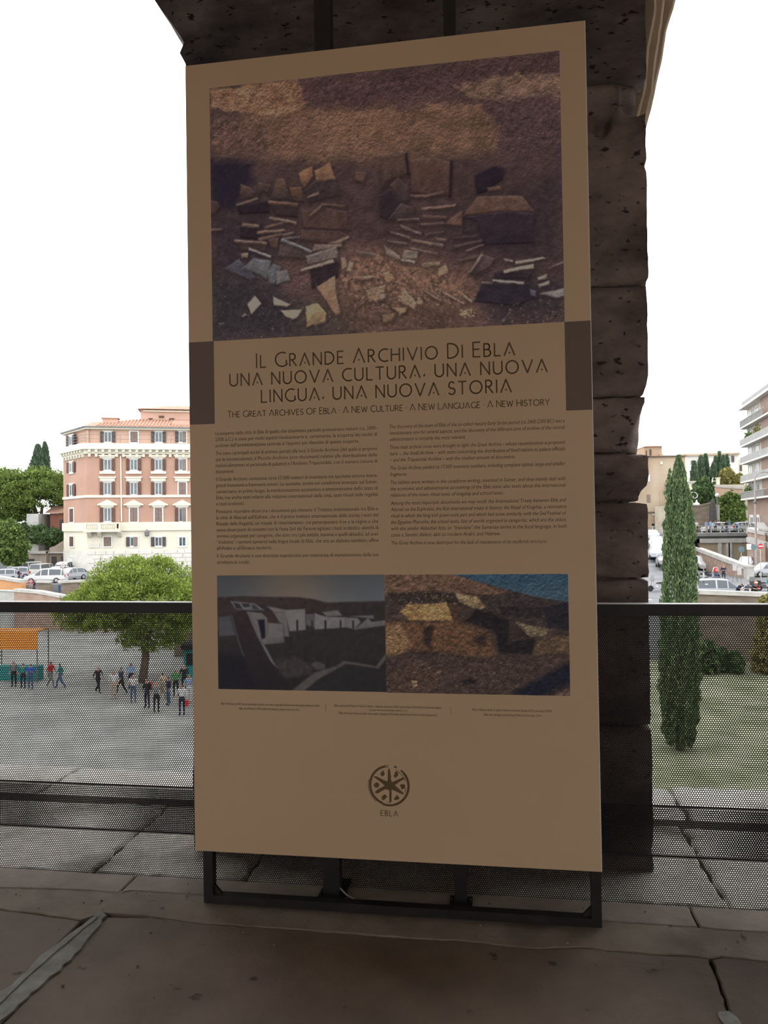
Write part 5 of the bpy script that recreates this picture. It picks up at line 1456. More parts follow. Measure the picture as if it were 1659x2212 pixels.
tree('tall_cypress', 'tall narrow cypress rising in front of the right street', b0, [([b0, Vector((b0.x, d, PLAZA_Z + Hh * .85))], [.2, .04])], np.concatenate(lv), LF_CYP)
# -- right hillside: row of far cypresses, round tree, yellowing bush, ivy
for i, (px, yt, yb, w, lab) in enumerate([(1500, 999, 1042, 16, 'small far cypress at the left end of the row before the white building'), (1514, 987, 1042, 18, 'far cypress second from the left in the row before the white building'),
                                          (1524, 983, 1042, 17, 'tallest pointed far cypress left of the gap in the row'), (1541, 1003, 1040, 16, 'short far cypress just right of the gap in the row'),
                                          (1546, 988, 1040, 14, 'flat-topped far cypress right of the gap in the row'), (1554, 978, 1040, 8, 'thin spire-like far cypress in the row before the white building'),
                                          (1562, 986, 1040, 15, 'far cypress behind the yellowing bush, left of the last one'), (1570, 985, 1040, 15, 'rightmost far cypress rising behind the yellowing bush')]):
    cypress('far_cypress', lab, px, yt, yb, 140 + (i % 3), w, LF_CYP_F, 1500, .8, 'cypress row before the white building', zbase=HILL_Z)
bush('round_tree', 'round dark green tree on the terrace right of the tall cypress', [(1519, 1058, 20, 26, 0), (1512, 1068, 17, 18, -1), (1526, 1070, 15, 18, -1)], 118, LF_BROAD, 5000, .6, 'tree')
bush('yellow_bush', 'yellowing bush in front of the far cypress row', [(1570, 1028, 15, 16, 0), (1588, 1038, 15, 11, 0), (1560, 1040, 9, 8, 0), (1598, 1036, 8, 12, 0)], 132, LF_YEL, 4200, .6)
bush('shrub', 'yellow-green shrub against the street wall at the right edge', [(1660, 1425, 34, 38, 0), (1658, 1300, 16, 14, 0), (1648, 1306, 10, 9, 0), (1658, 1345, 22, 44, 0), (1662, 1395, 30, 44, 0)], 52, LF_YEL, 6000, .28)
bush('lawn_bush', 'low dark bush on the lawn beside the tall cypress', [(1530, 1420, 26, 36, 0), (1560, 1428, 20, 28, .5), (1590, 1432, 16, 24, 0)], 52, LF_BROAD, 3000, .35)
# ------------------------------------------------------------------ right side: road on the slope, bridge, hillside and buildings
ROAD_Z = -0.5
def gx(px, d): return at(px, 1120, d).x
b = MB(); b.prism([(gx(1370, 112), 112), (gx(1621, 112), 112), (gx(1621, 112), 97), (gx(1800, 97), 92), (170, 92), (170, 280), (gx(1370, 112), 280)], 'z', STREET_Z - .2, ROAD_Z)
b.build('upper_road', M_ASPH, kind='structure')
x0_, x1_ = gx(1385, 64), gx(1446, 64)
xa_, xb_, xc_, xd_ = x0_ - 8, gx(1452, 62.5), gx(1486, 112), gx(1340, 112)
b = MB(); b.add([(xa_, 62.5, STREET_Z + .005), (xb_, 62.5, STREET_Z + .005), (xc_, 112, ROAD_Z), (xd_, 112, ROAD_Z), (xa_, 62.5, STREET_Z - .1), (xb_, 62.5, STREET_Z - .1), (xc_, 112, STREET_Z - .1), (xd_, 112, STREET_Z - .1)],
                [(0, 1, 2, 3), (4, 7, 6, 5), (0, 4, 5, 1), (1, 5, 6, 2), (2, 6, 7, 3), (3, 7, 4, 0)])
b.build('side_road', M_ASPH, kind='structure')
# road markings on the side road
b = MB()
for yy in (66.5, 70.0, 74.5):
    zz = STREET_Z + (ROAD_Z - STREET_Z) * (yy - 62.5) / 49.5 + .02
    b.box(x0_ + .2, x0_ + 1.6, yy, yy + .5, zz - .01, zz + .02)
b.build('road_marking', plain('white_paint', (0.55, 0.55, 0.55)), bpy.data.objects['side_road'])
b = MB(); b.prism([(gx(1480, 127), 127), (gx(1800, 127), 127), (gx(1800, 127), 240), (gx(1480, 127), 240)], 'z', ROAD_Z - .1, at(1540, 1047, 127).z)
hill = b.build('hill_terrace', mat('terrace_ground', (0.3, 0.27, 0.2), (0.42, 0.38, 0.3), scale=.5, rough=.9), kind='structure')
hz = at(1540, 1047, 127).z
tz = at(1510, 1086, 116).z
# brown wall under the round tree, pink wall of the upper terrace
wall_run('garden_wall', [(at(1470, 1090, 116), ROAD_Z), (at(1505, 1091, 116), ROAD_Z), (at(1537, 1084, 116), ROAD_Z)], 0, M_TUFA, 'brown garden wall behind the people on the bridge', 'wall', 0.6, coping=M_TUFA, cap_h=.25)
b = MB(); b.box(gx(1470, 116), gx(1560, 116), 116.8, 127, ROAD_Z, tz - .3); b.build('garden_terrace', MATS['terrace_ground'], kind='structure')
wall_run('terrace_wall', [(at(1486, 1040, 126), ROAD_Z), (at(1500, 1041, 126), ROAD_Z)], 0, M_CREAMW, 'cream terrace wall glimpsed left of the round tree', 'wall', .5, cap_h=.3)
wall_run('terrace_wall', [(at(1538, 1047, 126), ROAD_Z), (at(1608, 1052, 122), ROAD_Z)], 0, mat('salmon_terrace', (0.36, 0.24, 0.18), (0.42, 0.29, 0.22), scale=.5, rough=.9), 'pink terrace wall above the ivy', 'wall', .5, cap_h=.35)
ca = at(1556, 1037, 127); bal2 = empty('terrace_balustrade', (gx(1536, 127), 127.3, hz), 0, 'cream balustrade posts in front of the far cypresses', 'balustrade')
for px in (1489, 1538, 1541, 1556):
    q = MB(); xx = gx(px, 126.6) - bal2.location.x; q.box(xx - .25, xx + .25, -.2, .2, 0, 1.0); q.box(xx - .33, xx + .33, -.28, .28, 1.0, 1.15); q.build('post', M_CREAMW, bal2)
q = MB(); q.box(gx(1489, 126.6) - bal2.location.x, gx(1558, 126.6) - bal2.location.x, -.06, .06, .55, .65); q.build('rail', M_CREAMW, bal2)
# ivy on the slope: real leaves over a bank
n = 6500
u, v = rng.uniform(0, 1, n), rng.uniform(0, 1, n)
pxs = 1533 + u * 72; ytop = np.interp(u, [0, .15, .35, .6, .8, 1], [1086, 1076, 1082, 1066, 1072, 1076]); pys = ytop + v * (1141 - ytop)
cs = np.array([tuple(at(a, c_, 120.2 - 3.6 * w_)) for a, c_, w_ in zip(pxs, pys, v)]) + rng.normal(size=(n, 3)) * .22
ivb = at(1570, 1143, 115)
tree('ivy_bank', 'ivy covering the steep bank between the bridge and the pink wall', Vector((ivb.x, ivb.y, ROAD_Z)), [], leaf_quads(cs, None, .55, rng, .8), LF_IVY, 'ivy')
a0, a1 = at(1535, 1142, 117), at(1606, 1142, 117)
b = MB(); b.prism([(117.2, ROAD_Z - .1), (122, ROAD_Z - .1), (122, at(1570, 1078, 122).z), (120.5, at(1570, 1078, 122).z)], 'x', a0.x, a1.x)
b.build('bank', mat('bank_soil', (0.06, 0.06, 0.03), (0.1, 0.1, 0.05), scale=1), kind='structure')
# tall grey covered form on the bank
p0 = at(1540, 1142, 115.5)
gc = empty('covered_monument', (p0.x, p0.y, ROAD_Z), 0, 'tall dark grey covered form tapering upwards beside the ivy', 'monument')
q = MB()
prof = [(.55, 0), (.62, .6), (.60, 2.2), (.52, 3.6), (.40, 4.4), (.22, 4.8), (.05, 4.95)]
q.lathe(prof, (0, 0, 0), 10); o_ = q.build('cover', M_TARP, gc, smooth=True)
lp = at(1552.5, 1069, 114); q = MB(); q.tube([(lp.x - p0.x, 0.6, 0), (lp.x - p0.x, 0.6, lp.z - ROAD_Z)], .06, 6)
root = empty('globe_lamp', (lp.x, lp.y + .6, ROAD_Z), 0, 'round white globe lamp above the grey covered form', 'lamp')
q = MB(); q.tube([(0, 0, 0), (0, 0, lp.z - ROAD_Z - .3)], .07, 6); q.build('pole', M_GUTTER, root)
q = MB(); q.lathe([(.02, -.3), (.2, -.24), (.3, 0), (.2, .24), (.02, .3)], (0, 0, lp.z - ROAD_Z), 10); q.build('globe', M_WHITEW, root, smooth=True)

# ---- bridge: slab, underside, parapet railing, supporting wall with white pilasters
bp_ = at(1515, 1150, 111)
br = empty('road_bridge', (gx(1380, 111), 111, ROAD_Z), 0, 'low grey road bridge with a metal railing behind the tall cypress', 'bridge')
Lb = gx(1622, 111) - br.location.x
q = MB(); arcb = [(x, -1.6 - .9 * math.sin(PI * min(1, x / Lb))) for x in np.linspace(0, Lb, 13)]
q.prism(arcb + [(Lb, 1.0), (0, 1.0)], 'z', -.42, .02); q.build('deck', mat('grey_concrete', (0.17, 0.17, 0.165), (0.23, 0.23, 0.22), scale=1, rough=.9), br)
q = MB(); q.prism([(x, y + .25) for x, y in arcb] + [(Lb, 1.0), (0, 1.0)], 'z', -.75, -.42); q.build('deck_beam', mat('dark_concrete', (0.07, 0.07, 0.068), (0.1, 0.1, 0.095), scale=1, rough=.9), br)
for i, (x, y) in enumerate(arcb):
    q = MB(); q.box(x - .05, x + .05, y + .03, y + .13, 0, 1.05); q.build('railing_post', M_GREYW, br)
for h in (1.02, .6):
    q = MB(); q.tube([(x, y + .08, h) for x, y in arcb], .045, 5); q.build('railing_bar', mat('grey_metal', (0.2, 0.2, 0.2), (0.26, 0.26, 0.26), scale=3, rough=.5), br)
sp = empty('bridge_support_wall', (gx(1494, 111.5), 108.9, STREET_Z), 0, 'ochre wall with white pilasters carrying the bridge', 'wall')
Ls = gx(1622, 111.3) - sp.location.x
q = MB(); q.box(0, Ls, 0, .7, -.05, 3.3); q.build('wall_body', mat('ochre_stone', (0.25, 0.20, 0.13), (0.31, 0.255, 0.175), scale=.6, rough=.95), sp)
q = MB(); q.box(0, Ls, -.25, .7, 2.75, 3.35); q.build('entablature', M_COPING, sp)
for px in (1538, 1555, 1560, 1603):
    xx = gx(px, 111.2) - sp.location.x; q = MB(); q.box(xx - .25, xx + .25, -.18, .1, -.05, 2.75); q.build('pilaster', M_COPING, sp)
wall_run('road_wall', [(at(1621, 1143, 96.5), STREET_Z), (at(1660, 1151, 94), STREET_Z), (at(1760, 1172, 91), STREET_Z)], 0, M_BRICK, 'brick road wall with a white coping below the balconied flats', 'wall', .5, cap_h=.3)
wall_run('road_wall', [(at(1621, 1160, 95.8), STREET_Z), (at(1660, 1172, 93), STREET_Z), (at(1760, 1200, 90), STREET_Z)], 0, M_BRICK, 'lower stepped wall with white coping behind the no-entry sign', 'wall', .5, cap_h=.6)

# ---- old tan building with a roof turret
ob = empty('old_building', (gx(1380, 128), 128, ROAD_Z), math.radians(-4), 'old tan stucco building with a roof turret left of the tall cypress', 'building')
xo = lambda px, py=1060: px_local(ob, px, py)[0]; zo = lambda py, px=1430: px_local(ob, px, py)[1]
M_TAN = mat('old_tan_stucco', (0.29, 0.21, 0.14), (0.385, 0.29, 0.205), scale=.22, rough=.95, c3=(0.43, 0.36, 0.28), scale3=.12, lo3=.45, hi3=.65, detail=9)
q = MB(); q.box(xo(1370), xo(1481), 0, 14, -.1, zo(987)); q.build('wall', M_TAN, ob)
q = MB(); q.box(xo(1404), xo(1482), -.3, 14, zo(987), zo(985)); q.build('cornice', M_TUFA, ob)
q = MB(); q.add([(xo(1365), -.4, zo(985)), (xo(1484), -.4, zo(985)), (xo(1484), 14, zo(985)), (xo(1365), 14, zo(985)), (xo(1425), 6, zo(977)), (xo(1440), 6, zo(977))], [(0, 1, 5, 4), (1, 2, 5), (2, 3, 4, 5), (3, 0, 4)])
q.build('roof', M_ROOF, ob)
q = MB(); q.box(xo(1399.5), xo(1439), 2, 9, zo(987), zo(962)); tu = q.build('turret', M_TAN, ob)
q = MB(); a, c = xo(1398), xo(1440.5); q.add([(a, 1.6, zo(962)), (c, 1.6, zo(962)), (c, 9.4, zo(962)), (a, 9.4, zo(962)), ((a + c) / 2, 4.5, zo(955))], [(0, 1, 4), (1, 2, 4), (2, 3, 4), (3, 0, 4), (3, 2, 1, 0)]); q.build('turret_roof', M_ROOF, tu)
for a, c, e, f_ in ((1402, 1404, 970, 985), (1410, 1414, 968, 985)):
    q = MB(); q.box(xo(a, 975), xo(c, 975), 1.9, 2.05, zo(f_), zo(e)); q.build('opening', M_SHUTD, tu)
q = MB(); q.box(xo(1431), xo(1438), 1.0, 1.9, zo(986), zo(979)); q.build('chimney', M_TAN, ob)
for a, c, e, f_, m_ in ((1400, 1404, 1024, 1040, M_WHITEW), (1397, 1404, 1068, 1084, M_SHUTL), (1409, 1416, 1109, 1113, M_WHITEW), (1427, 1432, 997, 1003, M_CREAMW), (1458, 1463, 1040, 1052, M_SHUTL)):
    q = MB(); q.box(xo(a), xo(c), -.12, .05, zo(f_), zo(e)); q.build('window', m_, ob)
for i, (a, c, e, f_) in enumerate(((1426, 1428, 1060, 1140), (1437, 1439, 1040, 1140))):
    q = MB(); q.box(xo(a), xo(a) + .18, -.2, 0, zo(f_), zo(e)); q.build('downpipe', M_TAN, ob)
q = MB(); q.box(xo(1390), xo(1481), -.3, 0, zo(1107), zo(1105)); q.build('string_course', M_TUFA, ob)

# ---- long white building behind the far cypresses
wb = empty('white_building', (gx(1470, 158), 158, hz), math.radians(-14), 'long overexposed white building on the hill behind the far cypresses', 'building')
xw = lambda px, py=1000: px_local(wb, px, py)[0]; zw = lambda py, px: px_local(wb, px, py)[1]
M_WHB = mat('white_stucco', (0.49, 0.485, 0.46), (0.53, 0.525, 0.505), scale=.3, rough=.9)
xA, xB = xw(1470), xw(1640)
h_ = zw(985, 1490)
q = MB(); q.box(xA, xw(1597), 0, 20, -2, h_); q.build('wall', M_WHB, wb)
q = MB(); q.box(xA, xw(1598), -.5, 20, h_, h_ + .35); q.build('cornice', M_TAN, wb)
q = MB(); q.box(xw(1597), xB, -.2, 16, -2, h_ - 1.0); q.build('side_wing', M_CREAMW, wb)
q = MB(); q.box(xw(1604), xB, -.6, 14, h_ - 4.6, h_ - 4.2); q.build('wing_eave', M_TUFA, wb)
q = MB(); q.box(xw(1490), xw(1590), 6, 18, h_ + .35, h_ + 1.8); q.build('roof_storey', M_WHB, wb)
for a, c, e, f_ in ((1580, 1585.5, 985, 998), (1597, 1602, 1003, 1018), (1493, 1497, 995, 1004)):
    q = MB(); q.box(xw(a), xw(c), -.3, .0, zw(f_, a), zw(e, a)); q.build('window', M_SHUTD, wb)

# ---- balconied flats at the right edge, seen along their facade
fo = at(1618, 1135, 108)
fdir = Vector((gx(1659, 97) - fo.x, 97 - 108, 0)).normalized()
fl_ = empty('block_of_flats', (fo.x, fo.y, ROAD_Z), math.atan2(fdir.y, fdir.x), 'block of flats with stacked long balconies at the right edge', 'building')
# local x runs along the facade towards the viewer, local -y points out over the street
M_FLC = mat('flat_cream_wall', (0.42, 0.385, 0.31), (0.48, 0.44, 0.37), scale=.5, rough=.9)
M_FLB = mat('flat_brown_brick', (0.21, 0.145, 0.115), (0.26, 0.185, 0.15), scale=2, rough=.95)
M_SLAB = mat('balcony_slab', (0.50, 0.48, 0.45), (0.56, 0.54, 0.51), scale=1, rough=.85)
M_PARA = mat('balcony_parapet', (0.25, 0.25, 0.24), (0.31, 0.31, 0.30), scale=1.5, rough=.85)
FLX = 26.0
zs = [4.7, 7.05, 9.6, 12.0, 14.5]
ztop_ = 16.95
q = MB(); q.box(0, FLX, 0, 12, -.1, ztop_); q.build('wall', M_FLC, fl_)
q = MB(); q.box(-.1, FLX, -.12, 0.02, -.1, zs[0] - .2); q.build('ground_storey', M_FLB, fl_)
q = MB(); q.box(10.0, FLX, -.35, .02, zs[0], ztop_); q.build('brick_bay', M_FLB, fl_)
q = MB(); q.box(-.4, FLX, -1.05, 12, ztop_, ztop_ + .3); q.build('roof_slab', M_SLAB, fl_)
q = MB(); q.box(-.2, FLX, -.6, -.52, ztop_ + .3, ztop_ + 1.1); q.build('roof_railing', M_PARA, fl_)
for i, zz in enumerate(zs):
    q = MB(); q.box(-.3, FLX, -.95, 0, zz - .22, zz); sl = q.build('balcony_slab', M_SLAB, fl_)
    if i in (0, 4):
        for j in range(40):
            x = -.25 + j * .35; q = MB(); q.box(x, x + .1, -.92, -.86, zz, zz + .85); q.build('baluster', M_PARA, sl)
        q = MB(); q.box(-.3, 15, -.94, -.84, zz + .82, zz + .9); q.box(-.3, -.2, -.94, 0, zz + .82, zz + .9); q.build('handrail', M_PARA, sl)
    else:
        q = MB(); q.box(-.3, FLX, -.95, -.86, zz, zz + .82); q.box(-.3, -.2, -.95, 0, zz, zz + .82); q.build('parapet', M_PARA, sl)
    for (xx, w) in ((.5, 2.2), (3.4, 1.0), (5.2, 1.9)):
        window(fl_, xx, xx + w, zz + (.1 if w > 2 else .8), zz + 2.15, 'plain', y=0.0, surround=False)
for (xx, w) in ((1.6, 2.0), (5.0, 2.2)): window(fl_, xx, xx + w, .9, 2.3, 'plain', y=-.12)
for (xx, w) in ((-.2, .35), (3.3, .4), (7.4, .4)):
    q = MB(); q.box(xx, xx + w, -.3, 0, -.1, .7); q.build('door_post', M_SLAB, fl_)
# planters with green on two balconies
for j, (zz, xx) in enumerate(((zs[3], 1.0), (zs[0], 0.2), (zs[3], 6.6))):
    q = MB(); q.box(xx, xx + 3.2, -.8, -.45, zz, zz + .45); pl = q.build('planter', M_FLB, fl_)
    m_ = 500; cs = np.array([xx, -.75, zz + .5]) + rng.uniform(0, 1, (m_, 3)) * np.array([3.2, .3, .1]) + np.abs(rng.normal(size=(m_, 3))) * np.array([.1, .15, .45])
    tag(quads_mesh('plants', leaf_quads(cs, None, .3, rng, .5), 4, LF_YEL if j == 2 else LF_IVY, pl), kind='stuff')

# ---- street furniture on the right
def pole_at(px, py_top, d, zb): return Vector((gx(px, d), d, zb)), at(px, py_top, d).z - zb
p_, h_ = pole_at(1632, 1020, 90, STREET_Z)
sl = empty('street_lamp', p_, 0, 'tall street lamp with a curved arm in front of the flats', 'lamp')
M_LAMP = mat('grey_pink_iron', (0.30, 0.25, 0.24), (0.36, 0.31, 0.3), scale=2, rough=.6)
q = MB(); q.tube([(0, 0, 0), (0, 0, 2.4), (0, 0, h_ * .6), (0, 0, h_ - .8)], [.22, .16, .10, .08], 8); q.build('pole', M_LAMP, sl)
q = MB(); q.tube([(0, 0, h_ - .8)] + [(1.1 - 1.1 * math.cos(t), 0, h_ - .8 + .8 * math.sin(t)) for t in np.linspace(0.2, PI * .95, 10)], .06, 6); q.build('arm', M_LAMP, sl)
q = MB(); q.lathe([(.12, 0), (.5, -.15), (.45, -.35), (.1, -.4)], (2.2, 0, h_ - .75), 10); q.build('lamp_head', M_WHITEW, sl)
q = MB(); q.lathe([(.1, 0), (.22, .2), (.12, .5)], (0, 0, h_ * .68), 8); q.build('collar', M_GUTTER, sl)
p_, h_ = pole_at(1488, 1075, 86, STREET_Z)
sl = empty('scroll_lamp', p_, 0, 'street lamp with a scrolled arm peeping right of the tall cypress', 'lamp')
q = MB(); q.tube([(0, 0, 0), (0, 0, h_)], [.16, .08], 8); q.build('pole', M_LAMP, sl)
q = MB(); q.tube([(0, 0, h_ - .5)] + [(.62 + (.62 - .035 * i) * math.cos(PI - .42 * i) * (1 if i < 9 else .9), 0, h_ + .15 + (.55 - .03 * i) * math.sin(PI - .42 * i)) for i in range(16)], .05, 6); q.build('scroll_arm', M_COPING, sl)
q = MB(); q.lathe([(.06, 0), (.1, -.25), (.32, -.4), (.32, -.55), (.05, -.6)], (.88, 0, h_ - .25), 10); q.build('lamp_head', M_WHITEW, sl)
def disc_sign(px, py, d, zb, r, label, mface, bar=None, facing=True, back=None):
    p_, h_ = pole_at(px, py, d, zb)
    root = empty('road_sign', p_, 0, label, 'sign', 'road signs')
    q = MB(); q.tube([(0, .06, 0), (0, .06, h_ + r)], .04, 6); q.build('pole', M_GREYW, root)
    q = MB(); q.lathe([(r, 0), (r, .03)], (0, 0, h_), 20, 'y'); disc = q.build('disc', mface, root)
    if bar:
        q = MB(); q.box(-r * .78, r * .78, -.02, 0, h_ - r * .2, h_ + r * .2); q.build('bar', bar, disc)
    return root, h_
disc_sign(1642, 1180, 78, STREET_Z, .27, 'round red no-entry sign with a white bar near the right edge', plain('sign_red', (0.42, 0.03, 0.035)), plain('sign_white', (0.6, 0.6, 0.6)))
disc_sign(1600.5, 1187, 86, STREET_Z, .34, 'round grey-blue back of a road sign on a pole by the support wall', plain('sign_grey_blue', (0.10, 0.15, 0.16)))
p_, h_ = pole_at(1618, 1176, 84, STREET_Z)
root = empty('road_sign', p_, 0, 'white rectangular sign on dark poles left of the no-entry sign', 'sign', 'road signs')
for sx in (-.1, .45):
    q = MB(); q.tube([(sx, .05, 0), (sx, .05, h_)], .035, 6); q.build('pole', M_GUTTER, root)
q = MB(); q.box(-.3, .2, 0, .03, h_ - .55, h_ + .05); q.build('plate', MATS['sign_white'], root)
q = MB(); q.lathe([(.3, 0), (.3, .03)], (.45, -.03, h_ - .3), 16, 'y'); q.build('disc', MATS['sign_grey_blue'], root)
p_, h_ = pole_at(1575.5, 1118, 112.5, ROAD_Z)
root = empty('road_sign', p_, 0, 'slim blue-grey sign on a pole on the bridge', 'sign', 'road signs')
q = MB(); q.tube([(0, .05, 0), (0, .05, h_)], .05, 6); q.build('pole', M_GUTTER, root)
q = MB(); q.box(-.22, .22, 0, .03, h_ - 1.0, h_ - .45); q.build('plate', MATS['sign_grey_blue'], root)
p_, h_ = pole_at(82, 1222, 92, STREET_Z - .4)
for i, (px, py, lab) in enumerate([(1585, 1216, 'pale notice panel on posts beside the ramp, the taller left one'), (1595, 1225, 'pale notice panel on posts beside the ramp, the lower right one')]):
    p_, h_ = pole_at(px, py, 76, STREET_Z)
    root = empty('notice_panel', p_, 0, lab, 'sign', 'notice panels by the ramp')
    for sx in (-.17, .17):
        q = MB(); q.tube([(sx, 0, 0), (sx, 0, h_)], .025, 5); q.build('post', M_GUTTER, root)
    q = MB(); q.box(-.2, .2, -.03, 0, h_ - .75, h_ - .02); q.build('plate', M_GREYW, root)
# round white sign over the parked cars on the left
p_, h_ = pole_at(135.5, 1222.5, 90, STREET_Z - .4)
root = empty('road_sign', p_, 0, 'round white sign with a red rim above the parked cars at left', 'sign', 'road signs')
q = MB(); q.tube([(0, .06, 0), (0, .06, h_)], .04, 6); q.build('pole', M_GREYW, root)
q = MB(); q.lathe([(.27, 0), (.27, .03)], (0, 0, h_), 20, 'y'); dd = q.build('disc', plain('sign_rim', (0.25, 0.08, 0.08)), root)
q = MB(); q.lathe([(.2, -.012), (.2, 0)], (0, 0, h_), 20, 'y'); q.build('face', MATS['sign_white'], dd)
q = MB(); q.box(-.05, .05, -.02, -.012, h_ - .09, h_ + .09); q.build('mark', MATS['black_paint'], dd)
# ------------------------------------------------------------------ vehicles
M_TYRE = plain('tyre_rubber', (0.02, 0.02, 0.02), 0.8)
M_HUB = plain('wheel_metal', (0.35, 0.35, 0.36), 0.35, 0.6)
M_CARGL = plain('car_glass', (0.045, 0.055, 0.065), 0.08, 0, 0.6)
M_LIGHT = plain('head_lamp', (0.5, 0.5, 0.5), 0.2)
M_TAIL = plain('tail_lamp', (0.3, 0.02, 0.02), 0.3)
def paint(name, c): return plain(name, c, 0.25, 0.1, 0.5)
P_WHITE, P_SILVER, P_GREY, P_DARK, P_CREAM = paint('white_paintwork', (0.52, 0.52, 0.52)), paint('silver_paintwork', (0.33, 0.34, 0.36)), paint('grey_paintwork', (0.2, 0.2, 0.215)), paint('dark_paintwork', (0.05, 0.055, 0.065)), paint('cream_paintwork', (0.42, 0.40, 0.36))
CARS = {   # length, width, height, stations (fraction of length, top height, top half-width factor)
    'hatch': (4.1, 1.75, 1.5, [(0, .55, .86), (.03, .72, .9), (.2, .92, .9), (.27, .97, .86), (.44, 1.46, .70), (.6, 1.5, .70), (.85, 1.44, .68), (.97, .98, .8), (1, .6, .86)]),
    'suv': (4.5, 1.85, 1.7, [(0, .6, .86), (.03, .8, .9), (.22, 1.05, .9), (.27, 1.1, .86), (.42, 1.64, .74), (.6, 1.7, .74), (.92, 1.64, .72), (.985, 1.1, .82), (1, .65, .86)]),
    'van': (4.4, 1.8, 1.85, [(0, .6, .86), (.03, .8, .9), (.13, 1.0, .9), (.17, 1.05, .86), (.32, 1.76, .8), (.5, 1.85, .8), (.97, 1.82, .8), (.99, 1.2, .88), (1, .65, .88)]),
}
def car_meshes(kind):
    L, W, Hh, st = CARS[kind]; w = W / 2
    body, glass = MB(), MB()
    rings = []
    for (f_, zt, tw) in st:
        x = f_ * L - L / 2; belt = min(.95 if kind != 'van' else 1.1, zt)
        e = 1 - .12 * max(0, abs(f_ - .5) - .44) / .06
        ring = [(x, -w * .88 * e, .24), (x, -w * e, .45), (x, -w * .98 * e, belt * .92), (x, -w * (tw if zt > belt + .05 else tw + .04) * e, zt - (.06 if zt > belt else .01)), (x, -w * tw * .8 * e, zt),
                (x, w * tw * .8 * e, zt), (x, w * (tw if zt > belt + .05 else tw + .04) * e, zt - (.06 if zt > belt else .01)), (x, w * .98 * e, belt * .92), (x, w * e, .45), (x, w * .88 * e, .24)]
        rings.append(ring)
    n = 10; vv = [p_ for r in rings for p_ in r]; ff = []
    for i in range(len(rings) - 1):
        for k in range(n): ff.append((i * n + k, i * n + (k + 1) % n, (i + 1) * n + (k + 1) % n, (i + 1) * n + k))
    ff.append(tuple(range(n))); ff.append(tuple((len(rings) - 1) * n + k for k in range(n))[::-1])
    body.add(vv, ff)
    def lerp(a, c, t): return tuple(a[i] + (c[i] - a[i]) * t for i in range(3))
    def pane(q, off, ins=.08):
        c = tuple(sum(p_[i] for p_ in q) / 4 for i in range(3))
        glass.add([tuple(lerp(p_, c, ins)[i] + off[i] for i in range(3)) for p_ in q], [(0, 1, 2, 3)])
    r3, r4, r6, r7 = rings[3], rings[4], rings[6], rings[7]
    pane([r3[3], r3[6], r4[6], r4[3]], (-.02, 0, .02), .07)
    pane([r7[6], r7[3], r6[3], r6[6]], (.02, 0, .02), .1)
    for sgn, (a, c) in ((-1, (2, 3)), (1, (7, 6))):
        for i in (3, 4, 5, 6):
            q = [rings[i][a], rings[i + 1][a], rings[i + 1][c], rings[i][c]]
            pane(q, (0, sgn * .015, 0), .12)
    return body, glass, L, w
def car(kind, label, pos, heading, pm, name='car', cat='car', zb=STREET_Z, group='parked cars', rack=False):
    body, glass, L, w = car_meshes(kind)
    root = empty(name, (pos.x, pos.y, zb), heading, label, cat, group)
    bo = body.build('body', pm, root, smooth=False)
    glass.build('windows', M_CARGL, root)
    for sx in (-.31, .30):
        for sy in (-1, 1):
            q = MB(); q.lathe([(.2, -.1), (.31, -.09), (.32, 0), (.31, .09), (.2, .1)], (sx * L, sy * (w - .08), .32), 14, 'y'); wh = q.build('wheel', M_TYRE, root)
            q = MB(); q.lathe([(.02, -.115), (.19, -.11), (.19, .11), (.02, .115)], (sx * L, sy * (w - .08), .32), 10, 'y'); q.build('hub', M_HUB, wh)
    for sy in (-1, 1):
        q = MB(); q.box(-L / 2 - .02, -L / 2 + .1, sy * w * .7 - .16, sy * w * .7 + .16, .58, .72); q.build('headlight', M_LIGHT, root)
        q = MB(); q.box(L / 2 - .08, L / 2 + .02, sy * w * .72 - .1, sy * w * .72 + .1, .68, .95); q.build('tail_light', M_TAIL, root)
    q = MB(); q.box(-L / 2 - .03, -L / 2 + .05, -.26, .26, .38, .5); q.build('number_plate', MATS['sign_white'], root)
    if rack:
        for sy in (-1, 1):
            q = MB(); hh = CARS[kind][2]; q.tube([(-L * .08, sy * w * .66, hh), (-L * .05, sy * w * .66, hh + .07), (L * .38, sy * w * .66, hh + .04), (L * .41, sy * w * .66, hh - .04)], .025, 5); q.build('roof_bar', M_GUTTER, root)
    return root
SZ = STREET_Z - .4
def gp(px, d): return Vector((gx(px, d), d, 0))
# headings: 0 = nose points to -x (left); pi = nose to the right; +90 deg = nose towards the camera
TOCAM = math.radians(90)
car('van', 'boxy white van parked left of the cream camper', gp(52, 103.5), math.radians(60), P_WHITE, 'parked_van', 'van', SZ)
cam_ = car('van', 'cream camper seen from behind in the middle of the left car park', gp(94, 100), math.radians(-95), P_CREAM, 'camper_van', 'van', SZ)
car('van', 'large white van partly hidden behind the round white sign', gp(138, 103.5), math.radians(92), P_WHITE, 'parked_van', 'van', SZ)
car('suv', 'white off-roader parked behind the short brown parapet', gp(99, 90.5), math.radians(8), P_WHITE, zb=SZ)
car('hatch', 'pale small car at the far left behind the orange wall', gp(4, 94), math.radians(20), P_SILVER, zb=SZ)
car('hatch', 'silver small car second from the left behind the orange wall', gp(34, 98.5), math.radians(15), P_SILVER, zb=SZ)
car('hatch', 'pale car under the round white sign, left of another pale car', gp(122, 98), math.radians(70), P_WHITE, zb=SZ)
car('hatch', 'dark-windowed pale car beside the corner of the salmon building', gp(151, 95), math.radians(60), P_SILVER, zb=SZ)
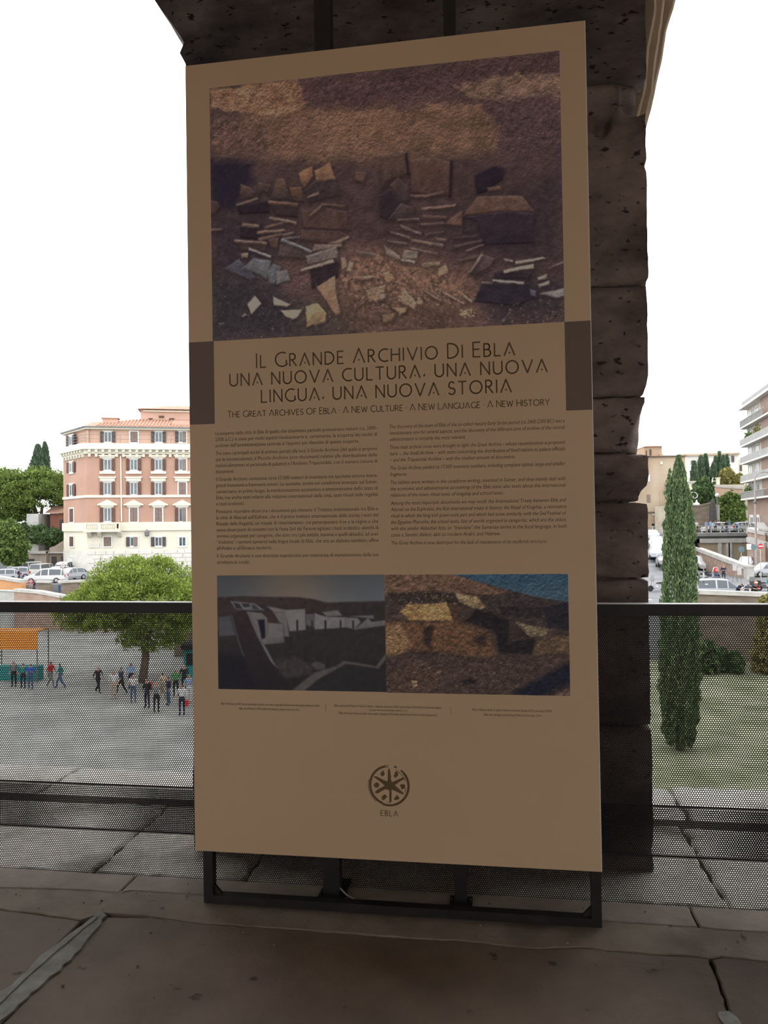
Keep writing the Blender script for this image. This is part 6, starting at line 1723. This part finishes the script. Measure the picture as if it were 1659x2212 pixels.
# right
car('suv', 'silver estate car with roof bars right behind the street wall', gp(1553, 60.6), math.radians(172), P_SILVER, rack=True).scale = (1, 1, .89)
car('suv', 'white car facing the camera right of the tall cypress', gp(1517, 94.5), math.radians(80), P_WHITE)
def sr_z(d): return STREET_Z + (ROAD_Z - STREET_Z) * (d - 62.5) / 49.5
def side_car(kind, label, px, d, pm):
    c_ = car(kind, label, gp(px, d), math.radians(75), pm, zb=sr_z(d) + .12)
    c_.rotation_euler = (0, math.radians(4.7), math.radians(75)); return c_
side_car('suv', 'silver car facing the camera on the side road left of the cypress', 1419, 83, P_SILVER)
side_car('hatch', 'grey car half hidden by the left side of the cypress', 1437, 77.5, P_GREY)
side_car('hatch', 'white car higher up the side road behind the silver one', 1416, 93, P_WHITE)
side_car('hatch', 'pale car highest up the side road below the bridge railing', 1408, 101, P_SILVER)
car('hatch', 'white car on the road in front of the flats at the right edge', gp(1640, 97.9), math.radians(82), P_WHITE, zb=ROAD_Z)
car('hatch', 'white car passing on the bridge behind the walkers, left one', gp(1548, 113.4), math.radians(0), P_WHITE, zb=ROAD_Z + .02)
car('hatch', 'pale car on the bridge behind the walkers, right one', gp(1612, 113.6), math.radians(180), P_SILVER, zb=ROAD_Z + .02)
car('hatch', 'pale car parked below the ramp at the right edge', gp(1652, 82), math.radians(10), P_SILVER)
car('hatch', 'white car standing behind the sign poles near the support wall', gp(1610, 95), math.radians(60), P_WHITE)

def scooter(label, pos, heading, pm, zb=STREET_Z, name='scooter', box=None):
    root = empty(name, (pos.x, pos.y, zb), heading, label, 'scooter', 'parked scooters')
    for sx in (-.62, .62):
        q = MB(); q.lathe([(.14, -.05), (.24, -.05), (.26, 0), (.24, .05), (.14, .05)], (sx, 0, .26), 12, 'y'); q.build('wheel', M_TYRE, root)
    q = MB(); q.prism([(-.55, .5), (-.45, .95), (-.36, .95), (-.38, .45), (.0, .32), (.15, .55), (.75, .62), (.8, .5), (.5, .3), (.3, .2), (-.3, .2)], 'y', -.17, .17); q.build('bodywork', pm, root)
    q = MB(); q.prism([(.02, .62), (.12, .72), (.5, .76), (.78, .72), (.75, .62)], 'y', -.14, .14); q.build('seat', M_TYRE, root)
    q = MB(); q.tube([(-.42, -.32, 1.0), (-.45, 0, .96), (-.42, .32, 1.0)], .025, 6); q.build('handlebar', M_GUTTER, root)
    q = MB(); q.prism([(-.52, .9), (-.4, 1.35), (-.37, 1.35), (-.48, .9)], 'y', -.2, .2); q.build('windscreen', mat('smoke_screen', (0.2, 0.2, 0.2), rough=.15), root)
    q = MB(); q.tube([(-.45, 0, .9), (-.62, 0, .26)], .04, 6); q.build('fork', M_GUTTER, root)
    if box:
        q = MB(); q.box(.55, .95, -.22, .22, .78, 1.12); q.build('top_case', box, root)
    return root
scooter('white scooter parked nearest the right side of the cypress', gp(1508, 76), math.radians(150), P_WHITE)
scooter('pale scooter between the cypress and the person in the red bib', gp(1527, 77), math.radians(160), P_SILVER)
scooter('dark scooter behind the person in the red bib', gp(1536, 79.5), math.radians(130), P_DARK)
scooter('pale scooter on the side road left of the cypress foot', gp(1416, 64.5), math.radians(20), P_SILVER, zb=sr_z(64.5) + .02)
scooter('dark scooter with a tall windscreen at the right edge', gp(1651, 66), math.radians(200), P_DARK)
sc = scooter('black touring scooter seen from behind with red and orange plates', gp(1626, 63.5), math.radians(-97), P_DARK, box=M_TYRE)
for (x0_, z0_, m_, w_, h_, nm) in ((.97, .45, plain('plate_red', (0.45, 0.03, 0.06)), .16, .3, 'red_plate'), (.97, .85, plain('plate_orange', (0.5, 0.16, 0.05)), .16, .28, 'orange_plate')):
    q = MB(); q.box(.955, x0_ + .01, (-.05 if nm == 'red_plate' else -.30), (.15 if nm == 'red_plate' else -.10), z0_, z0_ + h_); q.build(nm, m_, sc)

# ------------------------------------------------------------------ people: one skinned body each
SKIN = [plain('skin_a', (0.36, 0.21, 0.15), .6), plain('skin_b', (0.22, 0.12, 0.08), .6)]
HAIR = [plain('hair_dark', (0.025, 0.018, 0.014), .6), plain('hair_brown', (0.09, 0.05, 0.03), .6), plain('hair_grey', (0.25, 0.24, 0.23), .6)]
def cloth(n, c): return plain('cloth_' + n, c, .9)
CL = dict(white=cloth('white', (.5, .5, .5)), navy=cloth('navy', (.02, .025, .05)), red=cloth('red', (.45, .025, .03)), blue=cloth('blue', (.03, .08, .4)), sky=cloth('sky', (.2, .3, .45)), black=cloth('black', (.015, .015, .017)),
          grey=cloth('grey', (.16, .16, .17)), beige=cloth('beige', (.38, .31, .22)), teal=cloth('teal', (.03, .2, .19)), jeans=cloth('jeans', (.06, .09, .16)), orange=cloth('orange', (.45, .16, .03)), khaki=cloth('khaki', (.2, .17, .11)), pink=cloth('pink', (.45, .2, .2)), green=cloth('green', (.06, .2, .08)))
SHOE = plain('shoe_dark', (0.03, 0.025, 0.02))
def pose(kind):
    """skeleton points: (label group, xyz, radius); facing -y"""
    P = {'pelvis': (0, 0, .95, .145), 'spine': (0, 0, 1.12, .125), 'chest': (0, -.01, 1.32, .15), 'neck': (0, -.01, 1.47, .055), 'jaw': (0, -.03, 1.56, .085), 'crown': (0, -.015, 1.66, .085)}
    arms = {-1: [(-.19, 0, 1.40, .065), (-.25, .02, 1.14, .048), (-.25, -.06, .90, .036), (-.25, -.09, .80, .035)], 1: [(.19, 0, 1.40, .065), (.25, .02, 1.14, .048), (.25, -.06, .90, .036), (.25, -.09, .80, .035)]}
    legs = {-1: [(-.10, 0, .88, .105), (-.11, -.01, .50, .072), (-.11, .03, .10, .048), (-.12, -.12, .04, .042)], 1: [(.10, 0, .88, .105), (.11, -.01, .50, .072), (.11, .03, .10, .048), (.12, -.12, .04, .042)]}
    if kind == 'walk':
        legs[-1] = [(-.10, 0, .88, .105), (-.10, -.18, .52, .072), (-.10, -.26, .12, .048), (-.10, -.40, .06, .042)]
        legs[1] = [(.10, 0, .88, .105), (.10, .10, .50, .072), (.10, .34, .16, .048), (.10, .26, .05, .042)]
        arms[-1] = [(-.19, 0, 1.40, .065), (-.25, .12, 1.16, .048), (-.23, .10, .92, .036), (-.23, .08, .82, .035)]
        arms[1] = [(.19, 0, 1.40, .065), (.25, -.10, 1.16, .048), (.22, -.24, .95, .036), (.22, -.29, .87, .035)]
    if kind == 'phone':
        arms[1] = [(.19, 0, 1.40, .065), (.27, .0, 1.14, .048), (.12, -.26, 1.18, .036), (.06, -.32, 1.24, .035)]
        arms[-1] = [(-.19, 0, 1.40, .065), (-.27, .0, 1.14, .048), (-.12, -.26, 1.14, .036), (-.04, -.32, 1.18, .035)]
    if kind == 'lean':
        P = {'pelvis': (0, .25, .92, .145), 'spine': (0, .12, 1.02, .125), 'chest': (0, -.06, 1.12, .15), 'neck': (0, -.18, 1.20, .055), 'jaw': (0, -.26, 1.26, .085), 'crown': (0, -.25, 1.36, .085)}
        arms = {s_: [(s_ * .19, -.10, 1.16, .065), (s_ * .34, -.18, .97, .048), (s_ * .12, -.38, .95, .036), (s_ * .02, -.42, .95, .035)] for s_ in (-1, 1)}
        legs = {s_: [(s_ * .10, .25, .86, .105), (s_ * .12, .18, .48, .072), (s_ * .13, .24, .10, .048), (s_ * .14, .10, .04, .042)] for s_ in (-1, 1)}
    return P, arms, legs
BODIES = {}
def body_mesh(kind):
    if kind in BODIES: return BODIES[kind]
    P, arms, legs = pose(kind)
    co, rad, lab, ed = [], [], [], []
    def addp(p_, l): co.append(p_[:3]); rad.append(p_[3]); lab.append(l); return len(co) - 1
    ids = {}
    prev = None
    for k_ in ('pelvis', 'spine', 'chest', 'neck', 'jaw', 'crown'):
        ids[k_] = addp(P[k_], {'pelvis': 1, 'spine': 0, 'chest': 0, 'neck': 2, 'jaw': 2, 'crown': 3}[k_])
        if prev is not None: ed.append((prev, ids[k_]))
        prev = ids[k_]
    for s_ in (-1, 1):
        pr = ids['chest']
        for j, p_ in enumerate(arms[s_]):
            i = addp(p_, [0, 0, 2, 2][j]); ed.append((pr, i)); pr = i
        pr = ids['pelvis']
        for j, p_ in enumerate(legs[s_]):
            i = addp(p_, [1, 1, 1, 4][j]); ed.append((pr, i)); pr = i
    me = bpy.data.meshes.new('skeleton'); me.from_pydata(co, ed, []); me.update()
    o = bpy.data.objects.new('skeleton', me); COL.objects.link(o)
    md = o.modifiers.new('skin', 'SKIN'); md.use_smooth_shade = True
    sv = me.skin_vertices[0].data
    for i, r in enumerate(rad):
        sv[i].radius = (r * (1.25 if lab[i] == 0 and i == 2 else 1), r * .82)
        sv[i].use_root = (i == 0)
    sb = o.modifiers.new('sub', 'SUBSURF'); sb.levels = 1; sb.render_levels = 1
    dg = bpy.context.evaluated_depsgraph_get(); dg.update()
    em = bpy.data.meshes.new_from_object(o.evaluated_get(dg))
    em.name = 'body_' + kind
    bpy.data.objects.remove(o)
    C_arr = np.array(co); Lb_ = np.array(lab)
    segs = [(a, c) for a, c in ed]
    for pgn in em.polygons:
        ctr = np.array(pgn.center)
        best, bl = 1e9, 0
        for a, c in segs:
            ab = C_arr[c] - C_arr[a]; t = np.clip(np.dot(ctr - C_arr[a], ab) / (np.dot(ab, ab) + 1e-9), 0, 1)
            dd = np.linalg.norm(ctr - C_arr[a] - ab * t)
            if dd < best: best, bl = dd, Lb_[c] if t > .45 else Lb_[a]
        jw = C_arr[ids['jaw']]
        if bl in (2, 3) and ctr[2] > jw[2] - .05 and np.linalg.norm(ctr - jw) < .25:
            bl = 2 if (ctr[1] < jw[1] - .02 and ctr[2] < jw[2] + .09) else 3
        pgn.material_index = int(bl)
        pgn.use_smooth = True
    for _ in range(5): em.materials.append(None)
    BODIES[kind] = em
    return em
def person(label, pos, zb, kind, top, legs_, hair=0, skin=0, face=0.0, h=1.0, extra=None, group=None):
    me = body_mesh(kind)
    o = bpy.data.objects.new('person', me); COL.objects.link(o)
    o.location = (pos.x, pos.y, zb); o.rotation_euler = (0, 0, face); o.scale = (h, h, h)
    for sl_, m_ in zip(o.material_slots, (CL[top], CL[legs_], SKIN[skin], HAIR[hair], SHOE)):
        sl_.link = 'OBJECT'; sl_.material = m_
    tag(o, label, 'person', group)
    if extra == 'bag':
        q = MB(); q.box(-.15, .15, .10, .26, 1.02, 1.42); q.build('backpack', CL['red'], o)
    if extra == 'redbag':
        q = MB(); q.box(.22, .34, -.16, .10, .52, .82); q.build('shoulder_bag', CL['red'], o)
    if extra == 'bib':
        q = MB(); q.lathe([(.185, 1.0), (.215, 1.2), (.215, 1.36), (.12, 1.44)], (0, 0, 0), 12); q.build('bib', CL['red'], o)
        for zz in (1.14, 1.26):
            q = MB(); q.box(-.09, .09, .17, .225, zz, zz + .05); q.build('bib_stripe', CL['white'], o)
    if extra == 'cap':
        P_ = pose(kind)[0]['crown']; q = MB(); q.lathe([(.10, 0), (.10, .05), (.05, .10)], (P_[0], P_[1], P_[2] + .01), 10); q.build('cap', CL['white'], o)
    return o
R = math.radians
# on the right street
person('person in a red bib standing behind the silver estate car', gp(1544, 75), STREET_Z, 'stand', 'white', 'jeans', 1, 0, R(180), 1, 'bib')
person('person in a dark jacket and pale shirt beside the red bib', gp(1561, 75.3), STREET_Z, 'phone', 'navy', 'navy', 1, 0, 0)
person('person leaning on the street wall with arms folded, pale blue top', gp(1612, 57.8), STREET_Z, 'lean', 'sky', 'grey', 2, 0, R(-10))
person('dark-haired person leaning on the street wall beside the pale blue one', gp(1596, 57.85), STREET_Z, 'lean', 'navy', 'black', 0, 0, R(15))
person('person in black with a white cap leaning on the street wall', gp(1628, 57.6), STREET_Z, 'lean', 'black', 'black', 0, 0, R(0), 1, 'cap')
person('person in teal cut off by the right edge behind the street wall', gp(1659, 60.5), STREET_Z, 'stand', 'teal', 'black', 0, 0, R(30))
# on the bridge
for px, top, lg, kd, lab in [(1504.5, 'white', 'black', 'stand', 'person in white on the bridge just right of the cypress'), (1526, 'sky', 'beige', 'stand', 'person in sky blue on the bridge, left of the middle group'),
                             (1535, 'sky', 'jeans', 'walk', 'second person in sky blue on the bridge, slightly behind'), (1545, 'grey', 'black', 'stand', 'person in grey on the bridge in the middle of the group'),
                             (1560, 'beige', 'grey', 'walk', 'person in beige walking on the bridge left of the sign'), (1569, 'navy', 'jeans', 'stand', 'person in navy on the bridge beside the slim sign'),
                             (1590, 'blue', 'jeans', 'lean', 'person in bright blue bending over the bridge railing'), (1411, 'black', 'grey', 'stand', 'person in black on the bridge left of the cypress')]:
    person(lab, gp(px, 110.4), ROAD_Z + .02, kd, top, lg, 0, 0, R(random.Random(px).uniform(-60, 60)), 1.02, group='people on the bridge')
# on the left terrace
person('bare-armed person in pink by the left parapet', gp(65, 86.5), SZ - .9, 'stand', 'pink', 'beige', 1, 0, R(40))
person('person in navy and white by the left parapet', gp(73.5, 86.2), SZ - 1.0, 'walk', 'navy', 'jeans', 0, 0, R(-60))
person('person in dark clothes behind the orange wall', gp(40, 90.0), SZ, 'stand', 'navy', 'navy', 0, 0, R(90))
person('person in jeans between the two brown parapets', gp(128, 86.5), SZ - .9, 'phone', 'white', 'jeans', 1, 0, R(-30))
b = MB(); b.box(gx(58, 85.5), gx(134, 85.5), 84.7, 87.9, PLAZA_Z, SZ - .9); b.build('landing', M_TUFA, kind='structure')
# crowd in the plaza, seen through the perforated sheet
crowd = [(50, 1487, 'teal', 'navy', 'stand', 0, None, 'person in teal under the orange stall canopy'), (66, 1490, 'blue', 'jeans', 'phone', 0, None, 'person in bright blue beside the orange stall'),
         (30, 1484, 'grey', 'black', 'stand', 0, None, 'person in grey at the left end of the stall'), (110, 1486, 'red', 'grey', 'walk', 80, None, 'person in red walking right of the orange stall'),
         (130, 1488, 'teal', 'jeans', 'walk', -80, None, 'person in teal walking beside the person in red'), (212, 1498, 'black', 'black', 'walk', 60, None, 'person in black striding alone below the pine crown'),
         (246, 1510, 'white', 'beige', 'stand', 20, None, 'person in white and beige left of the pine trunk'), (262, 1502, 'navy', 'black', 'walk', -40, None, 'tall person in navy next to the white-and-beige one'),
         (288, 1518, 'white', 'jeans', 'phone', 10, None, 'person in white looking down, left of the pine trunk'), (283, 1488, 'sky', 'navy', 'stand', 0, None, 'person in pale blue behind the one looking down'),
         (318, 1530, 'black', 'navy', 'stand', -20, 'bag', 'person in black with a red backpack right of the trunk'), (338, 1540, 'grey', 'black', 'stand', 30, None, 'person in grey near the front of the crowd'),
         (352, 1512, 'beige', 'khaki', 'walk', 70, None, 'person in beige crossing behind the crowd'), (364, 1524, 'navy', 'jeans', 'stand', -50, None, 'person in navy and jeans in the thick of the crowd'),
         (380, 1506, 'green', 'black', 'stand', 0, None, 'person in green at the back right of the crowd'), (393, 1546, 'white', 'navy', 'stand', 0, 'redbag', 'person in white with a red shoulder bag at the crowd’s front'),
         (408, 1518, 'sky', 'white', 'phone', 30, None, 'person in pale blue at the right end of the crowd'), (398, 1494, 'black', 'black', 'stand', 10, None, 'person in black beside the teal kiosk')]
for i, (px, py, top, lg, kd, fa, ex, lab) in enumerate(crowd):
    p_ = on_z(px, py, PLAZA_Z)
    person(lab, p_, PLAZA_Z, kd, top, lg, i % 3, 1 if i % 5 == 4 else 0, R(fa), .98 + .015 * (i % 4), ex, 'people in the plaza')
# orange stall and teal kiosk in the plaza
p_ = on_z(40, 1474, PLAZA_Z)
st = empty('market_stall', p_, R(-6), 'market stall with an orange canopy below the left terrace', 'stall')
dq = p_.y
w0, w1 = gx(-30, dq) - p_.x, gx(86, dq) - p_.x
zt, zt2 = at(60, 1402, dq).z - PLAZA_Z, at(60, 1362, dq).z - PLAZA_Z
q = MB(); q.prism([(w0, -.2), (w1, -.2), (w1 - .2, 1.4), (w0, 1.4)], 'z', zt2 - .05, zt2); q.build('canopy_top', CL['orange'], st)
q = MB(); q.box(w0, w1, -.25, -.2, zt, zt2); q.build('canopy_front', plain('canopy_orange', (0.62, 0.22, 0.03)), st)
for xx in (w0 + .1, w1 - .1):
    for yy in (-.1, 1.3):
        q = MB(); q.tube([(xx, yy, 0), (xx, yy, zt2)], .04, 6); q.build('pole', M_GUTTER, st)
q = MB(); q.box(w0 + .3, w1 - .4, .5, 1.2, 0, .95); q.build('counter', CL['teal'], st)
p_ = on_z(412, 1470, PLAZA_Z)
ks = empty('kiosk', p_, 0, 'dark kiosk with a teal front half hidden by the panel', 'kiosk')
dq = p_.y
q = MB(); q.box(gx(394, dq) - p_.x, gx(470, dq) - p_.x, 0, 2, 0, at(410, 1402, dq).z - PLAZA_Z); q.build('body', CL['teal'], ks)
q = MB(); q.box(gx(392, dq) - p_.x, gx(472, dq) - p_.x, -.4, 2.2, at(410, 1402, dq).z - PLAZA_Z, at(410, 1392, dq).z - PLAZA_Z); q.build('roof', CL['black'], ks)
q = MB(); q.box(gx(400, dq) - p_.x, gx(465, dq) - p_.x, -.03, .02, 1.0, 1.8); q.build('hatch', CL['black'], ks)
